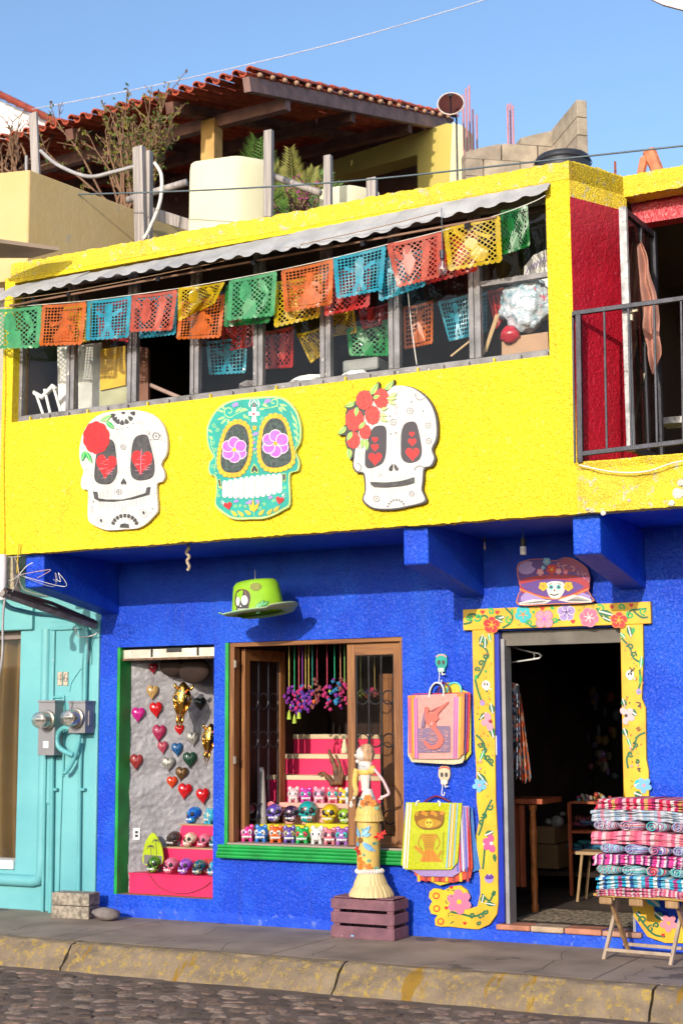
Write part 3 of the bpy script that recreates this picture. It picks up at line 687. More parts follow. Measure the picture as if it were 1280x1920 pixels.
for q, (i, j) in enumerate(cells):
    p = A+ud*(i*pu+.03)+vd*(j*pv)+V((rnd.uniform(-.006, .006), rnd.uniform(-.01, .01), rnd.uniform(-.004, .008)+.03))
    if q < 290:
        o = bpy.data.objects.new('roof_tile', tme); COL.objects.link(o); o.parent = PV; o.location = p-po; o.rotation_euler.z = rnd.uniform(-.02, .02)
    else: rest.add([v+p for v in tb.v], tb.f)
setp(link('roof_tiles_higher_up', rest, TILE, PV, smooth=40), kind='stuff')
for k in range(int(RL/.26)):    # mortar dabs along the gable edge
    p = A+vd*(.1+k*.26)-ud*.02+V((0, 0, .0))
    link('mortar_dab', MB().ball(p, (.034, .035, .028), 8, 5, fn=lambda q: q*(1+.3*noise.noise(q+V((k, 0, 0))))), MORT, PV, smooth=True)
def beam(p, q, w, t, m, name='rafter', par=PV): link(name, MB().bar(p, q, w, t), m, par, bev=.006)
beam(A+vd*-.05-ud*-.05+V((0, 0, -.10)), A+vd*(RL-.1)-ud*-.05+V((0, 0, -.10)), .08, .15, TIMB, 'edge_beam')
for i in (1.05, 2.4, 3.8, 4.9): beam(A+ud*i-vd*.02+nd*-.11, A+ud*i+vd*RL+nd*-.11, .10, .12, TIMD)
for j in (.75, 2.3, 3.9): beam(A+ud*.05+vd*j+nd*-.22, A+ud*5+vd*j+nd*-.22, .10, .13, TIMD if j > 1 else TIMB, 'purlin')
for j in ():beam(A+ud*.1+vd*(.15+j*.3)+nd*-.045, A+ud*5+vd*(.15+j*.3)+nd*-.045, .03, .03, TIMD, 'batten')
pp = PY(397, 270, 12.95); beam(V((pp.x, pp.y, 5.3)), V((pp.x, pp.y, 8.0)), .17, .17, mat('ochre_post_paint', (.55, .33, .10), .7), 'post')
ZY = 16.6
mb = MB().prism([PY(x, y, ZY) for x, y in ((552, 324), (838, 231), (868, 236), (876, 420), (784, 420), (782, 290), (552, 352))], (0, .3, 0)); link('pale_yellow_wall', mb, mat('pale_yellow_plaster', (.52, .42, .10), .8, .06, 1.5, bump=.3), PV)
mb = MB().prism([PY(x, y, ZY-.05) for x, y in ((848, 229), (869, 237), (877, 420), (838, 420))], (0, .3, 0)); link('cream_column', mb, CREAM, PV)
mb = MB().box((-17, 17.4, 5), (-7.6, 17.5, 9.62)); link('back_wall', mb, mat('brown_back_wall', (.16, .07, .045), .9), PV)
# terrace parapets and planter
OW = thing('ochre_terrace_wall', 'low ochre plastered wall on the roof terrace at left', 'wall', (-9, 11, 5.3))
q0, q1, q2 = PZ(-60, 330, 6.15), PZ(56, 318, 6.15), PZ(372, 438, 6.15)
mb = MB()
for a, b in ((q0, q1), (q1, q2)):
    d = (b-a).normalized(); nn = V((-d.y, d.x, 0)); mb.prism([V((a.x, a.y, 5.2)), V((b.x, b.y, 5.2)), b, a], nn*.16)
link('plaster_wall', mb, OCHRE, OW, bev=.01)
mb = MB().prism([PZ(-30, 484, 5.3), PZ(60, 484, 5.3), PZ(112, 470, 5.3), PZ(0, 455, 5.3)], (0, 0, .03)); setp(link('flat_roof', mb, CONC), kind='structure')
PLM = mat('cream_planter_plaster', (.66, .62, .42), .7, .05, 3, bump=.3, bs=18)
def planter(xl, xc, xr_, yt, ztop, lbl):
    C = PZ(xc, yt, ztop); Lp = PZ(xl, yt+13*(xc-xl)/90, ztop); Rp = PZ(xr_, yt+9, ztop); d = (Rp-C).normalized()
    Bk = Lp+d*.34; R2 = C+d*.34
    fp = [Lp, C, R2, Bk]; cc = sum(fp, V())/4; mb = MB()
    rings = []
    for z, s in ((5.2, 1.03), (ztop-.45, 1.0), (ztop-.08, .99), (ztop-.02, .965), (ztop, .90)):
        pts = []
        for i in range(4):
            a, b, c = fp[i-1], fp[i], fp[(i+1) % 4]; e1 = (a-b).normalized()*.055; e2 = (c-b).normalized()*.055
            for w in (b+e1, b+e1*.3+e2*.3, b+e2): pts.append(V((cc.x+(w.x-cc.x)*s, cc.y+(w.y-cc.y)*s, z)))
        rings.append(pts)
    n = 12
    for r in rings: mb.v += r
    for k in range(4):
        for i in range(n): mb.f.append([k*n+i, k*n+(i+1) % n, (k+1)*n+(i+1) % n, (k+1)*n+i]); mb.m.append(0)
    mb.f.append([4*n+i for i in range(n)]); mb.m.append(0)
    o = link('planter', mb, PLM, smooth=60, org=(cc.x, cc.y, 5.2)); setp(o, lbl, 'planter', 'cream plaster planters on the roof terrace')
planter(349, 446, 500, 290, 6.35, 'large cream plaster planter between two wooden posts on the roof')
planter(592, 655, 700, 345, 6.1, 'smaller cream planter half hidden behind the yellow parapet')
# posts, planks
def post(pts, w, lbl, Y, t=.03, cat='post', g='weathered wooden posts on the roof'):
    a, b = PY(*pts[0], Y), PY(*pts[1], Y); o = link('wooden_post', MB().bar(a, b, w, t, up=V((0, 1, 0))), WOODG, bev=.004, org=b); setp(o, lbl, cat, g)
post(((63, 212), (76, 500)), .085, 'weathered plank nailed upright over the ochre terrace wall', 10.3)
post(((261, 276), (266, 500)), .10, 'wider grey post of the pair beside the ochre wall end', 10.2, .06)
post(((279, 284), (278, 500)), .06, 'thinner grey post of the pair beside the ochre wall end', 10.26, .06)
post(((504, 245), (503, 470)), .075, 'grey post at the right side of the large cream planter', 10.3, .05)
post(((615, 292), (615, 450)), .065, 'grey post standing left of the smaller cream planter', 10.5, .05)
post(((697, 334), (698, 430)), .085, 'short whitish post stub behind the yellow parapet', 10.6, .05)
post(((2, 400), (6, 560)), .07, 'grey post at the far left edge above the awning', 10.2, .05)
a, b = PY(262, 392, 10.55), PY(410, 440, 10.45); setp(link('plank', MB().bar(a, b, .03, .10), WOODG, bev=.004, org=a), 'pale plank lying slanted against the large planter', 'plank')
a, b = PY(240, 375, 10.9), PY(350, 342, 10.9); setp(link('pole', MB().tube([a, a.lerp(b, .5), b], .035, 8), WOODG, smooth=True, org=a), 'round grey pole lying behind the paired posts', 'pole')
a, b = PY(510, 330, 10.7), PY(600, 362, 10.6); setp(link('pole', MB().tube([a, a.lerp(b, .5), b], .03, 8), WOODG, smooth=True, org=a), 'round grey pole lying between planter and small post', 'pole')
# cables
CAB = mat('grey_cable', (.35, .33, .33), .6); CABD = mat('dark_cable', (.10, .13, .15), .6); CABL = mat('pale_cable', (.7, .66, .6), .6)
def cable(pts, r, m, lbl, Y, name='cable', cat='cable', n=6, g=None):
    P = [PY(p[0], p[1], p[2] if len(p) > 2 else Y) for p in pts]; P = cr(P, n, False) if len(P) > 2 else P
    o = link(name, MB().tube(P, r, 6), m, smooth=True, org=P[0]); return setp(o, lbl, cat, g)
cable([(-30, 368), (300, 360), (640, 341), (1023, 301), (1330, 268)], .007, CABD, 'thin dark cable running along above the yellow parapet', 9.9)
cable([(60, 205), (300, 158), (640, 78), (960, -16)], .006, mat('sky_cable', (.55, .55, .62), .6), 'thin pale cable crossing the sky above the tiled roof', 15)
cable([(76, 282), (110, 310), (165, 331), (215, 322), (253, 312)], .018, CAB, 'slack grey cable between the upright plank and the paired posts', 10.25)
cable([(290, 305), (303, 330), (300, 380), (280, 430), (270, 448)], .016, CABL, 'pale bent hose curling beside the paired posts', 10.15, cat='hose')
cable([(50, 292), (52, 345), (68, 362)], .014, CAB, 'grey cable loop beside the upright plank', 10.25)
cable([(80, 362), (150, 390), (240, 412)], .005, CABD, 'thin wire sagging across the ochre wall', 10.6)
# white gabled house far left
WH = thing('white_gabled_house', 'white gable of a house with a red tiled edge far left', 'house', (-20, 22, 0))
g = [PY(x, y, 22) for x, y in ((-120, 130), (0, 188), (112, 236), (112, 330), (-120, 330))]
link('gable_wall', MB().prism(g, (0, 3, 0)), mat('white_gable_plaster', (.72, .70, .70), .8, .08, .8), WH)
for k in range(14):
    f = k/14; a = PY(-110+222*f, 124+(108)*f, 21.8); b = PY(-110+222*(f+.08), 124+108*(f+.08), 21.8)
    link('roof_tile', MB().tube([a, b+V((0, 0, .02))], [.075, .06], 8), mat('old_tile_edge', (.26, .04, .02), .8, .3), WH, smooth=40)
# block wall, unfinished storey
BW = thing('block_wall', 'unfinished bare concrete block wall rising to a broken upright end', 'wall', (-6, 14, 5.3))
bm_ = [mat('concrete_block_%s' % n, c, .9, .2, 7, bump=.5, bs=40) for n, c in (('grey', (.36, .30, .23)), ('tan', (.40, .33, .25)), ('dark', (.33, .27, .21)))]
P0, P1 = PY(868, 290, 14), PY(1030, 250, 14.6); dxy = V((P1.x-P0.x, P1.y-P0.y, 0)); LW = dxy.length; dxy.normalize(); nrm = V((-dxy.y, dxy.x, 0))
rows = int((P1.z-5.2)/.19)
for r in range(rows, -1, -1):
    z = P1.z-.19*(rows-r); 
    if z < 6.3: break
    x = -.2 if r % 2 else 0
    while x < LW:
        a = max(0, x); b = min(LW, x+.39)
        zt_ = min(z, P0.z+(P1.z-P0.z)*(a+b)/2/LW+.02)
        if b-a > .05 and zt_-(z-.18) > .03:
            c = V((P0.x, P0.y, 0))+dxy*((a+b)/2)+V((0, 0, (zt_+z-.18)/2)); o3 = V((P0.x, P0.y, 0))-nrm*.09+nrm*rnd.uniform(-.004, .004); top = lambda t: min(z, P0.z+(P1.z-P0.z)*t/LW+.03*noise.noise(V((t*5, 0, 0)))); m5 = (a+b)/2
            link('block', MB().prism([o3+dxy*(a+.003)+V((0, 0, z-.186)), o3+dxy*(b-.003)+V((0, 0, z-.186)), o3+dxy*(b-.003)+V((0, 0, max(z-.18, top(b)))), o3+dxy*m5+V((0, 0, max(z-.18, top(m5)))), o3+dxy*(a+.003)+V((0, 0, max(z-.18, top(a))))], nrm*.18), rnd.choice(bm_), BW, bev=.003)
        x += .40
link('mortar', MB().obox(V((P0.x, P0.y, 0))+dxy*LW/2+V((0, 0, (P0.z+6.2)/2-.1)), (LW/2-.01, .07, (P0.z-6.2)/2), Matrix((dxy, nrm, V((0, 0, 1)))).transposed()), bm_[2], BW)
e0, e1, e2 = PY(1028, 252, 14.6), PY(1080, 186, 13.9), PY(1099, 181, 13.98)
rr = 0; zz = e1.z
while zz > 6.4:    # the upright end, course by course
    f = max(0, min(1, (zz-.1-e0.z)/(e1.z-e0.z))); a = e0.lerp(e1, f); a = V((a.x, a.y, 0)); b = V((e1.x, e1.y, 0)); c = V((e2.x, e2.y, 0))
    if (b-a).length > .06: link('block', MB().prism([a+V((0, 0, zz-.185)), b+V((0, 0, zz-.185)), b+V((0, 0, zz)), a+V((0, 0, zz))], (c-b)), bm_[rr % 3], BW, bev=.008)
    else: link('block', MB().prism([b-(e1-e0).normalized()*.12+V((0, 0, zz-.185)), b+V((0, 0, zz-.185)), b+V((0, 0, zz)), b-(e1-e0).normalized()*.12+V((0, 0, zz-.05))], (c-b)), bm_[1], BW, bev=.008)
    zz -= .19; rr += 1
RB = mat('rusty_pink_rebar', (.55, .20, .20), .7)
for k, (x, y0, y1, Y) in enumerate(((868, 178, 300, 15), (874, 166, 300, 15.2), (880, 160, 300, 15), (886, 205, 300, 15.1), (893, 215, 300, 15.3), (951, 196, 275, 15), (956, 194, 275, 15.1), (961, 198, 275, 15))):
    a, b = PY(x, y0, Y), PY(x+2, y1+25, Y); setp(link('rebar', MB().tube([V((b.x, Y, b.z)), V((b.x, Y, a.z))], .011, 6), RB, org=V((b.x, Y, b.z))), '%s rusty reinforcing rod of the %s' % (('leftmost', 'second', 'third and tallest', 'fourth', 'fifth and rightmost')[k], 'five beside the satellite dish') if k < 5 else '%s rusty reinforcing rod of the three rising behind the block wall' % ('left', 'middle', 'right')[k-5], 'rebar', 'reinforcing rods by the dish' if k < 5 else 'reinforcing rods on the block wall')
# water tank
tc_ = PY(1055, 330, 12.5); tr_ = (PY(1105, 300, 12.5)-PY(1007, 300, 12.5)).length/2
tz = PY(1055, 293, 12.5).z; mb = MB().lathe([(tr_, -1), (tr_, -.06), (tr_*.97, -.03), (tr_*.9, -.012), (tr_*.6, 0), (.01, .012)], (tc_.x, tc_.y, tz), 28)
mb.lathe([(tr_*1.03, -.085), (tr_*1.05, -.075), (tr_*1.03, -.065)], (tc_.x, tc_.y, tz), 28, cap=False)
setp(link('water_tank', mb, mat('black_plastic', (.03, .03, .035), .45), smooth=40, org=(tc_.x, tc_.y, tz-1)), 'black plastic water tank whose lid shows above the yellow parapet', 'water tank')
# satellite dish
dc = PY(845, 200, 14.5); DS = thing('satellite_dish', 'dark round satellite dish at the end of the tiled roof', 'satellite dish', tuple(dc)); rot = V((.3, -.75, .25)).to_track_quat('Z', 'Y').to_matrix()
mb = MB(); k0 = 0
for i in range(7):
    rr = .145*i/6
    for j in range(20): t = 2*math.pi*j/20; mb.v.append(dc+rot@V((rr*math.cos(t), rr*1.05*math.sin(t), .05*(rr/.145)**2)))
for i in range(6):
    for j in range(20): mb.f.append([i*20+j, i*20+(j+1) % 20, (i+1)*20+(j+1) % 20, (i+1)*20+j]); mb.m.append(0)
link('reflector', mb, mat('maroon_dish', (.07, .022, .02), .9, .1, spec=.1), DS, smooth=True, fix=False)
link('rim', MB().tube([dc+rot@V((.145*math.cos(t), .152*math.sin(t), .05)) for t in [2*math.pi*j/24 for j in range(25)]], .008, 6), mat('pale_rim', (.6, .5, .45), .5), DS, smooth=True)
link('feed_arm', MB().tube([dc+rot@V((0, -.145, .05)), dc+rot@V((0, -.05, .24))], .010, 6).ball(dc+rot@V((0, -.05, .24)), .025, 8, 6), IRON, DS)
link('mast', MB().tube([dc+rot@V((0, 0, -.02)), dc+V((.02, .1, -.1)), dc+V((.02, .1, -1.2))], .012, 8), IRON, DS)
# bits on the right-hand parapet
rp = PY(1222, 312, 10.2); mb = MB().tube([rp+V((-.10, 0, -.1)), rp+V((-.06, 0, .06)), rp+V((-.02, 0, .10))], [.03, .035, .02], 8).tube([rp+V((-.02, 0, .12)), rp+V((.04, 0, -.05)), rp+V((.08, 0, -.12))], [.05, .045, .05], 8)
setp(link('broken_pipe', mb, mat('orange_clay', (.60, .20, .10), .8, .2, 20), smooth=40, org=rp), 'broken orange clay pipe piece on top of the right parapet', 'pipe')
a = PY(1152, 303, 10.1); setp(link('rod', MB().tube([a, a-V((0, 0, .25))], .010, 6), mat('rust', (.30, .08, .05), .8), org=a), 'single rusty rod stub above the inner parapet corner', 'rod')
mb = MB().prism([PY(x, y, 9.5) for x, y in ((1195, -14), (1240, 8), (1300, 24), (1500, 60), (1620, 40), (1600, -200), (1300, -160), (1190, -60))], (0, .03, 0)); mb.tube([PY(1610, 60, 9.52), V((PY(1610, 60, 9.52).x, 9.9, 5.2))], .03, 8); mb.tube([PY(1195, -20, 9.51), PY(1400, -330, 9.51), PY(1610, 60, 9.51)], .008, 6); setp(link('tarp', mb, mat('pale_pink_canvas', (.72, .60, .62), .8), org=PY(1240, -10, 9.5)), 'corner of a pale canvas hanging into the sky at top right', 'tarp')

# ================= plants on the roof =================
LG = [mat('leaf_%s' % n, c, .55, .3, 30, trans=.25) for n, c in (('yellow_green', (.25, .24, .035)), ('green', (.10, .17, .03)), ('dry', (.26, .15, .07)), ('palm_green', (.10, .20, .03)))]
STM = mat('dry_stem', (.22, .12, .07), .85); 
def bush(name, label, base, hgt, spread, ns, leafm, leafn, seed, cat='bush', ls=.03):
    q = random.Random(seed); T = thing(name, label, cat, tuple(base)); st = MB(); lf = MB(); base = V(base)
    for s in range(ns):
        d = V((q.gauss(0, spread), q.gauss(0, spread*.5), 1)).normalized(); p = base+V((q.uniform(-.2, .2), q.uniform(-.1, .1), 0)); P = [p]; n = 7; h = hgt*q.uniform(.6, 1)
        for i in range(n):
            d = (d+V((q.gauss(0, .13), q.gauss(0, .1), q.gauss(0, .06)))).normalized(); p = p+d*h/n; P.append(p)
            if i > 1:
                for b in range(2):
                    e = (d+V((q.gauss(0, .6), q.gauss(0, .4), q.gauss(0, .3)))).normalized(); l = h*q.uniform(.08, .22); st.tube([p, p+e*l], [.005, .003], 4, cap=False)
                    for z in range(leafn):
                        c = p+e*l*q.uniform(.3, 1.05)+V((q.gauss(0, .012), q.gauss(0, .012), q.gauss(0, .012))); a = V((q.gauss(0, 1), q.gauss(0, 1), q.gauss(0, 1))).normalized(); bb = a.orthogonal().normalized(); w = ls*q.uniform(.6, 1.2)
                        lf.add([c, c+a*w+bb*w*.45, c+a*w*2, c+a*w-bb*w*.45], [(0, 1, 2, 3)], q.randrange(len(leafm)))
        st.tube(P, [.016*(1-.75*i/n) for i in range(n+1)], 5, cap=False)
    setp(link('stems', st, STM, T), kind='stuff'); 
    if lf.v: setp(link('foliage', lf, leafm, T, fix=False), kind='stuff')
bush('dry_bush', 'half dry bush with yellow green leaves in front of the pavilion', PY(240, 420, 11.6), 1.35, .42, 34, [LG[0], LG[0], LG[1], LG[2]], 5, 3, ls=.026)
bush('dry_climber', 'tangle of dry brown twigs at the far left of the terrace', PY(20, 350, 12.0), .85, .8, 22, [LG[2]], 1, 5, ls=.02, cat='climber')
bush('small_shrub', 'low green shrub with magenta flowers behind the grey posts', PY(560, 420, 11.2), .42, .6, 16, [LG[1], LG[0], mat('magenta_petal', (.55, .02, .35), .5)], 3, 8, cat='shrub', ls=.018)
bush('left_edge_twigs', 'thin bare twigs against the sky above the white gable', PY(70, 290, 12.5), .6, .3, 4, [LG[2]], 1, 12, cat='twigs', ls=.012)
def palm(label, base, n, L, seed, w=.02):
    q = random.Random(seed); T = thing('palm_plant', label, 'palm', tuple(base), 'small palms on the roof terrace'); base = V(base)
    for s in range(n):
        t = q.uniform(-1.25, 1.25); az_ = q.uniform(0, 6.28); d = V((math.sin(t), .5*math.sin(az_), math.cos(t)*.9+.25)).normalized(); l = L*q.uniform(.7, 1); mb = MB(); P = []
        for i in range(9):
            f = i/8; P.append(base+d*l*f+V((0, 0, -.55*l*f*f*abs(math.sin(t)))))
        mb.tube(P, [.008*(1-.7*i/8) for i in range(9)], 4, cap=False)
        for i in range(1, 8):
            for k in range(3):
                c = P[i].lerp(P[i+1], k/3); tan = (P[i+1]-P[i-1]).normalized(); sd = tan.cross(V((0, 1, 0))).normalized(); ll = l*.30*(1-abs(i-3.5)/6)
                for sg in (-1, 1): e = (tan*.8+sd*sg*.7+V((0, 0, -.25))).normalized(); mb.add([c, c+e*ll*.5+tan*w*.5, c+e*ll, c+e*ll*.5-tan*w*.5], [(0, 1, 2, 3)])
        link('frond', mb, LG[3] if s % 3 else LG[0], T, fix=False)
palm('palm with arching fronds behind the large cream planter', PY(480, 420, 11.8), 14, 1.0, 4)
palm('palm spreading low between the planters and grey posts', PY(555, 410, 11.5), 12, .75, 9)
# ================= paints =================
def pt(n, c, r=.45, v=.06): return mat(n, c, r, v, 8)
BK = mat('black_paint', (.025, .022, .025), .5, .4, 25, col2=(.07, .065, .065)); BKT = mat('black_green_streaked_paint', (.015, .02, .02), .5, .3, 40, col2=(.06, .10, .09))
WP = mat('white_sign_paint', (.56, .54, .52), .5, .10, 5, bump=.35, bs=30, bd=.004); GYL = pt('fine_grey_line', (.36, .35, .37)); GYD = pt('dark_grey_line', (.16, .15, .16))
RD = mat('red_paint', (.62, .012, .012), .45, .3, 30, col2=(.38, .006, .008)); RD2 = mat('rose_red_paint', (.55, .05, .035), .5, .3, 50, col2=(.42, .02, .02))
LGN = pt('leaf_green_paint', (.38, .52, .12)); MGN = pt('mid_green_paint', (.02, .35, .08)); DGN = pt('dark_green_paint', (.01, .13, .045)); PGN = pt('pale_green_paint', (.36, .62, .22))
TQ = mat('turquoise_sign_paint', (.01, .33, .27), .5, .15, 7, bump=.3, bs=30, bd=.004); YP = mat('yellow_sign_paint', (.70, .44, .012), .5, .08, 5, col2=(.66, .30, .012), bump=.3, bs=25, bd=.004); MG = mat('magenta_paint', (.42, .06, .42), .5, .3, 25, col2=(.30, .16, .50))
PKW = pt('pale_pink_line', (.75, .55, .65)); PK = pt('pink_paint', (.72, .25, .33)); LV = pt('lavender_paint', (.32, .22, .52)); ORP = pt('orange_paint', (.72, .20, .02)); CY = pt('cyan_paint', (.02, .42, .45)); PUR = pt('purple_paint', (.09, .025, .24)); CRM = pt('crimson_paint', (.36, .008, .03)); SKB = pt('sky_blue_paint', (.16, .42, .62)); BRN = pt('brown_paint', (.22, .09, .02)); WHT = mat('clean_white_paint', (.62, .61, .58), .45, .06, 8)
def scl(P, f, dx=0, dy=0):
    cx = sum(p[0] for p in P)/len(P); cy = sum(p[1] for p in P)/len(P); return [(cx+(x-cx)*f+dx, cy+(y-cy)*f+dy) for x, y in P]
def drop(a, x, y, l, w, ang, m):   # teardrop petal whose tip points along ang
    c, s = math.cos(ang), math.sin(ang); P = [(l, 0), (l*.45, w*.36), (0, w*.5), (-l*.2, w*.34), (-l*.28, 0), (-l*.2, -w*.34), (0, -w*.5), (l*.45, -w*.36)]
    a.poly([(x+p*c-q*s, y+p*s+q*c) for p, q in P], m)
def blob(a, x, y, r, m, ry=None, bumps=9, amp=.08, seed=0):
    q = random.Random(seed); n = bumps*5; ry = ry or r
    a.poly([(x+r*(1+amp*abs(math.sin(bumps*math.pi*i/n)) + q.uniform(-.012, .012))*math.cos(2*math.pi*i/n), y+ry*(1+amp*abs(math.sin(bumps*math.pi*i/n)))*math.sin(2*math.pi*i/n)) for i in range(n)], m)
def rose(a, x, y, r, m, dk, ry=None, seed=0):
    blob(a, x, y, r, m, ry, 10, .07, seed); q = random.Random(seed+3); ry = ry or r
    for k in range(26):
        t = q.uniform(0, 6.28); d = math.sqrt(q.random())*.82; s = q.uniform(.08, .17)*r; t2 = t+1.57+q.uniform(-.5, .5)
        cx, cy = x+r*d*math.cos(t), y+ry*d*math.sin(t)
        a.line([(cx-s*math.cos(t2), cy-s*math.sin(t2)), (cx+s*.3*math.cos(t), cy+s*.3*math.sin(t)), (cx+s*math.cos(t2), cy+s*math.sin(t2))], r*.045, dk, smooth=3)
def miniflower(a, x, y, r, m, n=6):
    for k in range(n): t = 2*math.pi*k/n; a.line([(x+r*math.cos(t+u)*v, y+r*math.sin(t+u)*v) for u, v in ((-.5, .75), (-.25, 1.1), (.25, 1.1), (.5, .75))], r*.16, m, smooth=2)
    a.disc(x, y, r*.28, m, n=8)
def skull_thing(label, cf, out, edge, face, fscale, dx=0, dy=0):
    c = cf(sum(p[0] for p in out)/len(out), max(p[1] for p in out)); T = thing('skull_sign', label, 'sign', tuple(PY(c[0], c[1], YF-.02)), 'cut-out painted skull signs on the yellow wall')
    P = cr2(out, 3); F = onplane(YF-.035, cf); mb = MB().prism([F(x, y, 0) for x, y in P], (0, .024, 0)); link('board', mb, edge, T, bev=.0015)
    mb = MB()
    for k in range(3): p = F(*[sum(q[i] for q in out)/len(out)+(k-1)*200*(i == 0) for i in (0, 1)]); mb.box((p.x-.02, YF-.012, p.z-.02), (p.x+.02, YF+.002, p.z+.02))
    link('wall_spacer', mb, WOODG, T)
    a = Art(F); a.poly(scl(P, fscale, dx, dy), face); return T, a, F
def scallop_ring(a, P, r, m, ln, n, dark):
    P = cr2(P, 6); L = [0]
    for i in range(len(P)): p, q = P[i], P[(i+1) % len(P)]; L.append(L[-1]+math.hypot(q[0]-p[0], q[1]-p[1]))
    def at(s):
        for i in range(len(P)):
            if s <= L[i+1]: t = (s-L[i])/(L[i+1]-L[i]); p, q = P[i], P[(i+1) % len(P)]; return (p[0]+(q[0]-p[0])*t, p[1]+(q[1]-p[1])*t)
        return P[0]
    cx = sum(p[0] for p in P)/len(P); cy = sum(p[1] for p in P)/len(P)
    for k in range(n):
        x, y = at(L[-1]*(k+.5)/n); a.disc(x, y, r, m, n=12)
        if ln:
            x, y = at(L[-1]*k/n); d = math.hypot(x-cx, y-cy); ux, uy = (x-cx)/d, (y-cy)/d; a.line([(x-ux*r*.6, y-uy*r*.6), (x+ux*r*1.0, y+uy*r*1.0)], r*.09, ln)
    if dark: a.poly(P, dark)
# ---- skull 1: white with a big red flower ----
s1 = crop(140, 750, 6.737)
o1 = [(60,640),(75,800),(112,900),(85,1000),(82,1090),(110,1130),(168,1145),(168,1300),(165,1420),(180,1530),(260,1590),(410,1645),(640,1635),(800,1620),(910,1560),(1000,1470),(1050,1400),(1045,1250),(1040,1062),(1110,1030),(1140,960),(1120,870),(1095,830),(1110,770),(1160,690),(1175,560),(1160,430),(1110,300),(1000,190),(850,138),(700,125),(500,140),(350,170),(230,240),(140,350),(90,470)]
T, a, F = skull_thing('white skull sign with a big red flower over one eye', s1, o1, mat('white_board_edge', (.60, .57, .55), .6), WP, .995)
e1 = [(290,640),(340,560),(430,500),(480,510),(510,580),(530,750),(540,900),(500,1010),(440,1060),(350,1065),(280,1040),(250,980),(255,850),(270,720)]
e2_ = [(730,560),(770,470),(850,435),(920,450),(950,540),(980,650),(1010,800),(1005,930),(960,990),(860,1015),(780,1010),(720,960),(705,840),(715,700)]
for P in (e1, e2_):
    for f, m in ((1.22, GYL), (1.205, WP), (1.33, None)):
        if m: a.poly(cr2(scl(P, f), 4), m)
    Q = cr2(scl(P, 1.13), 3)
    for k in range(0, len(Q), 2): a.disc(Q[k][0], Q[k][1], 5, GYD, n=6)
for k in range(9):
    t = math.pi*(1.08+.84*k/8); drop(a, 635+130*math.cos(t)*1.15, 1590+125*math.sin(t), 26, 44, t+math.pi, BK); 
    drop(a, 635+150*math.cos(t)*1.1, 1585+140*math.sin(t), 34, 46, t+math.pi, BK)
a.poly([(570,1610),(580,1570),(630,1555),(685,1570),(690,1618)], BK)
for k, (x, y) in enumerate(((470,200),(500,250),(540,285),(600,300),(660,285),(715,240),(750,170))): drop(a, x, y, 55, 58, math.atan2(140-y, 610-x), BK)
a.poly([(585,150),(640,148),(630,175),(600,178)], BK)
for x, y in ((538,370),(603,366),(672,348),(740,296)): a.poly([(x-10, y-6), (x+10, y-6), (x, y+10)], GYD)
a.poly([(620,985),(655,1040),(650,1065),(635,1068),(620,1050),(606,1068),(588,1062),(583,1045)], BK)
a.poly([(232,1155),(290,1160),(300,1240),(400,1255),(600,1256),(720,1228),(895,1175),(910,1105),(960,1095),(945,1195),(750,1250),(500,1285),(310,1280),(250,1245)], BK)
for k in range(13): x = 320+k*46; a.line([(x, 1115+abs(k-6)*3), (x+4, 1235-max(0, k-7)*10)], 3, GYL); a.line([(x, 1290-max(0, k-6)*9), (x+3, 1365-max(0, k-6)*10)], 3, GYL)
for x, y, r in ((335,1520,70),(870,1420,66)): a.curl(x, y, r, 1.8, 4, GYL); a.disc(x, y, 13, BK, 20, n=10)
for x, y in ((612,592),(1028,455),(560,1160)): miniflower(a, x, y, 30 if y > 500 else 42, GYD)
q = random.Random(4)
for k in range(26):
    x, y = q.choice(((q.uniform(800, 1130), q.uniform(230, 420)), (q.uniform(1050, 1150), q.uniform(420, 800)), (q.uniform(90, 220), q.uniform(760, 1060)), (q.uniform(200, 1000), q.uniform(1390, 1520)), (q.uniform(960, 1030), q.uniform(1150, 1400)), (q.uniform(190, 230), q.uniform(1200, 1400))))
    if q.random() < .5: a.curl(x, y, q.uniform(14, 34), 1.3, 3.5, GYL, q.uniform(0, 6), q.choice((-1, 1)))
    else: t = q.uniform(0, 6); a.line([(x, y), (x+28*math.cos(t), y+28*math.sin(t))], 5, q.choice((GYL, GYD)))
a.leaf(330, 262, 470, 190, 70, PGN, MGN); a.leaf(400, 265, 500, 365, 62, MGN, PGN); a.leaf(130, 640, 92, 775, 52, MGN, PGN); a.leaf(140, 645, 222, 800, 55, MGN, PGN)
a.done('painted_face', T)
for P, hx, hy, r in ((e1, 400, 820, 138), (e2_, 848, 770, 142)):
    b = Art(lambda x, y, l=0: F(x, y, l+.004)); b.poly(cr2(P, 4), BK); b.heart(hx, hy, r, RD, .1, 1.32)
    for k in range(26): q2 = random.Random(k); x = q2.uniform(min(p[0] for p in P)+30, max(p[0] for p in P)-60); y = q2.uniform(min(p[1] for p in P)+60, max(p[1] for p in P)-50); b.line([(x, y), (x+q2.uniform(20, 60), y-q2.uniform(-4, 14))], 4, GYD if abs(x-hx)+abs(y-hy) > 210 else PK)
    if hx > 500: b.poly([(838,640),(850,645),(840,780),(845,935),(832,930),(828,760)], CRM); b.line([(845,620),(838,800),(835,930)], 7, PK)
    b.done('eye_socket', T)
b = Art(lambda x, y, l=0: F(x, y, l+.006)); rose(b, 275, 475, 160, RD, CRM, 195, 5); b.done('red_flower', T)
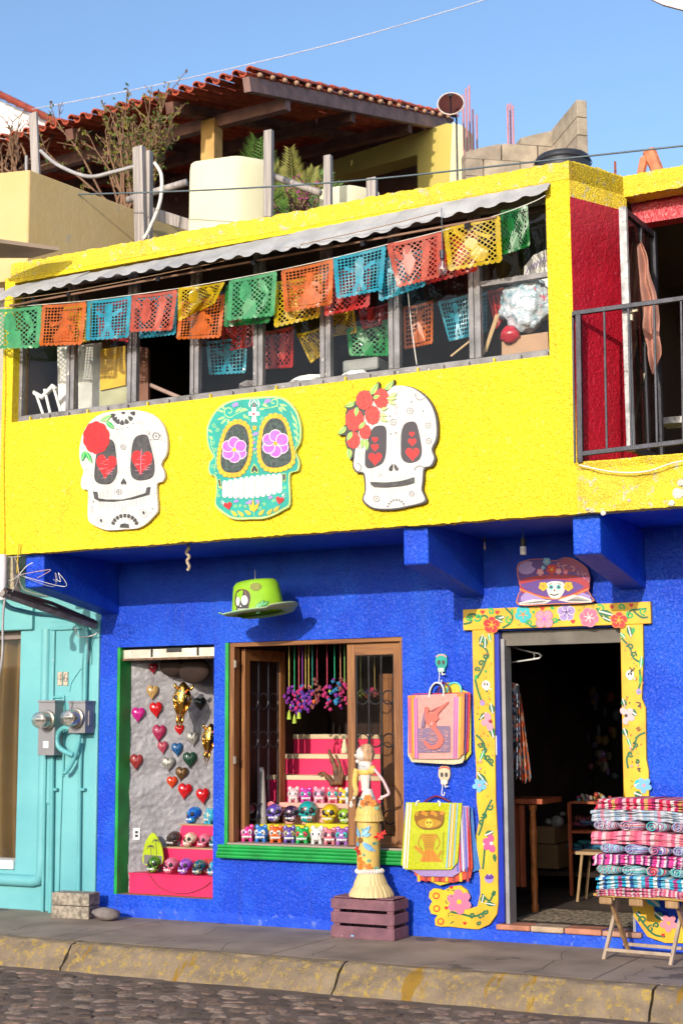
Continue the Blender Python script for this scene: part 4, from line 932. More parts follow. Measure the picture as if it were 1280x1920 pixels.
# ---- skull 2: turquoise ----
s2 = crop(375, 730, 6.4)
o2 = [(75,500),(90,420),(160,280),(280,170),(450,110),(650,92),(830,80),(950,85),(1050,130),(1150,240),(1200,380),(1215,500),(1200,640),(1145,740),(1180,820),(1195,900),(1170,980),(1082,1010),(1075,1150),(1080,1380),(1000,1450),(800,1545),(600,1560),(410,1560),(300,1510),(180,1400),(190,1250),(185,1062),(115,1020),(95,950),(110,870),(155,810),(100,700),(80,600)]
T, a, F = skull_thing('turquoise skull sign with purple flower eyes, yellow eye rings and big white teeth', s2, o2, mat('pale_green_edge', (.42, .56, .20), .5), TQ, .965)
e3 = [(330,500),(400,430),(480,420),(550,470),(585,600),(580,760),(550,880),(480,980),(380,1000),(290,980),(250,900),(255,750),(290,600)]
e4 = [(770,450),(830,365),(900,345),(980,375),(1030,470),(1070,650),(1095,780),(1080,870),(1000,920),(900,940),(800,920),(740,830),(730,680),(750,550)]
a.curl(350, 265, 75, 1.2, 12, PGN, 1); a.curl(885, 155, 60, 1.2, 12, PGN, 2, -1)
for x0, y0, x1, y1 in ((300,330,205,365),(320,345,250,420),(345,350,330,420),(290,270,205,250),(300,240,250,190),(420,280,500,210),(470,260,540,240),(500,230,580,250),(520,300,560,350),(950,180,1050,200),(960,200,1040,260),(940,210,990,280),(930,130,900,95),(820,210,740,180),(780,230,700,240),(800,200,760,160),(1100,300,1170,420),(1110,400,1180,480),(1120,480,1190,560),(1130,560,1185,640),(100,480,150,520),(110,560,160,610)): a.leaf(x0, y0, x1, y1, 30, PGN)
for P in (((560,250),(450,290),(380,330)), ((730,230),(850,220),(940,200)), ((1090,260),(1150,400),(1165,600),(1140,700)), ((150,560),(130,650),(160,740),(190,860),(170,980)), ((600,370),(560,330),(520,340))): a.line(list(P), 7, PGN, 5)
for x, y, r, s in ((170,430,30,1),(210,480,26,-1),(150,640,28,1),(180,720,28,-1),(150,920,30,1),(190,1010,20,1),(215,1215,22,1),(225,1275,22,-1),(1010,1180,20,1),(420,1400,22,1),(480,1390,20,-1),(540,1400,20,1),(720,1420,26,-1),(770,1380,22,1),(880,1340,24,-1),(740,350,22,1),(560,340,22,-1),(650,600,18,1),(655,760,18,-1)): a.curl(x, y, r, 1.3, 6, PGN, x, s)
for x, y, r in ((425,190,38),(810,145,38),(665,540,32),(650,640,20),(655,720,20),(435,1345,28),(845,1300,28),(570,1365,22)): a.disc(x-r*.4, y, r*.6, LV, r*.75, .5, 9); a.disc(x+r*.4, y-r*.3, r*.55, LV, r*.7, -.4, 9)
a.poly([(618,215),(680,215),(676,268),(716,268),(716,315),(672,315),(684,392),(616,392),(628,315),(582,315),(582,268),(624,268)], WHT); a.heart(645, 296, 18, RD)
for x, s in ((600, 1), (700, -1)): a.line([(x, 215), (x-10*s, 170), (x+15*s, 120)], 12, WHT, 4); a.line([(x+5*s, 180), (x+35*s, 150), (x+48*s, 120)], 10, WHT, 4)
a.disc(650, 190, 26, GYD, n=8)
a.poly([(625,430),(640,450),(650,425),(662,450),(680,430),(675,480),(655,492),(632,480)], YP)
a.poly([(650,885),(700,955),(700,1000),(680,1008),(655,985),(632,1010),(610,1000),(608,955)], LGN); a.poly(scl([(650,905),(690,960),(692,985),(675,995),(655,970),(635,998),(618,988),(618,960)], 1), BK)
a.poly([(208,1080),(245,1078),(262,1170),(262,1200),(225,1180)], LGN); a.poly([(216,1085),(240,1084),(254,1165),(230,1160)], BK); a.poly([(980,1010),(1030,1010),(1030,1090),(1000,1115)], LGN); a.poly([(985,1018),(1024,1018),(1022,1082),(1000,1100)], BK)
for k, (x0, y0) in enumerate(((450,1525),(530,1530),(615,1505),(700,1515),(800,1505),(880,1470))): dx = -85 if k < 3 else 75; a.leaf(x0, y0, x0+dx, y0-75+(k == 2)*20, 44, YP, MGN)
a.poly([(600,1450),(580,1345),(615,1400),(635,1310),(655,1400),(715,1345),(690,1430),(650,1470)], YP); a.disc(600, 1350, 24, LV, n=8); a.disc(690, 1345, 24, LV, n=8); a.line([(645,1465),(650,1530)], 6, PGN)
for x, y in ((335,1395),(955,1328)): a.heart(x, y, 52, RD, .2 if x > 500 else -.2); 
for x, y, s in ((290,1360,-1),(985,1270,1)):
    for t in (-.9, -.3, .4, 1.1): a.line([(x, y), (x+s*55*math.cos(t), y+50*math.sin(t))], 9, WHT, taper=True)
a.done('painted_face', T)
for P, cx, cy, r, rt in ((e3, 412, 725, 148, .5), (e4, 905, 650, 158, .52)):
    b = Art(lambda x, y, l=0: F(x, y, l+.004)); scallop_ring(b, scl(P, 1.09), 36, YP, BRN, 30, None); b.poly(cr2(P, 4), BKT)
    q2 = random.Random(int(cx))
    for k in range(40): x = cx+q2.uniform(-120, 140); y = cy+q2.uniform(-230, 230); b.line([(x, y), (x+q2.uniform(-4, 4), y+q2.uniform(20, 60))], 3.5, DGN if k % 2 else GYD) if ((x-cx-5)/150)**2+((y-cy+10)/265)**2 < .8 else None
    b.flower(cx, cy, r, MG, YP, 6, PKW, rt, .8); b.done('eye_socket', T)
for k in range(11):
    f = (k+.5)/11; x0, x1 = 265+720*k/11, 265+720*(k+1)/11; yt = 1100-90*f**1.3-25*math.sin(math.pi*f); yb = 1290-60*f**2+26*math.sin(math.pi*f)
    b = Art(lambda x, y, l=0: F(x, y, l+.004)); w = (x1-x0)/2-2; cx = (x0+x1)/2
    b.poly([(cx-w, yt+25), (cx-w*.7, yt+5), (cx, yt-4), (cx+w*.7, yt+5), (cx+w, yt+25), (cx+w, yb-22), (cx+w*.7, yb), (cx, yb+8), (cx-w*.7, yb), (cx-w, yb-22)], WHT); b.line([(cx-w, (yt+yb)/2+14), (cx+w, (yt+yb)/2+14)], 3, GYL); b.done('tooth', T)
# ---- skull 3: white with roses, black edge ----
s3 = crop(630, 700, 6.4)
o3 = [(95,400),(160,350),(235,330),(250,270),(300,220),(370,205),(410,210),(450,150),(510,100),(525,180),(580,180),(640,120),(700,75),(702,145),(850,150),(960,185),(1080,270),(1160,380),(1210,520),(1225,660),(1215,800),(1165,910),(1190,1000),(1190,1050),(1150,1120),(1065,1150),(1050,1290),(1040,1400),(1085,1510),(1060,1560),(900,1600),(700,1640),(500,1640),(380,1600),(310,1520),(340,1400),(320,1215),(240,1190),(195,1120),(205,1000),(165,1045),(140,930),(105,820),(110,740),(20,740),(60,660),(115,600),(110,480),(130,430)]
s3c = lambda x, y: s3(x, y)
T, a, F = skull_thing('white skull sign with black edge and a spray of six red roses', s3, o3, mat('black_board_edge', (.035, .025, .03), .5), BK, .99)
fo = [(600,230),(700,150),(850,158),(950,195),(1060,280),(1140,390),(1185,520),(1200,660),(1190,790),(1140,905),(1168,1000),(1160,1050),(1120,1110),(1045,1135),(1030,1290),(1020,1400),(1062,1500),(1030,1545),(900,1580),(700,1618),(500,1620),(400,1585),(330,1510),(358,1400),(340,1200),(255,1175),(212,1110),(220,1000),(240,860),(300,600),(450,330)]
a.poly(cr2(fo, 3), WP)
for x, y, r, st, en in ((1010,260,62,-.2,3.4),(245,1130,55,-1.6,1.2),(720,1620,105,3.2,6.25),(1000,1170,62,3.2,6.0)):
    n = 9; pts = []
    for k in range(n): t = st+(en-st)*(k+.5)/n; a.disc(x+r*math.cos(t), y+r*math.sin(t), r*.14, GYD, r*.10, t, 8)
    a.line([(x+r*.9*math.cos(st+(en-st)*k/12), y+r*.9*math.sin(st+(en-st)*k/12)) for k in range(13)], 5, GYD)
for x, y, r in ((885,450,34),(685,585,34),(1100,625,30),(1110,810,30),(480,1505,34),(905,1445,28)): miniflower(a, x, y, r, GYD, 7)
q = random.Random(9)
for k in range(34):
    x, y = q.choice(((q.uniform(700, 1000), q.uniform(230, 560)), (q.uniform(1040, 1150), q.uniform(400, 860)), (q.uniform(360, 1000), q.uniform(1420, 1560)), (q.uniform(230, 330), q.uniform(880, 1000)), (q.uniform(400, 620), q.uniform(1160, 1220))))
    if q.random() < .5: a.curl(x, y, q.uniform(12, 30), 1.2, 2.6, GYL, q.uniform(0, 6), q.choice((-1, 1)))
    else: t = q.uniform(0, 6); a.line([(x, y), (x+30*math.cos(t), y+30*math.sin(t))], 3, GYL)
for x, y in ((645,510),(652,725),(712,712),(900,340),(1040,450)): a.disc(x, y, 11, GYD, 7, n=8)
for k in range(9): x = 440+k*55; a.line([(x, 1225), (x+2, 1290)], 2.4, GYL); a.line([(x, 1375), (x+2, 1440)], 2.4, GYL)
drop(a, 650, 1150, 75, 44, -1.2, BK); drop(a, 722, 1145, 72, 42, -2.0, BK)
a.poly([(408,1300),(500,1306),(600,1308),(700,1300),(780,1290),(860,1268),(935,1243),(935,1310),(860,1335),(780,1350),(600,1368),(450,1362),(412,1330)], BK)
for x0, y0, x1, y1, w in ((640,290,735,230,52),(620,330,720,375,50),(600,300,730,300,46),(530,440,620,410,42),(520,490,610,510,44),(515,540,625,575,48)): a.leaf(x0, y0, x1, y1, w, LGN, WP)
a.done('painted_face', T)
e5 = [(345,1060),(350,940),(385,780),(430,670),(490,630),(570,630),(600,680),(602,800),(595,960),(560,1070),(480,1120),(390,1140),(350,1110)]
e6 = [(775,900),(780,720),(815,615),(880,580),(950,590),(985,680),(1020,860),(1025,960),(990,1040),(900,1075),(820,1060),(780,1000)]
for P, H in ((e5, ((465,795,42),(465,888,50),(467,1018,88))), (e6, ((908,728,37),(912,822,55),(915,962,90)))):
    b = Art(lambda x, y, l=0: F(x, y, l+.003)); b.poly(cr2(P, 4), mat('charcoal_paint', (.045, .035, .045), .5))
    for h in H: b.heart(*h, RD)
    b.done('eye_socket', T)
b = Art(lambda x, y, l=0: F(x, y, l+.005))
for x0, y0, x1, y1, w in ((410,260,505,115,75),(585,200,690,90,70),(225,350,105,405,66),(120,640,25,735,70),(150,900,165,1030,74),(320,780,310,905,50),(360,790,370,925,56)): b.leaf(x0, y0, x1, y1, w, LGN, MGN)
b.done('leaf_spray', T)
for k, (x, y, r, ry) in enumerate(((337,320,96,112),(540,300,86,112),(220,560,108,128),(435,500,86,108),(345,700,68,85),(205,800,76,98))):
    b = Art(lambda x, y, l=0: F(x, y, l+.006)); rose(b, x, y, r, RD2, RD, ry, k); b.done('rose', T)
b = Art(lambda x, y, l=0: F(x, y, l+.009))
for x0, y0, x1, y1, w in ((440,300,525,265,46),(250,400,235,520,58),(275,665,350,575,52),(190,700,130,810,60)): b.leaf(x0, y0, x1, y1, w, LGN, MGN)
b.done('leaf', T)

Art.WF = 1.55
# ================= painted door surround =================
DS_ = thing('door_surround', 'yellow painted door surround covered in flowers, vines and little skulls', 'door frame', tuple(PY(1040, 1760, D)))
YS = D-.045
def onx(Y): return lambda x, y, l=0: PY(x, y, Y-l)
hd = [(867,1143),(1218,1127),(1219,1167),(868,1182)]
hp = [PY(x, y, YS) for x, y in hd]; z1h, z0h = hp[0].z, hp[3].z
mb = MB().box((hp[0].x, YS, z0h), (hp[1].x, D-.002, z1h)); link('head_board', mb, YP, DS_, bev=.004)
FH = onx(YS); a = Art(FH); B = lambda P: [(860+x/3.4595, 1030+y/3.4595) for x, y in P]
cb = lambda x, y: (860+x/3.4595, 1030+y/3.4595)
a = Art(lambda x, y, l=0: FH(*cb(x, y), l))
a.poly([(30,500),(600,480),(1235,455),(1235,475),(600,500),(30,520)], ORP) if 0 else None
for P in (((30,485),(80,470),(60,430),(95,420),(130,440),(170,430),(200,470)), ((300,380),(345,430),(330,480),(280,510)), ((440,470),(470,500),(520,490)), ((610,480),(640,460),(680,450)), ((890,380),(930,440),(980,470)), ((1090,450),(1110,400),(1160,390),(1215,385)), ((1130,400),(1180,440),(1225,440))): a.line(list(P), 9, DGN, 5)
for x, y, r, s in ((62,445,22,1),(122,440,28,-1),(205,405,22,1),(325,460,24,-1),(455,480,22,1),(625,465,20,1),(915,385,28,1),(1110,425,26,-1),(1195,400,28,1),(1050,375,22,-1)): a.curl(x, y, r, 1.1, 8, MGN, x, s)
for x0, y0, x1, y1, w in ((215,460,300,435,46),(230,450,290,475,30),(905,400,1010,430,44),(930,440,990,465,34),(340,380,350,430,16),(590,372,620,388,24),(485,395,480,420,20),(900,460,880,470,18)): a.leaf(x0, y0, x1, y1, w, DGN if w > 28 else MGN, WHT if w > 28 else None)
for x, y in ((152,407),(248,408),(540,383),(738,468),(990,373),(1115,362),(570,430)): a.heart(x, y, 16, RD)
for x, y in ((490,385),(770,395),(800,375),(380,490),(860,370),(650,400)): a.line([(x, y), (x+16, y-10)], 3, MGN); a.line([(x, y), (x+18, y+6)], 3, ORP)
a.done('vines', DS_)
def fl(parent, fn, x, y, r, m, mc, n=5, edge=None, rot=0, name='flower'):
    b = Art(lambda X, Yq, l=0: fn(X, Yq, l+.004)); b.flower(x, y, r, m, mc, n, edge, rot, .85); 
    for k in range(n): t = rot+2*math.pi*k/n; b.line([(x+r*.2*math.cos(t), y+r*.2*math.sin(t)), (x+r*.55*math.cos(t), y+r*.55*math.sin(t))], r*.05, mc)
    b.done(name, parent)
Fh = lambda x, y, l=0: FH(*cb(x, y), l)
for x, y, r, m, mc, n, e, rt in ((415,422,56,CY,ORP,5,None,.3),(552,452,62,PK,MG,4,pt('rose_edge',(.6,.12,.2)),.75),(695,408,56,LV,PUR,5,WHT,.9),(842,442,60,pt('mauve_rose',(.50,.12,.22)),WHT,6,PK,.2),(210,490,52,RD,YP,5,ORP,-1.5),(1035,460,52,RD,YP,5,ORP,-1.5)): fl(DS_, Fh, x, y, r, m, mc, n, e, rt)
# left post with its curled foot, right post
crB = lambda x, y: (740+x/2.3704, 960+y/2.3704)    # upper crop
crC = lambda x, y: (740+x/2.3704, 1440+y/2.3704)   # lower crop
lp = [crB(342,525), crB(438,522), crB(442,900), crB(447,1280), crC(455,300), crC(458,600), crC(452,650), crC(420,695), crC(370,718), crC(300,712), crC(240,705), crC(205,706), crC(178,700), crC(176,672), crC(188,655), crC(160,648), crC(150,620), crC(160,600), crC(165,595), crC(150,575), crC(153,550), crC(170,535), crC(200,538), crC(215,545), crC(250,525), crC(290,522), crC(320,545), crC(332,575), crC(310,575), crC(292,590), crC(300,612), crC(330,625), crC(365,615), crC(378,560), crC(378,500), crC(365,400), crC(360,300), crC(372,230), crC(362,150), crC(360,0), crB(352,1000), crB(345,700)]
def plate(P, Y, th, m, name, par): return link(name, MB().prism([PY(x, y, Y) for x, y in P], (0, th, 0)), m, par, bev=.003)
plate(lp, YS+.01, .03, YP, 'side_board', DS_)
rp_ = [crB(1000,498), crB(1100,496), crB(1102,640), crB(1095,830), crB(1112,870), crB(1115,1100), crB(1125,1150), crB(1127,1290), crC(1130,300), crC(1125,520), crC(1150,640), crC(1230,690), crC(1300,690), crC(1340,700), crC(1380,740), crC(1330,780), crC(1200,778), crC(1120,750), crC(1060,660), crC(1045,560), crC(1030,400), crC(1020,100), crB(1016,1280), crB(1008,900)]
plate(rp_, YS+.01, .03, YP, 'side_board', DS_)
FS = onx(YS+.01)
a = Art(lambda x, y, l=0: FS(*crB(x, y), l))
for P in (((375,590),(410,620),(395,680),(365,740)), ((355,740),(370,800),(385,840)), ((385,760),(410,800)), ((360,990),(395,1030),(400,1090),(435,1130)), ((1005,560),(1040,600),(1060,650),(1095,670)), ((1085,700),(1090,750),(1080,790)), ((1035,1140),(1030,1090),(1060,1050),(1075,1000),(1110,980))): a.line(list(P), 6, DGN, 5)
for x, y, r, s in ((402,640,15,1),(383,672,13,-1),(368,700,12,1),(395,1060,14,1),(410,1090,14,-1),(380,1040,12,1),(425,1110,12,1),(1045,600,15,1),(1058,635,14,-1),(1045,1075,14,1),(1070,1035,14,-1),(1075,1110,10,1)): a.curl(x, y, r, 1.1, 5.5, DGN, y, s)
for x0, y0, x1, y1, w in ((390,545,375,590,22),(400,555,400,610,26),(415,540,425,580,18),(1020,560,1000,535,20),(1035,505,1050,560,28),(1060,510,1055,545,16),(1095,640,1090,700,20),(1030,1000,1050,1050,18),(365,720,355,750,16),(405,715,400,700,12),(425,850,435,900,26),(405,890,375,925,24),(420,940,440,1010,28),(375,1090,430,1060,0.1),(1010,830,1025,870,26),(1040,880,1075,905,34),(1015,960,1030,1000,28),(395,1060,375,1110,18),(1090,720,1088,770,16)):
    if w > 1: a.leaf(x0, y0, x1, y1, w, DGN if w > 20 else MGN, WHT if w > 17 else None)
for x, y in ((388,848),(1082,798)): a.disc(x, y, 12, LV, 13, n=10)
for x, y in ((404,768),(1043,722)):
    a.disc(x, y, 19, WHT, 20, n=14); a.disc(x+2, y+17, 9, WHT, 9, n=8); a.disc(x-6, y-2, 4, BK, 6, n=8); a.disc(x+6, y-2, 4, BK, 6, n=8); a.line([(x+12, y+14), (x+26, y+22)], 3, WHT)
q = random.Random(6)
for k in range(70):
    x = q.uniform(362, 432) if k % 2 else q.uniform(1018, 1098); y = q.uniform(560, 1270); t = q.uniform(0, 6)
    a.line([(x, y), (x+9*math.cos(t), y+9*math.sin(t))], 2.4, q.choice((ORP, MGN, ORP, RD, BK)) )
for x, y in ((380,1110),(378,1140),(1078,1125),(1045,1050),(1050,1130)): a.heart(x, y, 6, PK)
for P, m in ((((1040,690),(1050,700),(1045,712),(1058,700),(1062,690)), BK), (((1070,845),(1090,850),(1078,865),(1092,860)), BK), (((1085,955),(1070,962),(1090,965),(1075,972)), BRN), (((1075,1140),(1088,1138),(1080,1150),(1090,1152)), BK)): a.line(list(P), 3, m, 3)
a.done('vines', DS_)
a = Art(lambda x, y, l=0: FS(*crC(x, y), l))
for P in (((430,140),(400,200),(385,260),(370,300)), ((400,330),(395,400),(390,450)), ((385,560),(420,590),(440,545)), ((250,640),(300,650),(350,660),(400,640)), ((1075,650),(1110,700),(1150,740),(1200,750))): a.line(list(P), 6, DGN, 5)
for x, y, r, s in ((420,175,15,1),(395,210,15,-1),(385,240,12,1),(345,655,12,1),(380,660,14,-1),(400,640,12,1),(370,690,10,1),(1100,675,18,1),(1135,715,16,-1),(1160,700,14,1)): a.curl(x, y, r, 1.1, 5.5, DGN, y, s)
for x0, y0, x1, y1, w in ((365,20,415,80,30),(375,110,395,60,24),(400,300,440,280,30),(390,340,430,330,30),(440,380,445,420,18),(385,600,395,560,24),(400,600,450,610,22),(430,570,447,545,20),(1070,640,1090,655,24),(1110,560,1180,620,50),(1060,80,1110,60,44),(1060,110,1100,125,30),(1150,640,1200,680,34)): a.leaf(x0, y0, x1, y1, w, DGN if w < 40 else CY, WHT if w > 20 else None)
for x, y in ((183,568),(185,625),(203,682)): a.disc(x, y, 15, RD, n=14); a.disc(x, y, 10, YP, n=14)
for x, y in ((250,530),(228,622),(310,690),(1190,742)): a.heart(x, y, 9, RD)
a.disc(418, 492, 20, LV, 20, n=12); a.poly([(398,485),(410,470),(418,482),(428,470),(440,485),(430,495),(406,495)], PUR)
for k in range(26): x, y, t = q.uniform(228, 262), q.uniform(540, 690), q.uniform(0, 6); a.line([(x, y), (x+8*math.cos(t), y+8*math.sin(t))], 2.4, DGN)
a.done('vines', DS_)
f1 = lambda x, y, l=0: FS(*crB(x, y), l); f2 = lambda x, y, l=0: FS(*crC(x, y), l)
for x, y, r, f, m, mc, n in ((424,930,42,f1,PK,CRM,5),(1026,905,40,f1,pt('blush',(.75,.42,.42)),BK,5),(375,1215,32,f1,SKB,PK,5),(1105,1215,36,f1,SKB,PK,5),(428,335,40,f2,pt('hot_rose',(.7,.08,.22)),WHT,6),(285,595,56,f2,pt('dusty_rose',(.6,.16,.28)),YP,6),(1215,690,40,f2,PK,YP,5)):
    b = Art(lambda X, Yq, l=0: f(X, Yq, l+.004)); xm = 436 if x < 500 else 1e9; xn = 1012 if x > 900 and f is f1 else -1e9
    for k in range(n):
        t = 2*math.pi*k/n+.4; cx, cy = x+math.cos(t)*r*.58, y+math.sin(t)*r*.58
        if xn < cx and cx+r*.3 < xm+8: b.disc(cx, cy, r*.44, m, r*.36, t, 12)
    b.disc(x, y, r*.2, mc, n=10); b.done('flower', DS_)
# ---- lady skull board above the door ----
CS = thing('lady_skull_board', 'cut-out board of a skeleton lady in a wide plumed hat above the door', 'sign', tuple(PY(1040, 1132, D-.06)))
YC = D-.09; FC = onx(YC); cc_ = lambda x, y: cb(x, y); f3 = lambda x, y, l=0: FC(*cb(x, y), l)
oc = [(385,365),(378,300),(395,265),(385,210),(375,170),(373,110),(400,80),(470,62),(560,60),(620,72),(680,52),(740,60),(800,95),(835,130),(850,190),(838,260),(858,300),(862,345),(600,358)]
link('board', MB().prism([f3(x, y) for x, y in cr2(oc, 3)], (0, .02, 0)), mat('purple_board_edge', (.10, .02, .10), .6), CS)
a = Art(f3); a.poly(cr2(scl(oc, .985), 3), ORP); a.poly(cr2(scl(oc, .965), 3), PUR)
a.disc(440, 120, 58, LV, 42, -.2); a.disc(530, 100, 60, PUR, 30); plume = pt('plum_plume', (.26, .03, .12))
a.poly(cr2([(630,90),(690,58),(760,75),(830,130),(845,200),(800,190),(740,150),(660,140),(625,120)], 4), plume)
for k in range(9): a.curl(650+k*21, 95+k*9, 22, .7, 4, PUR if k % 2 else pt('plume_line', (.5, .2, .3)), k)
a.poly(cr2([(385,215),(420,190),(520,170),(640,165),(760,172),(840,215),(830,250),(760,215),(640,195),(520,200),(420,222)], 4), CRM)
a.poly(cr2([(395,230),(430,260),(500,290),(570,305),(690,300),(780,262),(836,228),(842,262),(780,300),(700,320),(580,322),(480,318),(410,280)], 4), CRM)
for k in range(30): t = k/29; x = 400+430*t; y = 262+60*math.sin(math.pi*t)-2; a.disc(x, y, 9, ORP, 6, n=8)
a.poly([(400,310),(430,278),(560,325),(560,340),(400,335)], LV); a.poly([(720,320),(800,280),(850,300),(850,330),(720,340)], LV)
for P in (((390,345),(480,325),(600,330),(560,352),(450,358),(390,360)), ((640,330),(740,295),(800,305),(856,325),(858,345),(720,345))): a.poly(list(P), WHT)
for k in range(7): a.line([(400+k*26, 352), (540+k*4, 334)], 2.5, GYD); a.line([(700, 335), (770+k*13, 305+k*5)], 2.5, GYD)
a.done('painting', CS)
b = Art(lambda x, y, l=0: f3(x, y, l+.004)); b.poly(cr2([(565,225),(600,208),(650,208),(680,222),(684,262),(665,300),(640,318),(600,316),(580,295),(568,262)], 4), WHT)
for x in (597, 645): b.disc(x, 245, 15, CY, 15, n=12); b.disc(x, 245, 8, BK, n=10)
b.poly([(618,258),(626,272),(610,272)], BK); b.line([(590,290),(618,298),(645,288)], 5, BK, 4); b.line([(580,228),(600,222)], 3, BK); b.line([(640,222),(660,228)], 3, BK); b.done('skull_face', CS)
for x, y, r, m, mc in ((545,240,30,YP,ORP),(708,240,32,YP,ORP),(526,148,24,PK,WHT),(600,130,34,RD,YP),(645,142,20,PK,WHT),(690,148,18,pt('hot_rose',(.7,.08,.22)),WHT),(568,78,26,SKB,WHT),(545,118,14,SKB,WHT)): fl(CS, lambda X, Yq, l=0: f3(X, Yq, l+.002), x, y, r, m, mc, 5, None, .3)
Art.WF = 1.0
# ================= paper banners =================
def flagmat(n, c): return mat('tissue_'+n, c, .32, .2, 12, spec=.5, trans=.5, coat=.1)
FM = {'green': flagmat('green', (.03, .36, .10)), 'light_green': flagmat('light_green', (.10, .46, .20)), 'orange': flagmat('orange', (.72, .17, .025)), 'cyan': flagmat('cyan', (.04, .42, .58)), 'salmon': flagmat('salmon', (.68, .13, .08)), 'yellow': flagmat('yellow', (.72, .50, .01)), 'red': flagmat('red', (.60, .035, .03)), 'dark_green': flagmat('dark_green', (.008, .20, .035))}
def ell(cx, cy, rx, ry, n=14, rot=0): return [(cx+rx*math.cos(t)*math.cos(rot)-ry*math.sin(t)*math.sin(rot), cy+rx*math.cos(t)*math.sin(rot)+ry*math.sin(t)*math.cos(rot)) for t in [2*math.pi*i/n for i in range(n)]]
FIG = {
 'dancer': [ell(.46,.20,.20,.035), ell(.46,.27,.085,.09), [(.40,.35),(.54,.35),(.56,.55),(.72,.78),(.66,.90),(.26,.90),(.20,.76),(.38,.55)], [(.54,.38),(.74,.46),(.80,.36),(.84,.42),(.76,.55),(.55,.46)], [(.40,.38),(.24,.48),(.20,.62),(.26,.64),(.30,.52),(.42,.46)]],
 'skeleton': [ell(.5,.22,.10,.11), [(.44,.32),(.56,.32),(.60,.50),(.56,.62),(.66,.90),(.56,.92),(.50,.70),(.44,.92),(.34,.90),(.44,.62),(.40,.50)], [(.42,.36),(.22,.28),(.18,.34),(.38,.46)], [(.58,.36),(.78,.26),(.84,.32),(.62,.46)]],
 'pair': [ell(.30,.22,.09,.13,12,.3), [(.22,.30),(.36,.28),(.42,.60),(.44,.92),(.30,.92),(.24,.60)], ell(.66,.24,.09,.13,12,-.3), [(.58,.32),(.72,.30),(.80,.52),(.70,.80),(.58,.70),(.52,.48)], ell(.84,.30,.05,.14,10,.4)],
 'guitar': [ell(.40,.72,.17,.19,16,.5), ell(.54,.48,.12,.14,16,.5), [(.56,.42),(.64,.44),(.86,.10),(.78,.06)], [(.16,.40),(.42,.22),(.46,.28),(.20,.46)]],
 'bird': [ell(.36,.38,.13,.24,14,-.2), ell(.34,.16,.08,.08), [(.40,.50),(.60,.60),(.62,.92),(.36,.92),(.30,.70)], ell(.74,.30,.06,.22,12,-.5), ell(.80,.60,.05,.16,12,.3)]}
def flag(label, col, cn, Y, style, fig, seed, group, n=12, curl=.018, topfold=None):
    q = random.Random(seed); TL, TR, BR, BL_ = cn; ph = q.uniform(0, 6)
    def F(u, v, l=0):
        x = (TL[0]*(1-u)+TR[0]*u)*(1-v)+(BL_[0]*(1-u)+BR[0]*u)*v; y = (TL[1]*(1-u)+TR[1]*u)*(1-v)+(BL_[1]*(1-u)+BR[1]*u)*v
        y += 2.0*math.sin(u*math.pi)*(1-v)
        return PY(x, y, Y+curl*(math.sin(u*5+ph+v*1.5)*(.3+v)+.45*math.sin(u*11+v*7+ph*2)*v)-l)
    base = F(.5, 0); T = thing('paper_banner', label, 'paper banner', tuple(base), group)
    mb = MB(); m = .055; lo, hi = m, 1-m
    def cl(a): return max(lo, min(hi, a))
    cells = []
    if style == 's':
        for i in range(n):
            for j in range(n):
                a, b = lo+(hi-lo)*i/n, lo+(hi-lo)*(i+1)/n; c, d = lo+(hi-lo)*j/n, lo+(hi-lo)*(j+1)/n; cells.append([(a, c), (b, c), (b, d), (a, d)])
    else:
        s = (hi-lo)/n*1.05; k = int(1.5*n)
        for i in range(-k, k):
            for j in range(-k, k):
                P = [(.5+(a-b)*s*.72, .5+(a+b)*s*.72) for a, b in ((i, j), (i+1, j), (i+1, j+1), (i, j+1))]
                cx, cy = sum(p[0] for p in P)/4, sum(p[1] for p in P)/4
                if lo-.01 < cx < hi+.01 and lo-.01 < cy < hi+.01: cells.append([(cl(x), cl(y)) for x, y in P])
    for P in cells:
        cx, cy = sum(p[0] for p in P)/4, sum(p[1] for p in P)/4; f = .72
        I = [(cx+(x-cx)*f, cy+(y-cy)*f) for x, y in P]
        mb.add([F(*p) for p in P+I], [(0, 1, 5, 4), (1, 2, 6, 5), (2, 3, 7, 6), (3, 0, 4, 7)])
    K = 16
    def strip(fa, fb, l=.0006):
        mb.add([F(*fa(i/K), l) for i in range(K+1)]+[F(*fb(i/K), l) for i in range(K+1)], [(i, i+1, K+2+i, K+1+i) for i in range(K)])
    strip(lambda t: (t, 0), lambda t: (t, .075)); strip(lambda t: (t, .95), lambda t: (t, .915)); strip(lambda t: (0, .075+.875*t), lambda t: (.075, .075+.84*t)); strip(lambda t: (1, .075+.875*t), lambda t: (.925, .075+.84*t))
    for i in range(9):
        c = (i+.5)/9; mb.add([F(c+.056*math.cos(t), .948+.05*math.sin(t), .0007) for t in [math.pi*k/6 for k in range(7)]], [tuple(range(7))])
        for sx in (0, 1): cc = .04+(i+.5)/9*.92; mb.add([F(sx+(-1 if sx == 0 else 1)*.022*math.sin(t), cc+.052*math.cos(t), .0007) for t in [math.pi*k/6 for k in range(7)]], [tuple(range(7))])
    link('lattice_sheet', mb, FM[col], T, fix=False)
    mb = MB()
    for P in FIG[fig]:
        fl_ = 1 if seed % 2 else -1; mb.add([F(.5+(x-.5)*fl_, y, .0016+.0002*len(mb.f)) for x, y in P], [tuple(range(len(P)))])
    link('cut_figure', mb, FM[col], T, fix=False)
g1 = 'front row of papel picado banners under the awning'; Yf = 9.17; Yb = 9.25
c1 = crop(0, 500, 2.909); c2 = crop(400, 440, 3.5556); c3 = crop(700, 360, 3.5556)
def Q(c, *P): return [c(*p) for p in P]
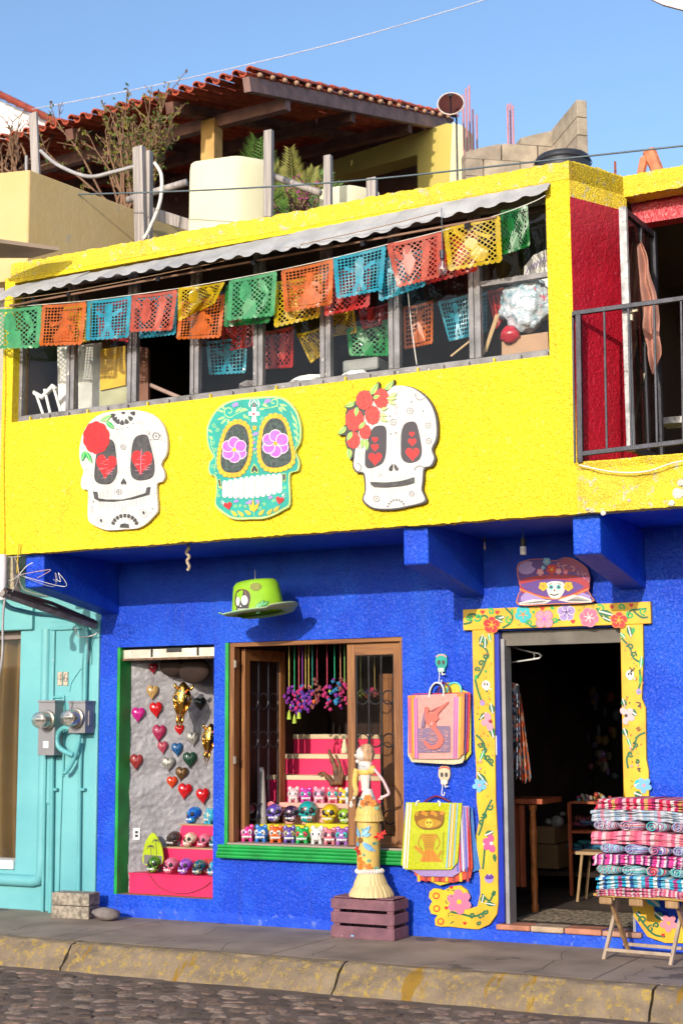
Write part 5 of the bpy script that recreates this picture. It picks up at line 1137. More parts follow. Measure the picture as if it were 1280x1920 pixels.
flag('pale green cut-paper banner, leftmost, partly over the wall edge', 'light_green', [(-12, 580), (78, 572), (73, 653), (-14, 655)], Yf, 'd', 'bird', 1, g1)
flag('orange cut-paper banner with a dancer, second from left', 'orange', Q(c1, (235,207), (470,190), (445,428), (218,435)), Yf, 's', 'dancer', 2, g1)
flag('light blue cut-paper banner with a skeleton, third from left', 'cyan', Q(c1, (478,185), (715,157), (700,390), (472,405)), Yf, 's', 'skeleton', 3, g1)
flag('salmon cut-paper banner with two tall figures, fourth from left', 'salmon', Q(c1, (722,155), (965,125), (935,350), (712,358)), Yf, 'd', 'pair', 4, g1)
flag('twisted yellow cut-paper banner with one corner pulled up, fifth from left', 'yellow', Q(c1, (975,115), (1225,82), (1165,205), (975,300)), Yf, 'd', 'bird', 5, g1, curl=.05)
flag('pale green cut-paper banner right of the twisted yellow one', 'light_green', Q(c2, (110,300), (420,240), (400,545), (95,575)), Yf, 'd', 'bird', 7, g1)
flag('orange cut-paper banner with a dancer in a wide hat, over a yellow one', 'orange', Q(c2, (455,235), (795,160), (785,470), (480,520)), Yf, 's', 'dancer', 8, g1)
flag('light blue cut-paper banner with a skeleton, between orange and red', 'cyan', Q(c2, (800,150), (1145,70), (1120,375), (825,430)), Yf, 's', 'skeleton', 9, g1)
flag('red cut-paper banner with two tall figures near the hanging bulb', 'salmon', Q(c3, (90,345), (450,260), (440,570), (165,640)), Yf, 'd', 'pair', 10, g1)
flag('bright yellow cut-paper banner with a guitar at the right', 'yellow', Q(c3, (465,235), (835,150), (850,470), (505,530)), Yf, 'd', 'guitar', 12, g1)
flag('dark green cut-paper banner, rightmost, in the shade of the awning', 'dark_green', Q(c3, (848,125), (1022,80), (1040,365), (855,425)), Yf+.06, 'd', 'bird', 13, g1)
g2 = 'second row of papel picado banners hanging just behind the front ones'
flag('deep orange cut-paper banner showing below the twisted yellow one', 'orange', Q(c1, (985,190), (1225,150), (1200,390), (965,400)), Yb, 's', 'dancer', 20, g2)
flag('yellow cut-paper banner peeping out between orange and light blue', 'yellow', [(120, 575), (172, 568), (170, 641), (118, 646)], Yb, 's', 'pair', 21, g2)
flag('red cut-paper banner whose hem shows under the light blue one at left', 'red', [(182, 572), (246, 558), (241, 642), (186, 636)], Yb, 'd', 'bird', 22, g2)
flag('blue cut-paper banner whose hem shows under the salmon one', 'cyan', [(258, 560), (335, 548), (328, 628), (262, 636)], Yb, 'd', 'skeleton', 23, g2)
flag('green cut-paper banner whose hem shows under the pale green one', 'dark_green', [(424, 535), (508, 520), (504, 606), (421, 614)], Yb, 'd', 'bird', 24, g2)
flag('yellow cut-paper banner whose lower half shows under the hatted dancer', 'yellow', [(516, 528), (602, 512), (598, 596), (515, 615)], Yb, 'd', 'guitar', 25, g2)
flag('red cut-paper banner whose hem shows under the light blue skeleton one', 'red', [(615, 510), (694, 492), (691, 576), (609, 594)], Yb, 'd', 'pair', 26, g2)
flag('blue cut-paper banner showing left of and under the red one', 'cyan', [(706, 486), (795, 466), (796, 537), (712, 566)], Yb, 's', 'skeleton', 27, g2)
flag('orange-red cut-paper banner whose hem shows under the guitar banner', 'red', [(800, 450), (890, 432), (893, 509), (798, 535)], Yb, 'd', 'pair', 28, g2)
g3 = 'papel picado banners hanging inside the upstairs room'; Yi = 9.62
def fi(l, c, P, st, f, sd): flag(l, c, P, Yi, st, f, sd, g3, n=9)
fi('blue cut-paper banner inside, behind the fourth pane from left', 'cyan', [(388,640),(462,628),(460,700),(393,704)], 's', 'skeleton', 31)
fi('dark red cut-paper banner inside, above the blue one', 'red', [(414,600),(478,590),(476,650),(420,661)], 'd', 'pair', 32)
fi('red cut-paper banner inside, behind the fifth pane from left', 'red', [(493,622),(550,610),(548,690),(494,693)], 'd', 'pair', 33)
fi('yellow cut-paper banner inside, hanging tilted by one corner', 'yellow', [(556,626),(605,612),(600,668),(583,682)], 'd', 'guitar', 34)
fi('green cut-paper banner inside, above the plastic crate', 'green', [(650,615),(728,598),(728,668),(656,668)], 'd', 'bird', 35)
fi('dark red cut-paper banner inside, above the green one', 'red', [(672,580),(733,566),(732,604),(680,618)], 'd', 'pair', 36)
fi('brown yellow cut-paper banner inside, left of the green one', 'yellow', [(618,590),(664,580),(668,625),(620,632)], 'd', 'guitar', 37)
fi('orange cut-paper banner inside, left of the hanging cord', 'orange', [(756,575),(811,562),(810,645),(758,656)], 's', 'dancer', 38)
fi('blue cut-paper banner inside, behind the seventh pane', 'cyan', [(821,565),(880,550),(880,632),(842,641)], 's', 'skeleton', 39)
fi('narrow blue cut-paper banner inside, right of the last mullion', 'cyan', [(897,550),(912,546),(912,622),(899,628)], 's', 'skeleton', 40)
fi('red cut-paper banner inside, hanging slanted beside the plastic bag', 'red', [(912,545),(942,538),(945,598),(930,618)], 'd', 'pair', 41)
cable([(-12, 579), (78, 571), (162, 564), (247, 553), (333, 541), (426, 525), (520, 507), (624, 484), (723, 459), (828, 433), (936, 402), (1000, 378), (1022, 366)], .003, CABL, 'thin cord carrying the front row of paper banners', Yf, name='cord', cat='cord')
cable([(0, 565), (140, 545), (330, 508), (520, 468), (700, 428), (820, 398)], .003, mat('brown_cord', (.3, .18, .1), .8), 'brown cord stretched just under the awning edge', 9.08, name='cord', cat='cord')
cable([(764, 545), (772, 620), (781, 684)], .004, CABL, 'pale cord hanging inside the seventh pane', 9.5, name='cord', cat='cord')
def bulb(label, px, py, Y, s=1.0, lit=0, cord=.3, cfl=False):
    p = PY(px, py, Y); T = thing('light_bulb', label, 'light bulb', tuple(p))
    if cfl:
        mb = MB()
        for k in range(5): mb.tube([p+V((.018*math.cos(t), .018*math.sin(t), -.012*k)) for t in [2*math.pi*i/12 for i in range(13)]], .006, 6)
        link('spiral_tube', mb, WHITE, T, smooth=True); link('socket', MB().lathe([(.02, .06), (.022, .01)], p, 12), mat('black_socket', (.02,)*3, .5), T); link('cord', MB().tube([p+V((0, 0, .05)), p+V((0, 0, .3))], .004, 6), CABD, T); return
    link('glass_bulb', MB().lathe([(.004, -.055*s), (.022*s, -.048*s), (.032*s, -.02*s), (.030*s, .005*s), (.014*s, .035*s), (.012*s, .05*s)], p, 14), mat('glowing_bulb', (1, .45, .10), .3, .05, emit=14) if lit else MATS.get('clear_bulb') or glass('clear_bulb', refl=.12, g=.05, grime=(.4, .2, .1)), T, smooth=True)
    if not lit: link('filament_support', MB().tube([p+V((0, 0, .04)), p+V((0, 0, -.02))], .004, 6), CABL, T)
    link('socket', MB().lathe([(.015*s, .048*s), (.017*s, .10*s)], p, 12), IRON, T, smooth=40); link('cord', MB().tube([p+V((0, 0, .1*s)), p+V((0, 0, cord))], .003, 6), CABD, T)
bulb('clear unlit bulb hanging between the red and bright yellow banners', 829, 500, 9.12, 1.15, cord=.42)
bulb('small glowing orange bulb inside the turquoise house window', 56, 1236, D+.2, 1.0, lit=1, cord=.5)
bulb('white spiral lamp hanging under the blue overhang', 980, 1026, 9.9, cfl=True)
bulb('small bulb fitting under the overhang beside the middle beam', 908, 1024, 10.1, .6, cord=.16)

# ---- things seen through the upstairs windows ----
def slab(name, label, cat, pts, Y, th, m, group=None, bev=0):
    p = PY(*pts[-1], Y); return setp(link(name, MB().prism([PY(x, y, Y) for x, y in pts], (0, th, 0)), m, org=p, bev=bev), label, cat, group)
slab('curtain_panel', 'white hanging sheet behind the first pane of the window band', 'sheet', [(108,650),(134,648),(134,770),(110,774)], 9.7, .02, WHITE)
slab('curtain_panel', 'white and grey sheet behind the second pane', 'sheet', [(147,648),(190,642),(188,764),(147,770)], 9.75, .02, mat('greyish_sheet', (.5, .5, .47), .8))
slab('poster', 'yellow and grey-green sheet behind the second pane', 'poster', [(188,690),(238,680),(240,760),(186,768)], 9.68, .01, mat('grey_green_card', (.36, .36, .22), .7)); slab('poster', 'yellow cloth hanging above the grey-green sheet', 'cloth', [(188,655),(236,648),(236,722),(188,732)], 9.66, .01, mat('deep_yellow_cloth', (.6, .38, .02), .7))
CH = thing('metal_chair', 'white tubular metal chair leaning behind the first pane', 'chair', tuple(PY(80, 785, 9.55)))
for P in (((50,745),(62,790)), ((68,738),(86,790)), ((84,730),(98,788)), ((100,722),(118,784))): link('rail', MB().tube([PY(*p, 9.52) for p in P], .012, 6), WHITE, CH)
link('top_rail', MB().tube([PY(x, y, 9.52) for x, y in ((50,752),(62,735),(80,745),(100,724),(106,730))], .022, 8), WHITE, CH, smooth=True)
slab('board', 'brown board standing in the open window light', 'board', [(254,650),(278,652),(278,752),(254,756)], 9.8, .03, mat('red_brown_board', (.20, .09, .06), .7))
cable([(282, 722), (312, 735), (348, 750)], .018, mat('dusty_pipe', (.35, .24, .2), .7), 'brown pipe lying slanted in the open window light', 9.6, name='pipe', cat='pipe')
mb = MB().grid(lambda u, v: PY(645+62*u, 690-25*(1 if v > .0 else 0)*1, 9.55)+V((0, .12*v, 0)), 1, 1)
p = PY(676, 696, 9.6); setp(link('plastic_crate', MB().box(p+V((-.16, 0, 0)), p+V((.14, .2, .10))), mat('grey_crate', (.22, .23, .22), .5, .2), bev=.02, org=p), 'grey plastic crate on the inner window sill under the green banner', 'crate')
for i, (x, y, w, l) in enumerate(((665,703,.22,'flat white package on the inner sill left of the fifth mullion'), (578,712,.3,'crumpled white paper on the inner sill behind the fifth pane'), (470,722,.2,'heap of grey cloth on the inner sill behind the fourth pane'))):
    p = PY(x, y, 9.55); setp(link('package' if i < 2 else 'cloth_heap', MB().ball(p, (w/2, .06, .035), 14, 6, fn=lambda q: q*(1+.4*noise.noise(q*2.2+V((i*3, 0, 0))))), WHITE if i < 2 else mat('grey_rag', (.2, .18, .18), .9), org=p), l, 'package' if i < 2 else 'cloth')
p = PY(985, 570, 9.52)
def crum(q): return q*(1+.28*noise.noise(q*2.5)+.13*noise.noise(q*7))
bagm = mat('clear_plastic_bag', (.50, .50, .55), .18, .6, 16, col2=(.10, .25, .30), patch=(.45, .08, .12), ps=9, pt=.60, bump=.9, bs=14, bd=.03, spec=.9)
setp(link('plastic_bag', MB().ball(p, (.19, .10, .19), 28, 20, fn=crum), bagm, smooth=True, org=p), 'crinkled clear plastic bag full of bundles in the right pane', 'plastic bag')
slab('printed_bag', 'white bag with purple scribbles standing behind the clear plastic bag', 'bag', [(980,545),(982,500),(1000,478),(1022,468),(1030,560),(1010,600),(975,590)], 9.62, .05, WHITE)
a = Art(onplane(9.615)); 
for k in range(6): a.line([(986+k*6, 512-k*4), (990+k*6, 500-k*4), (993+k*6, 510-k*4)], 2, LV); a.line([(968+k*6, 585-k*6), (974+k*6, 570-k*6), (977+k*6, 580-k*6)], 2.4, LV)
for x in (1016, 1020, 1024): a.line([(x, 500), (x+1, 488)], 1.4, BK)
a.done('handwriting', [o for o in COL.objects if o.name.startswith('printed_bag')][0])
slab('cardboard_box', 'brown cardboard box at the foot of the right pane', 'box', [(940,668),(940,640),(955,632),(1026,622),(1028,662)], 9.5, .15, mat('cardboard', (.36, .22, .13), .8, .1))
p = PY(955, 628, 9.48); setp(link('red_bundle', MB().ball(p, (.07, .05, .06), 14, 10, fn=crum), mat('red_foil', (.5, .02, .04), .3, .3), smooth=True, org=p), 'shiny red bundle on the corner of the cardboard box', 'bundle')
for k, (x0, y0, x1, y1) in enumerate(((910,660,935,588),(906,664,930,590),(845,668,880,640))): a_, b_ = PY(x0, y0, 9.5), PY(x1, y1, 9.5); setp(link('stick', MB().tube([a_, b_], .008, 6), mat('straw_stick', (.5, .35, .18), .7), org=a_), ('front', 'rear', 'low slanting')[k]+' thin stick leaning inside the right windows', 'stick')
# ================= balcony =================
RL_ = thing('balcony_railing', 'black iron balcony railing in front of the crimson recess', 'railing', tuple(PY(1085, 866, 9.26)))
Yr = 9.26
def rb(p, q, w, t, n, par=RL_): link(n, MB().bar(PY(*p, Yr), PY(*q, Yr), w, t, up=V((0, 1, 0))), IRON, par, bev=.002)
rb((1074, 588), (1700, 502), .03, .03, 'top_rail'); rb((1084, 852), (1700, 777), .03, .03, 'bottom_rail'); rb((1084, 590), (1088, 868), .035, .035, 'post')
for x0, x1 in ((1132, 1137), (1177, 1183), (1225, 1231), (1276, 1280), (1328, 1332), (1382, 1387), (1440, 1446), (1502, 1508), (1568, 1574), (1640, 1646)): rb((x0, 590-(x0-1074)*.137), (x1, 850-(x1-1084)*.12), .014, .014, 'baluster')
q_ = PY(1074, 588, Yr); link('return_bar', MB().bar(q_+V((.0, 0, 0)), q_+V((-.02, .06, 0)), .02, .03).bar(PY(1073, 592, Yr+.03), PY(1077, 868, Yr+.03), .012, .012, up=V((0, 1, 0))), IRON, RL_)
cable([(1085, 872), (1150, 885), (1210, 884), (1260, 868), (1300, 862)], .005, CABL, 'thin pale cable sagging along the balcony edge', 9.24)
H = PY(1223, 436, 9.92); Fz = PZ(1167, 389, H.z); d = V((Fz.x-H.x, Fz.y-H.y, 0)); LW = d.length; d.normalize(); z0 = 3.30
ML = thing('metal_door_leaf', 'open dark metal door leaf with a worn white edge on the balcony', 'door', (H.x, H.y, z0)); h0 = V((H.x, H.y, 0))
wm = mat('worn_white_metal', (.45, .44, .44), .5, .3, 14, patch=(.15, .13, .12), ps=20, pt=.6)
link('free_stile', MB().bar(h0+d*LW+V((0, 0, z0)), h0+d*LW+V((0, 0, H.z)), .05, .035, up=d), wm, ML, bev=.003); link('hinge_stile', MB().bar(h0+V((0, 0, z0)), h0+V((0, 0, H.z)), .04, .04, up=d), IRON, ML)
for z, t in ((z0+.03, .05), (H.z-.02, .04)): link('rail', MB().bar(h0+V((0, 0, z)), h0+d*LW+V((0, 0, z)), .035, t), IRON, ML)
link('mid_stile', MB().bar(h0+d*LW*.45+V((0, 0, z0)), h0+d*LW*.45+V((0, 0, H.z)), .03, .03, up=d), IRON, ML)
link('pane', MB().bar(h0+d*.03+V((0, 0, (z0+H.z)/2)), h0+d*(LW-.03)+V((0, 0, (z0+H.z)/2)), .006, H.z-z0-.08), glass('door_leaf_glass', tint=(.25, .22, .2), refl=.02, g=.03), ML)
hp_ = h0+d*(LW-.03)+V((.02, -.03, 4.22)); link('handle', MB().obox(hp_, (.02, .015, .05)).tube([hp_, hp_+V((.04, -.05, .0)), hp_+V((.07, -.05, 0))], .01, 6), mat('brass_lock', (.6, .55, .42), .35, .1, metal=.6), ML)
CT = PY(1195, 460, 9.60); cz0 = PY(1215, 700, 9.60).z
def clf(u, v):
    z = CT.z+(cz0-CT.z)*v; pc = PY(1193+30*v**.8+6*math.sin(v*2.5), 455+246*v, 9.60); w = (.036+.02*math.sin(math.pi*min(1, v*1.1)))*(1-.75*max(0, v-.85)/.15)
    return V((pc.x+(u-.5)*2*w+.006*math.sin(v*17), 9.60+.028*math.sin(u*11+v*5)+.014*math.sin(v*26+u*5), pc.z))
setp(link('hanging_cloth', MB().grid(clf, 26, 60), mat('dusty_pink_cloth', (.42, .20, .15), .9, .15, 6, bump=.3, bs=80), smooth=True, org=PY(1215, 700, 9.60)), 'long dusty pink cloth draped over the open metal door', 'cloth')
a_, b_ = PY(1207, 700, 9.62), PY(1186, 805, 9.62); setp(link('broom_handle', MB().tube([a_, b_], .009, 6), mat('pale_stick', (.45, .42, .34), .7), org=b_), 'pale stick leaning inside the metal door leaf', 'stick')
slab('shelf', 'pale worn shelf edge inside the balcony doorway', 'shelf', [(1236,795),(1236,783),(1300,778),(1300,790)], 10.3, .2, wm); 

# ================= left side: meters, pipes, wires =================
m8 = crop(0, 1030, 4.465); GREY = mat('grey_meter_box', (.24, .23, .24), .5, .08, 6, bump=.05); MG_ = mat('meter_ring', (.45, .40, .33), .3, .1, metal=.8)
def meter(label, x0, x1, y0, y1, cx, cy, extra):
    a, b = PY(*m8(x0, y1), D-.16), PY(*m8(x1, y0), D-.16); T = thing('electric_meter', label, 'electric meter', (a.x, D, a.z), 'electric meters on the turquoise pilaster')
    link('box', MB().box((a.x, D-.16, a.z), (b.x, D-.025, b.z)), GREY, T, bev=.006); link('box_lid', MB().box((a.x-.005, D-.17, b.z-.012), (b.x+.006, D-.025, b.z+.006)), GREY, T, bev=.003)
    c = PY(*m8(cx, cy), D-.165); R = Matrix.Rotation(R_(90), 3, 'X')
    def cyl(prof, m, n, name): mb = MB().lathe(prof, (0, 0, 0), n); mb.v = [c+R@v for v in mb.v]; link(name, mb, m, T, smooth=40)
    cyl([(.082, 0), (.086, .012), (.082, .025), (.074, .028)], MG_, 24, 'ring')
    cyl([(.070, .02), (.070, .115), (.064, .135), (.05, .142), (.005, .145)], MATS.get('meter_glass') or glass('meter_glass', tint=(.92, .9, .86), refl=.16, g=.12, grime=(.6, .55, .48)), 24, 'glass_cover')
    cyl([(.058, .02), (.058, .10), (.005, .101)], mat('meter_face', (.42, .38, .34), .4, .4, 60, col2=(.12, .10, .10)), 20, 'dial_drum')
    mb = MB().box((c.x-.045, c.y-.104, c.z-.01), (c.x+.045, c.y-.101, c.z+.004)).box((c.x-.03, c.y-.104, c.z+.018), (c.x+.03, c.y-.101, c.z+.03)); link('dial_mark', mb, BK, T)
    if extra: q = PY(*m8(385, 1635), D-.163); link('sticker', MB().box(q+V((-.028, 0, -.028)), q+V((.028, .002, .028))), WHITE, T)
    else: q = b; link('side_clasp', MB().box((b.x, D-.12, b.z-.2), (b.x+.012, D-.08, b.z-.08)), GREY, T, bev=.002)
meter('left electric meter on a tall grey box with a white sticker', 315, 462, 1268, 1725, 402, 1430, 1)
meter('right electric meter on a short grey box with a hooped pipe', 572, 716, 1272, 1540, 642, 1412, 0)
def pipe(label, pts, r, m, Y=D-.05, cf=m8, name='conduit'):
    P = [PY(*cf(p[0], p[1]), p[2] if len(p) > 2 else Y) for p in pts]; P = cr(P, 6, False) if len(P) > 2 else P
    return setp(link(name, MB().tube(P, r, 10), m, smooth=60, org=P[-1]), label, 'pipe', 'pipes on the turquoise pilaster')
pipe('turquoise conduit rising from the right meter and bending back at the top', [(712,1262),(716,1100),(722,900),(735,760),(728,690),(690,635),(600,590,D-.12),(450,555,D-.35),(300,540,D-.55),(180,515,D-.75),(90,490,D-.9),(30,440,9.35),(-20,380,9.3)], .021, TEALD)
pipe('turquoise hooped pipe curling left below the right meter', [(600,1500),(540,1495),(495,1530),(478,1600),(500,1660),(560,1700),(620,1722)], .022, TEALD, D-.12)
pipe('turquoise pipe leaving the right meter and running to the cinder block', [(668,1545),(660,1620),(640,1700),(610,1780),(560,1860),(530,1870)], .019, TEALD, D-.1)
c6 = crop(0, 1380, 3.048)
pipe('right straight turquoise pipe down to the cinder block', [(468,40),(462,120),(458,300),(451,890)], .017, TEALD, D-.045, c6)
pipe('middle straight turquoise pipe down to the pavement', [(300,105),(298,400),(290,1020)], .022, TEALD, D-.045, c6)
pipe('left thin turquoise pipe down to the pavement', [(262,105),(256,400),(245,1005)], .014, TEALD, D-.035, c6)
pipe('thin turquoise conduit between the two meter boxes', [(425,1238),(520,1238),(536,1250),(538,1500),(530,1900)], .010, TEALD, D-.03)
cable([c6(365, 30), c6(355, 300), c6(345, 600), c6(338, 890)], .004, TEALD, 'painted thin wire running down beside the middle pipe', D-.03)
for x, y in ((320, 305), (478, 305)): p = PY(*c6(x, y), D-.03); setp(link('pipe_clamp', MB().box(p+V((-.03, -.03, -.012)), p+V((.03, .0, .012))), TEALD, org=p, bev=.004), ('clamp on the middle' if x < 400 else 'clamp on the right')+' straight turquoise pipe', 'clamp')
cable([m8(735, 760), m8(742, 860), m8(740, 930), m8(735, 950)], .006, CABD, 'black wire taped to the bent conduit', D-.075)
cable([m8(820, 600), m8(810, 700), m8(775, 780), m8(750, 900)], .003, TEALD, 'thin turquoise wire right of the bent conduit', D-.03)
cable([m8(630, 655), m8(650, 715), m8(700, 735), m8(780, 720), m8(815, 700)], .005, CABL, 'pale wire crossing the bent conduit', D-.08)
cable([m8(585, 1190), m8(600, 1120), m8(650, 1040), m8(680, 1000)], .003, TEALD, 'short thin painted wire beside the number tiles', D-.025)
for k, (x0, ch) in enumerate(((480, '4'), (529, '6'))):
    A_ = PY(*m8(x0, 1140), D-.03); B_ = PY(*m8(x0+42, 1025), D-.03); o = link('number_tile', MB().box((A_.x, D-.030, A_.z), (B_.x, D-.0205, B_.z)), mat('cream_tile', (.66, .52, .40), .3), org=A_, bev=.002); setp(o, ('left cream house number tile, with the digit four' if ch == '4' else 'right cream house number tile, with the digit six'), 'number tile', 'house number tiles')
    a = Art(lambda x, y, l=0: PY(*m8(x, y), D-.030-l)); x = x0+21
    if ch == '4': a.line([(x+6, 1112), (x+6, 1040), (x-14, 1088), (x+17, 1088)], 6, BK)
    else: a.line([(x+12, 1046), (x-3, 1044), (x-12, 1075), (x-9, 1100), (x+3, 1108), (x+12, 1095), (x+10, 1080), (x, 1074), (x-10, 1084)], 6, BK, 3)
    a.line([(x0+3, 1028), (x0+39, 1028), (x0+39, 1136), (x0+3, 1136)], 2.5, BK, closed=True); a.disc(x, 1125, 5, ORP, n=8); a.done('printed_digit', o)
# slanted grey gutter pipe, upright pipe, tangled wires
p0, p1 = PX(4, 1112, -7.86), PX(176, 1172, -7.80)
setp(link('drain_pipe', MB().tube([p0, p1], .032, 12), mat('dusty_grey_pipe', (.30, .25, .23), .6, .3, 9), smooth=60, org=p1), 'thick dusty grey pipe slanting down under the left blue beam', 'pipe')
setp(link('cable_bundle', MB().tube([p0+V((.03, 0, .03)), p0.lerp(p1, .5)+V((.03, 0, .05)), p1+V((.0, 0, .035))], .016, 8).tube([p0+V((.05, 0, .01)), p1+V((.03, 0, .02))], .012, 8), mat('brown_black_cables', (.07, .04, .035), .7), org=p1), 'dark cable bundle lying along the slanted grey pipe', 'cables')
a_, b_ = PY(7, 1040, 9.24), PY(5, 1125, 9.24); setp(link('upright_pipe', MB().tube([a_, b_], .030, 12), mat('white_pvc', (.62, .58, .60), .4), smooth=60, org=b_), 'short white upright pipe at the left edge under the yellow wall', 'pipe')
mb = MB().prism([PY(x, y, 9.3) for x, y in ((12,1044),(24,1046),(27,1112),(14,1112))], (0, .08, 0)); setp(link('mortar_lump', mb, mat('raw_mortar', (.42, .36, .24), .95, .3, 20, bump=.8), org=PY(20, 1112, 9.3)), 'strip of raw mortar beside the white upright pipe', 'mortar')
q = random.Random(3); WR = [CABL, mat('mauve_wire', (.45, .30, .36), .6), CAB, mat('tan_wire', (.5, .36, .26), .7)]
knot = (36, 1078)
ends = [((62, 1055), (50, 1062)), ((90, 1070), (70, 1072)), ((104, 1074), (100, 1100)), ((28, 1045), (34, 1060)), ((-5, 1085), (20, 1088)), ((-5, 1075), (15, 1082)), ((18, 1118), (30, 1098)), ((90, 1118), (45, 1105)), ((110, 1074), (122, 1100)), ((70, 1084), (95, 1068)), ((0, 1095), (20, 1092)), ((5, 1110), (22, 1100))]
for k, (e, mid) in enumerate(ends):
    cable([knot, mid, e]+([(e[0]+4, e[1]+16), (e[0]-4, e[1]+12)] if k in (2, 8) else []), .002+.0012*(k % 3 == 0), WR[k % 4], '%s loose wire of the tangle knotted at the left beam end' % ('highest curling', 'straight right-going', 'long hooked', 'short upward', 'lower left-going', 'upper left-going', 'steep down-left', 'down-right sagging', 'looped-end', 'thin arched', 'middle left-going', 'lowest left-going')[k], 9.26+.02*(k % 3), name='loose_wire', cat='wire', g='tangle of loose wires by the left beam')
cable([(36, 1020), (34, 1045), (33, 1075)], .006, YELW, 'yellow painted wire dropping into the tangle', 9.27, name='loose_wire', cat='wire')
cable([(8, 600), (10, 720), (7, 860), (9, 1040)], .004, YEL, 'yellow painted cable running down the left wall edge', 9.285)
cable([(10, 1120), (6, 1160), (5, 1230), (-4, 1280)], .010, CAB, 'grey cables hanging down at the far left edge', 9.24)
cable([(352, 1018), (354, 1028), (350, 1036), (355, 1044), (351, 1052), (355, 1062), (352, 1070)], .013, mat('frayed_rope', (.42, .33, .24), .95, .3, 30), 'frayed rope end hanging under the yellow wall', 9.5, name='rope', cat='rope')
# block and stone
for k, (l, y0, y1) in enumerate((('upper grey concrete half block on the pavement by the turquoise wall', 1672, 1697), ('lower grey concrete half block carrying another, by the turquoise wall', 1698, 1722))):
    b0 = PZ(102, 1720, 0); b1_ = PZ(160, 1723, 0); h = .10; z = .105 if k == 0 else 0; mb = MB().obox(V(((b0.x+b1_.x)/2+.02, (b0.y+b1_.y)/2+.05, z+.05)), ((b1_-b0).length/2+.03, .085, .05), Matrix.Rotation(math.atan2((b1_-b0).y, (b1_-b0).x), 3, 'Z'))
    setp(link('concrete_block', mb, mat('porous_block', (.36, .30, .23), .95, .4, 30, bump=1.0, bs=70, bd=.01), org=(b0.x, b0.y, z), bev=.006), l, 'block', 'concrete half blocks on the pavement')
p = PZ(192, 1720, .03)+V((0, .06, .02)); setp(link('stone', MB().ball(p, (.125, .09, .05), 20, 12, fn=lambda q: q*(1+.25*noise.noise(q*1.3))), mat('brown_grey_stone', (.22, .18, .16), .8, .2, 12, bump=.5), smooth=True, org=(p.x, p.y, 0)), 'smooth brown-grey stone on the pavement at the wall corner', 'stone')
# ================= hat under the overhang =================
h7 = crop(400, 1060, 7.11); HY = D-.40
bc = PY(*h7(600, 640), HY); hat = thing('hat', 'big lime green hat with a painted skull hanging under the overhang', 'hat', tuple(bc))
ax = (PY(*h7(1135, 575), HY)-PY(*h7(70, 715), HY)); tiltm = Matrix.Rotation(math.atan2(-ax.z, ax.x)-.03, 3, 'Y'); LIME = mat('lime_felt', (.26, .52, .015), .7, .12, 8)
def hlathe(prof, n=40, ry=1.0): mb = MB().lathe(prof, (0, 0, 0), n, cap=False); mb.v = [bc+tiltm@V((v.x, v.y*ry, v.z+(.03*abs(v.x/.3)**2 if abs(v.x) > .2 else 0))) for v in mb.v]; return mb
link('brim', hlathe([(.20, .0), (.26, -.012), (.315, 0), (.328, .010), (.315, .010), (.26, -.004), (.20, .008)], 48, .85), mat('pale_green_brim', (.16, .42, .30), .7, .2, 3, col2=(.40, .42, .22)), hat, smooth=True)
link('crown', hlathe([(.218, -.01), (.210, .05), (.195, .16), (.183, .225), (.160, .25), (.10, .238), (.03, .22), (.001, .218)], 40, .85), LIME, hat, smooth=True)
def hf(x, y, l=0):
    o_ = tiltm.inverted()@(CAM-bc); dd = tiltm.inverted()@ray(*h7(x, y)); z = .1
    for _ in range(5):
        R = .2165-.148*max(0, min(.225, z))+.003+l; A_ = dd.x**2+(dd.y/.85)**2; B = 2*(o_.x*dd.x+o_.y*dd.y/.7225); C_ = o_.x**2+(o_.y/.85)**2-R*R
        dsc = max(0, B*B-4*A_*C_); t = (-B-math.sqrt(dsc))/(2*A_); q = o_+dd*t; z = q.z
    return bc+tiltm@q
b = Art(hf)
for P in [cr2([(300,360),(330,325),(390,315),(450,330),(490,380),(495,450),(480,510),(470,560),(465,620),(430,650),(350,655),(310,620),(305,560),(285,500),(290,420)], 3)]:
    xs_ = P; b.poly(P, BRN); b.poly(scl(P, .94), BK)
b.done('painted_skull', hat)
b = Art(lambda x, y, l=0: hf(x, y, l+.002)); b.disc(328, 480, 26, CRM if 0 else WHT, 62, .05); b.disc(415, 465, 45, WHT, 66); b.poly([(362,520),(378,555),(350,555)], WHT)
for k in range(5): b.line([(335+k*24, 575), (337+k*24, 612)], 14, WHT)
b.line([(330,594), (440,590)], 4, BK); b.done('skull_details', hat)
b = Art(lambda x, y, l=0: hf(x, y, l+.002))
for x0, y0, x1, y1, w in ((500,620,590,570,50),(560,590,620,490,50),(600,560,680,460,60),(640,540,740,480,60),(560,640,660,600,40),(620,600,690,560,36)): b.leaf(x0, y0, x1, y1, w, DGN); b.leaf(x0+6, y0-6, x1-8, y1+6, w*.6, mat('mint_paint', (.15, .50, .18), .5))
b.done('painted_leaf', hat)
b = Art(lambda x, y, l=0: hf(x, y, l+.002)); blob(b, 565, 285, 70, mat('olive_paint', (.20, .22, .02), .6), 50, 8, .15); b.done('painted_flower', hat)
link('string', MB().tube([PY(*h7(558, 255), HY), PY(*h7(556, 60), HY)], .003, 5), CABL, hat)

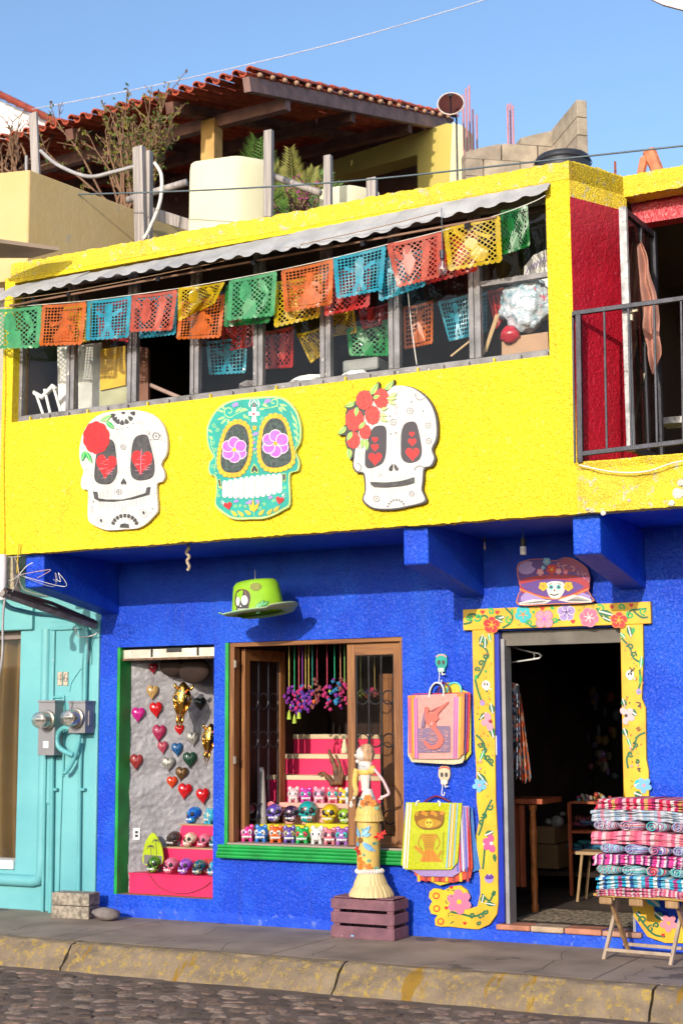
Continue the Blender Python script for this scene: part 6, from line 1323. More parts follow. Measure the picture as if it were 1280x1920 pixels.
# ================= left display niche =================
N1 = n1
c5 = crop(220, 1220, 4.0)
def NP(x, y, off=0): return PP(*c5(x, y), A1+n1*off, n1)
HM = {'tan': (.42, .26, .10), 'magenta': (.50, .02, .22), 'red': (.50, .008, .012), 'crimson glitter': (.40, .02, .09), 'pink glitter': (.45, .06, .10), 'blue glitter': (.01, .10, .28), 'silver': (.40, .38, .34), 'dark green glitter': (.005, .05, .025), 'bronze': (.16, .085, .03), 'orange red': (.55, .05, .01), 'wine': (.22, .01, .02), 'dark': (.02, .025, .02), 'red glitter': (.35, .03, .03)}
def heart_mesh():
    mb = MB(); n = 28; rings = 7
    for k in range(rings):
        s = math.cos(math.pi/2*k/rings); d = math.sin(math.pi/2*k/rings)
        for i in range(n):
            t = 2*math.pi*i/n; x = 16*math.sin(t)**3/16; z = .78*(13*math.cos(t)-5*math.cos(2*t)-2*math.cos(3*t)-math.cos(4*t))/16+.22*math.cos(t)
            mb.v.append(V((x*s, -d*.55*(1 if z > -.4 else 1-(-.4-z)*.5), z*s*1.34+.02)))
    mb.v.append(V((0, -.56, .02)))
    for k in range(rings-1):
        for i in range(n): mb.f.append([k*n+i, k*n+(i+1) % n, (k+1)*n+(i+1) % n, (k+1)*n+i]); mb.m.append(0)
    for i in range(n): mb.f.append([(rings-1)*n+i, (rings-1)*n+(i+1) % n, rings*n]); mb.m.append(0)
    mb.f.append([i for i in range(n)][::-1]); mb.m.append(0); return mb
ho = link('heart_ornament', heart_mesh(), mat('heart_red', HM['red'], .2, .1, coat=.6), smooth=70); hme = ho.data; bpy.data.objects.remove(ho)
ang1 = math.atan2(-n1.x, n1.y) if 0 else math.atan2(n1.x, -n1.y)
hl = [(265,308,46,'tan','tan heart, topmost on the left'),(158,475,50,'magenta','smooth magenta heart near the green jamb'),(292,438,48,'red','glossy red heart right of the magenta one'),(315,612,50,'crimson glitter','large crimson glitter heart above a smaller pink one'),(342,722,40,'pink glitter','small pink glitter heart under the crimson one'),(145,828,47,'red glitter','reddish glitter heart beside the green jamb, lower left'),(450,735,44,'blue glitter','blue glitter heart'),(566,655,46,'silver','silver heart just below the gilded skull'),(545,812,50,'dark green glitter','dark green glitter heart'),(384,845,46,'silver','silver glitter heart above the orange one'),(482,918,46,'bronze','bronze brown patterned heart'),(412,982,38,'orange red','small orange red heart'),(508,1048,50,'red','large red heart lowest in the middle'),(642,1085,50,'red','red heart just above the rabbit bank'),(468,590,34,'red','red heart half hidden behind the gilded skull'),(622,395,44,'dark','dark heart in shadow right of the gilded skull'),(270,130,34,'wine','wine red heart at the top under the shutter box')]
for x, y, r, cn, lb in hl:
    p = NP(x, y, .012); o = bpy.data.objects.new('heart_ornament', hme); COL.objects.link(o); o.location = p; s = r/4/205; o.scale = (s*rnd.uniform(.93, 1.05), s*1.1, s*rnd.uniform(.95, 1.08)); o.rotation_euler = (0, rnd.uniform(-.12, .12), math.atan2(n1.y, n1.x)+math.pi/2 if n1.y < 0 else 0)
    m = mat('heart_'+cn.replace(' ', '_'), HM[cn], .35 if 'glitter' in cn or cn == 'silver' else .18, .5 if 'glitter' in cn else .12, 90 if 'glitter' in cn else 8, coat=.3, bump=.5 if 'glitter' in cn or cn in ('silver', 'bronze') else 0, bs=300 if 'glitter' in cn else 160, bd=.004, metal=.5 if cn in ('silver', 'bronze') else 0)
    o.material_slots[0].link = 'OBJECT'; o.material_slots[0].material = m; setp(o, lb+' on the crumpled white niche wall', 'heart', 'heart ornaments in the left display niche')
# stepped pink stand
ST = thing('display_steps', 'hot pink stepped stand with bare wooden edges in the left niche', 'display stand', (w1[0]+.05, D+.05, .177))
y1_, y2_, y3_ = D+.10, D+.30, D+.42
z1_ = PY(*c5(95, 1665), y1_).z; z2_ = PY(*c5(500, 1475), y2_).z; z3_ = PY(*c5(500, 1298), y3_).z
x1_ = PY(*c5(90, 1750), y1_).x; x2_ = PY(*c5(335, 1520), y2_).x; x3_ = PY(*c5(430, 1350), y3_).x
EDG = mat('bare_board_edge', (.40, .26, .15), .8)
for nm, (x, y, za, zb, yb) in enumerate(((x1_, y1_, .178, z1_, y2_), (x2_, y2_, .178, z2_, y3_), (x3_, y3_, .178, z3_, D+.56))):
    link('step', MB().box((x, y, za), (w1[1]+.06, yb-.002, zb-.012)), PINKP, ST, bev=.003); link('step_top', MB().box((x-.006, y-.006, zb-.0115), (w1[1]+.06, yb-.004, zb)), EDG if nm else PINKP, ST)
cable([c5(235, 1672), c5(300, 1760), c5(400, 1810), c5(520, 1820), c5(640, 1780), c5(700, 1735)], .003, mat('dark_red_wire', (.18, .03, .05), .6), 'thin dark wire drooping across the front of the pink stand', y1_-.01)
# ---- skull ornaments: one prototype, copied ----
CER = {}
def cer(n, c, c2=None, ps=26):
    return mat('ceramic_'+n, c, .16, .1, 10, coat=.5, patch=c2, ps=ps, pt=.56)
def skull_proto():
    T = local_thing('skull_ornament', 'skull', 'skull ornament')
    def cf(q):
        z = q.z; q = V((q.x*(1-.16*max(0, -z)), q.y, z)); return q*(1+.05*noise.noise(q*2))
    link('cranium', MB().ball((0, .010, .068), (.052, .056, .046), 18, 12, fn=cf), cer('blank', (.5, .5, .5)), T, smooth=True)
    link('jaw', MB().ball((0, -.026, .026), (.037, .034, .028), 12, 8, fn=lambda q: V((q.x, q.y, max(-.95, q.z)))), cer('blank', (.5, .5, .5)), T, smooth=True)
    for s in (-1, 1):
        link('cheekbone', MB().ball((s*.032, -.024, .044), (.016, .018, .010), 8, 6), cer('blank', (.5, .5, .5)), T, smooth=True)
        link('eye_socket', MB().ball((s*.021, -.0345, .064), (.0165, .0115, .0185), 10, 8), mat('glossy_black', (.012, .010, .012), .55), T, smooth=True)
    link('nose_hole', MB().ball((0, -.056, .049), (.007, .006, .009), 6, 6), mat('glossy_black', (0, 0, 0)), T, smooth=True)
    for k in range(6): x = (k-2.5)*.0095; link('tooth', MB().ball((x, -.0585+abs(x)*.35, .028), (.0045, .0035, .008), 6, 5), WHITE, T, smooth=True)
    return T
def animal_proto():
    T = local_thing('animal_bank', 'bank', 'animal bank')
    link('body', MB().ball((0, .006, .062), (.056, .056, .052), 18, 12), cer('blank', (.5, .5, .5)), T, smooth=True)
    for s in (-1, 1):
        link('ear', MB().ball((s*.031, -.004, .108), (.019, .011, .020), 10, 8), cer('blank', (.5, .5, .5)), T, smooth=True)
        for y in (-.022, .03): link('foot', MB().lathe([(.014, 0), (.015, .01), (.013, .03)], (s*.028, y, 0), 10), cer('blank', (.5, .5, .5)), T, smooth=40)
        link('eye_patch', MB().ball((s*.023, -.036, .070), (.020, .012, .022), 10, 8), cer('blank2', (.5, .5, .5)), T, smooth=True)
        link('eye', MB().ball((s*.023, -.044, .070), (.0085, .0055, .011), 8, 6), mat('glossy_black', (0, 0, 0)), T, smooth=True)
    for k in range(7): x = (k-3)*.0105; link('tooth', MB().ball((x, -.049+abs(x)*.4, .036), (.005, .0035, .009), 6, 5), WHITE, T, smooth=True)
    return T
def paint(root, m1, m2=None):
    for c in root.children:
        if c.type == 'MESH' and c.data.materials and c.data.materials[0].name.startswith('ceramic_blank'):
            m = m2 if (m2 and c.data.materials[0].name == 'ceramic_blank2') else m1
            c.material_slots[0].link = 'OBJECT'; c.material_slots[0].material = m
SKP = skull_proto(); ANP = animal_proto(); used = {'s': False, 'a': False}
def put(kind, lb, px, py, Y, w, m1, m2=None, rz=-.35, g=None, zz=None):
    pr = SKP if kind == 's' else ANP
    if used[kind]: o = copy_tree(pr)
    else: o = pr; used[kind] = True
    p = PY(px, py, Y); z = zz if zz is not None else p.z; s = w/228/.108
    o.location = (p.x, Y+.055*s, z); o.scale = (s, s, s); o.rotation_euler = (0, 0, rz); o.scale = (s*rnd.uniform(.96, 1.04), s, s*rnd.uniform(.94, 1.04)); setp(o, lb, 'skull ornament' if kind == 's' else 'animal bank', g); paint(o, m1, m2); return o
gs = 'painted ceramic skulls in the left niche'
def ps_(lb, x, y, Y, zz, w, c, c2=None, rz=None): put('s', lb, *c5(x, y), Y, w, cer(lb.split(' skull')[0].replace(' ', '_'), c, c2), None, rnd.uniform(-.25, .15), gs, zz)
ps_('dark metallic brown skull left end of the middle pink step', 392, 1468, y2_+.012, z2_, 28, (.05, .03, .025))
ps_('white and red skull in the middle of the middle pink step', 515, 1478, y2_+.012, z2_, 27, (.60, .52, .40), (.5, .03, .02))
ps_('pink skull on the middle pink step, next to the white one', 625, 1483, y2_+.012, z2_, 25, (.62, .16, .25), (.45, .02, .05))
ps_('turquoise skull cut by the right edge of the middle pink step', 712, 1480, y2_+.012, z2_, 25, (.03, .25, .34), (.5, .1, .1))
ps_('blue glossy skull on the top pink step', 540, 1285, y3_+.012, z3_, 31, (.005, .07, .42), (.02, .30, .5))
ps_('dark green skull with red jaw at the left end of the bottom step', 245, 1660, y1_+.02, z1_, 29, (.03, .12, .012), (.25, .35, .02))
ps_('pink skull with white crown on the bottom step', 368, 1668, y1_+.02, z1_, 29, (.62, .14, .24), (.55, .50, .48))
ps_('purple speckled skull on the bottom step', 478, 1672, y1_+.02, z1_, 29, (.22, .04, .34), (.50, .28, .55))
ps_('dark teal skull with painted flowers on the bottom step', 585, 1680, y1_+.02, z1_, 28, (.005, .08, .14), (.35, .30, .05))
ps_('light blue skull cut by the right edge of the bottom step', 700, 1690, y1_+.02, z1_, 28, (.03, .30, .50), (.55, .2, .05))
ps_('red patterned skull peeping from behind the dark teal one', 645, 1668, y1_+.11, z1_, 27, (.50, .03, .03), (.4, .25, .2))
put('a', 'light blue and white rabbit bank at the right of the top step', *c5(668, 1285), y3_+.01, 27, cer('rabbit_blue', (.05, .36, .52)), cer('cream', (.6, .55, .4)), -.5, None, z3_)
# small surfboard with palms
p = NP(268, 1560, .03); o = slab('toy_surfboard', 'yellow-green toy surfboard with black palm trees leaning on the niche wall', 'toy surfboard', cr2([c5(198,1600), c5(200,1480), c5(225,1410), c5(265,1365), (c5(305,1410)), c5(335,1480), c5(335,1600)], 3), y1_+.10, .012, mat('lime_lacquer', (.40, .50, .02), .3))
a = Art(lambda x, y, l=0: PY(*c5(x, y), y1_+.10-l)); a.poly([(200,1530),(335,1540),(335,1600),(200,1600)], GYD)
for x, y, h in ((290,1425,110),(250,1470,70)):
    a.line([(x, y), (x+6, y+h)], 4, BK)
    for t in (-2.8, -2.2, -1.4, -.7, -.2, .3, 2.9): a.line([(x, y), (x+16*math.cos(t), y+14*math.sin(t)), (x+28*math.cos(t), y+26*math.sin(t)+10)], 4, BK, 3)
a.done('painted_palms', o)
p = NP(145, 1375, .01); rotw = Matrix.Rotation(math.atan2(n1.y, n1.x)+math.pi/2, 3, 'Z')
o = link('wall_socket', MB().obox(p, (.03, .006, .05), rotw), WHITE, org=p, bev=.004); setp(o, 'white wall socket low on the crumpled niche wall', 'socket'); link('socket_hole', MB().obox(p+n1*.006+V((0, 0, .015)), (.012, .002, .01), rotw).obox(p+n1*.006-V((0, 0, .015)), (.012, .002, .01), rotw), IRON, o, org=p)
# gilded animal skulls
GOLD = mat('gilt', (.75, .42, .08), .22, .3, 14, metal=1, bump=.6, bs=30, bd=.01)
def gilded(lb, cx, cy, sc, Y, tilt):
    c = PY(*c5(cx, cy), Y); T = thing('gilded_skull', lb, 'animal skull', tuple(c)); R = Matrix.Rotation(tilt, 3, 'Y')@Matrix.Rotation(.5, 3, 'Z')
    def f(q):
        z = q.z; w = (.95 if z > .1 else .95-.62*min(1, (.1-z)/.75)); w *= 1-.35*max(0, z-.55)/.45; ridge = 1+.25*max(0, -q.y)*(1-abs(q.x))
        return V((q.x*w, q.y*(.9 if z > 0 else .9-.45*(-z))*ridge, z))*(1+.10*noise.noise(q*2.6))
    L = lambda x, y, z: c+R@V((x, y, z))*sc
    mb = MB().ball((0, 0, 0), (.105, .075, .22), 24, 20, fn=f); mb.v = [c+R@v*sc for v in mb.v]; link('skull_bone', mb, GOLD, T, smooth=True)
    for s in (-1, 1):
        link('eye_rim', MB().tube([L(s*.060+.032*math.cos(t), -.050-.012*math.cos(t)*-s, .055+.036*math.sin(t)) for t in [2*math.pi*i/14 for i in range(15)]], .009*sc, 6), GOLD, T, smooth=True)
        link('eye_hole', MB().ball(L(s*.060, -.046, .055), (.027*sc, .014*sc, .031*sc), 10, 8), mat('painted_hole_shade', (.05, .03, .03), .6), T, smooth=True)  # solid dark ball, the shade of the hole is in its colour
        link('cheek_ridge', MB().tube([L(s*.085, -.03, .02), L(s*.062, -.042, -.05), L(s*.035, -.036, -.12)], [.010*sc, .013*sc, .007*sc], 7), GOLD, T, smooth=True)
        link('jaw_bone', MB().tube([L(s*.030, -.030, -.13), L(s*.028, -.028, -.19), L(s*.012, -.022, -.26)], [.015*sc, .013*sc, .005*sc], 7), GOLD, T, smooth=True)
        link('horn_stub', MB().tube([L(s*.07, .0, .15), L(s*.095, .0, .18), L(s*.10, .0, .20)], [.020*sc, .016*sc, .010*sc], 7), GOLD, T, smooth=True)
    link('nose_hole', MB().ball(L(0, -.045, -.13), (.012*sc, .012*sc, .05*sc), 8, 8), mat('painted_hole_shade', (0,)*3), T, smooth=True)
    for k in range(9): q = random.Random(k); link('bead', MB().ball(L(q.uniform(-.04, .05), -.062, q.uniform(.02, .15)), .010*sc, 8, 6), (RD, CY, ORP, PUR)[k % 4], T, smooth=True)
gilded('gilded animal skull with colourful beads hanging in the left niche', 485, 395, .80, D+.22, .12)
gilded('second gilded skull cut off by the right edge of the left niche', 690, 680, .66, D+.28, .15)
# dark hats or baskets at the top of the niche
for x, y, r, lb in ((420, 110, .13, 'left dark round basket in the shadow at the niche top'), (580, 150, .15, 'right dark round basket in the shadow at the niche top')):
    p = PY(*c5(x, y), D+.3); setp(link('basket', MB().ball(p, (r, .08, r*.75), 18, 12), DBROWN, smooth=True, org=p), lb, 'basket')

# ================= middle display window =================
c7 = crop(400, 1160, 3.368); c66 = crop(420, 1440, 4.571)
SH = thing('pink_stairs', 'pink painted stair shelves with cream treads behind the middle window', 'stairs', (-5.9, D+.6, .63))
lev = [(1320, 1165, 1195, .50, 415, 870), (990, 1020, 1080, .72, 250, 850), (850, 885, 985, .95, 330, 850), (745, 760, 850, 1.18, 490, 850)]
CT_ = mat('cream_tread', (.60, .47, .30), .7, .1)
tz_ = []
for k, (xx, yt, yb, dy, xa, xb) in enumerate(lev):
    Yk = D+dy; zt1 = PY(*c7(640, yt-(0 if k == 0 else 30)), Yk).z; zt2 = PY(*c7(640, yt), Yk).z; zb2 = PY(*c7(640, yb), Yk).z; X0 = PY(*c7(xa, yt), Yk).x; X1 = -4.93
    if k == 0: link('tread', MB().box((X0, Yk, zb2), (X1, D+.9, zt2)), PINK2, SH, bev=.004); link('riser', MB().box((X0+.02, Yk+.03, .64), (X1, Yk+.06, zb2-.001)), PINK2, SH); z_sh = zt2
    else: link('tread', MB().box((X0-.01, Yk-.012, zt2+.001), (X1, Yk+.3, zt1)), CT_, SH, bev=.004); link('riser', MB().box((X0, Yk, .64), (X1, Yk+.02, zt2)), PINKP, SH)
    tz_.append(zt1)
Yb_ = D+.34
for k, (xa, xb, ya) in enumerate(((257, 572, 1305), (580, 855, 1300))):
    a_, b_ = PY(*c7(xa, 1365), Yb_), PY(*c7(xb, ya), Yb_); o = link('yellow_box', MB().box((a_.x, Yb_, .632), (b_.x, Yb_+.15, .70)).box((a_.x, Yb_, a_.z), (b_.x, Yb_+.15, b_.z)).box((a_.x+.02, Yb_+.02, .70), (b_.x-.02, Yb_+.15, a_.z)), mat('acid_yellow_paint', (.60, .50, .01), .5), org=(a_.x, Yb_, .632), bev=.002); setp(o, ('left', 'right')[k]+' low yellow shelf box in the middle window', 'display box', 'yellow shelf boxes'); z_bx = b_.z
ga = 'painted animal banks in the middle window'; W7 = lambda x, y: c66(x, y)
bottom = [(168,706,'pink',(.62,.03,.22),(.6,.4,.5),'pink-and-white bank at the left end of the sill row'),(288,708,'blue',(.02,.16,.50),(.6,.6,.62),'blue-and-white bank, second in the sill row'),(415,710,'orange',(.66,.10,.01),(.55,.5,.45),'orange bank, third in the sill row'),(528,713,'indigo',(.10,.06,.30),(.35,.3,.15),'dark purple bank with gold eye patch in the sill row'),(640,716,'green',(.01,.35,.08),(.5,.05,.05),'green bank with red eye patch in the sill row'),(768,725,'white',(.66,.64,.62),(.7,.66,.66),'plain white pig bank in the sill row'),(876,726,'rose',(.58,.16,.20),(.1,.03,.05),'rose pink cat bank in the sill row'),(985,730,'violet',(.30,.10,.38),(.05,.4,.4),'violet bank with turquoise eye patch, right end of sill row')]
for x, y, n_, c_, c2_, lb in bottom: put('a', lb, *c66(x, y), D+.09, 27, cer('bank_'+n_, c_, [min(1, q*1.0+.25) for q in c_] if n_ != 'white' else None, 60), cer('patch_'+n_, c2_), rnd.uniform(.15, .5), ga, .631)
top = [(568,290,'shell',(.66,.45,.48),(.6,.5,.5),'pale pink bank, leftmost on the pink shelf'),(675,292,'fuchsia',(.50,.03,.36),(.1,.3,.3),'fuchsia bank on the pink shelf'),(790,293,'candy',(.64,.26,.38),(.15,.1,.15),'candy pink bank in the middle of the pink shelf'),(905,290,'coral',(.60,.16,.20),(.03,.40,.40),'coral bank with turquoise eye patches on the pink shelf'),(1005,290,'sun',(.66,.42,.01),(.15,.08,.4),'yellow bank at the right of the pink shelf'),(1062,288,'ice',(.45,.60,.62),(.1,.2,.2),'pale blue bank half hidden behind the window frame')]
for x, y, n_, c_, c2_, lb in top: put('a', lb, *c66(x, y), D+.54, 25, cer('bank_'+n_, c_, [min(1, q+.25) for q in c_], 60), cer('patch_'+n_, c2_), rnd.uniform(.15, .5), ga, z_sh)
gk = 'painted skulls on the yellow shelf boxes'
for x, y, w_k, n_, c_, c2_, lb in ((392,478,33,'indigo_white',(.10,.05,.34),(.6,.58,.6),'indigo skull with white patches at the left of the yellow boxes'),(540,482,31,'black_pink',(.03,.015,.05),(.6,.3,.4),'black and pink skull, second on the yellow boxes'),(675,490,38,'teal_red',(.01,.30,.30),(.45,.05,.03),'large turquoise skull with red crown on the yellow boxes'),(870,472,34,'gold_yellow',(.58,.38,.01),(.3,.3,.02),'yellow skull on the right yellow box'),(1005,474,27,'lime_green',(.25,.42,.03),(.5,.55,.3),'lime green skull beside the yellow one')): put('s', lb, *c66(x, y), Yb_+.02, w_k, cer('skull_'+n_, c_, c2_), None, rnd.uniform(0, .4), gk, z_bx)
# pompom garlands
g4 = 'strings of pompoms hanging in the middle window'; Yp = D+.30
PC = [pt('pom_%s' % n, c, .9) for n, c in (('purple', (.18, .02, .26)), ('violet', (.10, .035, .30)), ('pink', (.42, .02, .13)), ('brown', (.20, .06, .05)), ('blue', (.02, .16, .34)), ('lime', (.35, .45, .05)), ('orange', (.6, .12, .02)))]
strs = [(478,445,0,(.55,.45,.1)),(512,470,0,(.02,.35,.15)),(540,440,2,(.5,.1,.1)),(562,450,1,(.25,.05,.35)),(582,440,4,(.55,.4,.1)),(602,455,0,(.55,.4,.1)),(625,430,3,(.02,.25,.2)),(655,400,3,(.4,.05,.08)),(718,440,2,(.5,.05,.1)),(765,400,4,(.02,.4,.2)),(802,395,3,(.6,.25,.15)),(828,430,2,(.2,.4,.1)),(930,470,5,(.4,.4,.1)),(985,470,2,(.5,.1,.2)),(1018,460,3,(.4,.3,.1))]
for k, (x, yb, ci, sc_) in enumerate(strs):
    top_ = PY(*c7(x, 165), Yp); p = PY(*c7(x, yb), Yp+.02*math.sin(k*2)); T = thing('pompom_string', '%s string of pompoms counted from the left, behind the middle window' % ('first second third fourth fifth sixth seventh eighth ninth tenth eleventh twelfth thirteenth fourteenth fifteenth'.split()[k]), 'pompom string', tuple(p), g4)
    link('cord', MB().tube([V((p.x, p.y, 2.2)), p], .0035, 5), mat('cord_%d' % k, sc_, .8), T)
    q = random.Random(k); fz = .9 if k > 11 else 1.35
    for j in range(13 if k < 12 else 6):
        c = p+V((q.uniform(-.035, .035), q.uniform(-.03, .03), .02-j*.0115*fz)); r = q.uniform(.010, .017)
        link('pompom', MB().ball(c, r, 9, 7, fn=lambda v: v*(1+.5*noise.noise(v*5+c*9))), PC[ci] if q.random() < .7 else q.choice(PC), T)
    if k in (0, 1, 2):
        c = p-V((0, 0, .20)); link('tassel', MB().tube([c+V((0, 0, .03)), c, c-V((0, 0, .045))], [.003, .012, .018], 8), PC[5], T)
# dark branch sculpture, white cone, cabinet
DW = mat('charred_wood', (.06, .025, .015), .6, .5, 14, col2=(.22, .09, .03), bump=.6)
T = thing('root_sculpture', 'dark twisted root sculpture standing behind the right banks', 'sculpture', tuple(PY(*c7(780, 1050), D+.66)))
for P, r0_ in ((((780,1050),(775,960),(745,880),(728,825)), .035), (((790,1050),(800,950),(785,890),(770,860)), .025), (((760,1050),(720,1000),(690,975),(660,985)), .028), (((800,1050),(815,980),(800,920)), .02)):
    pts = cr([PY(*c7(*q), D+.66) for q in P], 4, False); link('root_branch', MB().tube(pts, [r0_*(1-.75*i/len(pts))*(1+.2*math.sin(i*2)) for i in range(len(pts))], 8), DW, T, smooth=True)
p = PY(*c7(828, 850), D+.98); setp(link('white_figurine', MB().lathe([(.03, 0), (.028, .03), (.015, .10), (.010, .125), (.013, .14), (.004, .16)], p, 12), CREAM, smooth=True, org=p), 'small white robed figurine on the cream tread by the frame', 'figurine')
cbx = thing('wooden_cabinet', 'brown wooden cabinet seen through the closed casement', 'cabinet', tuple(PY(*c7(1120, 1400), D+.28)))
a_, b_ = PY(*c7(1050, 1400), D+.28), PY(*c7(1178, 345), D+.28); link('cabinet_body', MB().box((a_.x, D+.30, a_.z), (b_.x+.1, D+.6, b_.z)), WOODB, cbx); link('cabinet_door', MB().box((a_.x+.03, D+.285, a_.z+.42), (b_.x+.05, D+.30, b_.z-.04)), WOODB, cbx, bev=.01); link('cabinet_door', MB().box((a_.x+.03, D+.285, a_.z+.04), (b_.x+.05, D+.30, a_.z+.36)), WOODB, cbx, bev=.01)
T = thing('white_figure', 'tall pale grey figure with a small skull head behind the open casement', 'figurine', tuple(PY(*c7(305, 1290), D+.40)))
link('robe', MB().lathe([(.05, 0), (.045, .2), (.03, .42), (.022, .56), (.014, .60)], PY(*c7(305, 1290), D+.40)-V((0, 0, .15)), 14), mat('pale_grey_plaster', (.40, .36, .33), .7), T, smooth=True); link('head', MB().ball(PY(*c7(303, 960), D+.40), (.022, .024, .03), 10, 8), WHITE, T, smooth=True)
for k, (x, y) in enumerate(((240, 1205), (368, 1180))):
    p = PY(*c7(x, y), D+.45); setp(link('round_paddle', MB().lathe([(.001, 0), (.035, .002), (.035, .012), (.001, .014)], (0, 0, 0), 20), mat('red_white_paddle', (.5, .05, .08), .5, .5, 12, col2=(.55, .45, .42)), smooth=40), ('left', 'right')[k]+' round red and white paddle in the shade behind the iron bars', 'paddle'); o = [q for q in COL.objects if q.name.startswith('round_paddle')][-1]; o.location = p; o.rotation_euler.x = R_(90)
# ================= tote bags on skull hooks =================
def woven(n, c, r=.45): return mat('woven_'+n, c, r, .12, 60, bump=.25, bs=160, bd=.003, trans=.12)
def tote(lb, pts, Y, th, m, g, art=None, handles=(), hm=None, cf=None):
    F = lambda x, y, l=0: PY(*cf(x, y), Y-l-.010*math.sin(max(0, min(1, (x-pts[0][0])/max(1, pts[1][0]-pts[0][0])))*math.pi))
    P = [F(x, y) for x, y in pts]; T = thing('tote_bag', lb, 'bag', tuple(F(*[sum(q[i] for q in pts)/len(pts) for i in (0, 1)])), g)
    # subdivide the top and bottom edges so the bag bulges
    out = []
    for i in range(len(pts)):
        a, b = pts[i], pts[(i+1) % len(pts)]
        for k in range(5): out.append(F(a[0]+(b[0]-a[0])*k/5, a[1]+(b[1]-a[1])*k/5))
    link('bag_body', MB().prism(out, (0, th, 0)), m, T, bev=.003)
    for h in handles: link('handle', MB().tube(cr([PY(*cf(x, y), Y-.006) for x, y in h], 5, False), .007, 7), hm, T, smooth=True)
    if art:
        a = Art(lambda x, y, l=0: F(x, y, l+.002)); art(a); a.done('print', T)
    return T
cA = crop(740, 1210, 5.818); cBg = crop(740, 1440, 2.3704)
gA, gB = 'tote bags on the upper skull hook', 'tote bags on the lower skull hook'
WHP = mat('white_plastic', (.66, .66, .66), .35)
tote('yellow tote bag with cyan rim at the back of the upper bunch', [(540,410),(640,400),(700,430),(722,480),(825,520),(830,1180),(770,1260),(560,1240),(540,600)], D-.035, .008, woven('yellow_green', (.55, .50, .02)), gA, None, (((560,520),(600,425),(670,410),(715,450),(725,520)),), mat('cyan_strap', (.1, .5, .5), .4), cA)
tote('red tote bag edge showing at the top right of the upper bunch', [(200,525),(822,512),(818,700),(800,1150),(760,1200),(220,1200)], D-.048, .008, woven('red', (.55, .02, .05)), gA, None, (((470,520),(500,430),(540,410),(590,460),(600,520)),), mat('maroon_strap', (.15, .01, .03), .4), cA)
tote('purple tote bag just behind the pink front one', [(180,530),(790,530),(785,900),(770,1180),(740,1230),(200,1230)], D-.062, .008, woven('purple', (.16, .05, .28)), gA, None, (((390,540),(420,450),(470,430),(515,470),(520,540)),), mat('navy_strap', (.02, .02, .12), .4), cA)
tote('cream edged tote bag whose hem shows under the pink one', [(145,560),(750,545),(755,1240),(735,1285),(640,1302),(180,1275),(138,1200)], D-.076, .008, woven('cream', (.60, .52, .33)), gA, None, (), None, cA)
def artA(a):
    for x0, x1, c in ((142,175,woven('pink', (.72, .12, .22))),(175,195,ORP),(195,205,YP),(205,222,pt('violet_stripe', (.38, .08, .36))),(222,232,PK),(232,243,pt('violet_stripe', (0,)*3))): a.poly([(x0,575),(x1,575),(x1+10,1235-(60 if x0 < 170 else 0)),(x0+8,1235-(60 if x0 < 170 else 0))], c)
    for x0, x1, c in ((645,660,pt('violet_stripe', (0,)*3)),(660,672,PK),(672,684,pt('violet_stripe', (0,)*3)),(684,700,PK),(700,722,YP),(722,757,ORP)): a.poly([(x0,560),(x1,560),(x1-14,1235-(50 if x0 > 715 else 0)),(x0-10,1238-(30 if x0 > 690 else 0))], c)
    a.poly([(140,548),(756,522),(757,556),(142,582)], ORP)
    gr = pt('print_grey_violet', (.20, .13, .22)); a.poly([(245,905),(400,895),(400,880),(600,880),(600,1165),(248,1172)], gr)
    q = random.Random(2)
    for k in range(120): x, y = q.uniform(250, 560), q.uniform(900, 1160); a.line([(x, y), (x+q.uniform(15, 45), y+q.uniform(-4, 4))], 4, woven('salmon_body', (.70, .32, .28)))
    a.poly([(280,895),(320,700),(345,690),(330,800),(320,890)], gr)
    sr = pt('print_salmon_red', (.66, .12, .09))
    a.disc(345, 700, 26, sr, 34, -.3); a.poly(cr2([(330,725),(400,735),(560,620),(578,632),(470,745),(475,800),(440,840),(455,900),(500,960),(530,1030),(500,1100),(430,1135),(350,1115),(310,1040),(345,1050),(390,1095),(450,1070),(470,1010),(430,940),(395,900),(420,850),(380,880),(340,850),(325,780)], 3), sr)
    a.disc(398, 855, 14, woven('salmon_body', (0,)*3), 24, .2); a.line([(380,720),(575,628)], 10, pt('print_dark_red', (.35, .06, .06)))
tote('salmon pink tote bag with orange and violet side stripes and a red seated figure with guitar', [(138,548),(757,520),(752,1000),(738,1190),(690,1240),(460,1243),(215,1240),(150,1190),(146,900)], D-.092, .010, woven('salmon_body', (.70, .32, .28)), gA, artA, (((372,575),(385,480),(425,420),(462,408),(505,425),(530,480),(525,560)),), WHP, cA)['label'] = 'salmon pink tote bag with orange striped sides, front of the upper bunch'
tote('blue tote bag at the back of the lower bunch', [(230,160),(345,175),(355,300),(382,450),(330,470),(240,470)], D-.035, .008, woven('blue', (.03, .16, .50)), gB, None, (((120,160),(180,125),(245,150)),), mat('dark_red_strap', (.18, .01, .03), .4), cBg)
tote('yellow tote bag whose pointed hem shows lowest in the lower bunch', [(60,200),(330,200),(300,495),(200,523),(120,490)], D-.048, .008, woven('sun_yellow', (.62, .48, .02)), gB, None, (), None, cBg)
def artR(a):
    for k in range(8): a.poly([(90+k*32,200),(100+k*32,200),(112+k*31,505),(100+k*31,505)], (YP, pt('dark_red_stripe', (.3, .02, .03)))[k % 2])
tote('red tote bag with yellow stripes in the lower bunch', [(70,190),(330,190),(345,440),(335,490),(260,510),(110,500),(85,470)], D-.060, .008, woven('scarlet', (.60, .06, .02)), gB, artR, (), None, cBg)
def artL(a):
    for k in range(5): a.poly([(262+k*14,175),(267+k*14,175),(282+k*13,460),(276+k*13,460)], (pt('blue_stripe', (.05, .10, .45)), RD, WHT)[k % 3])
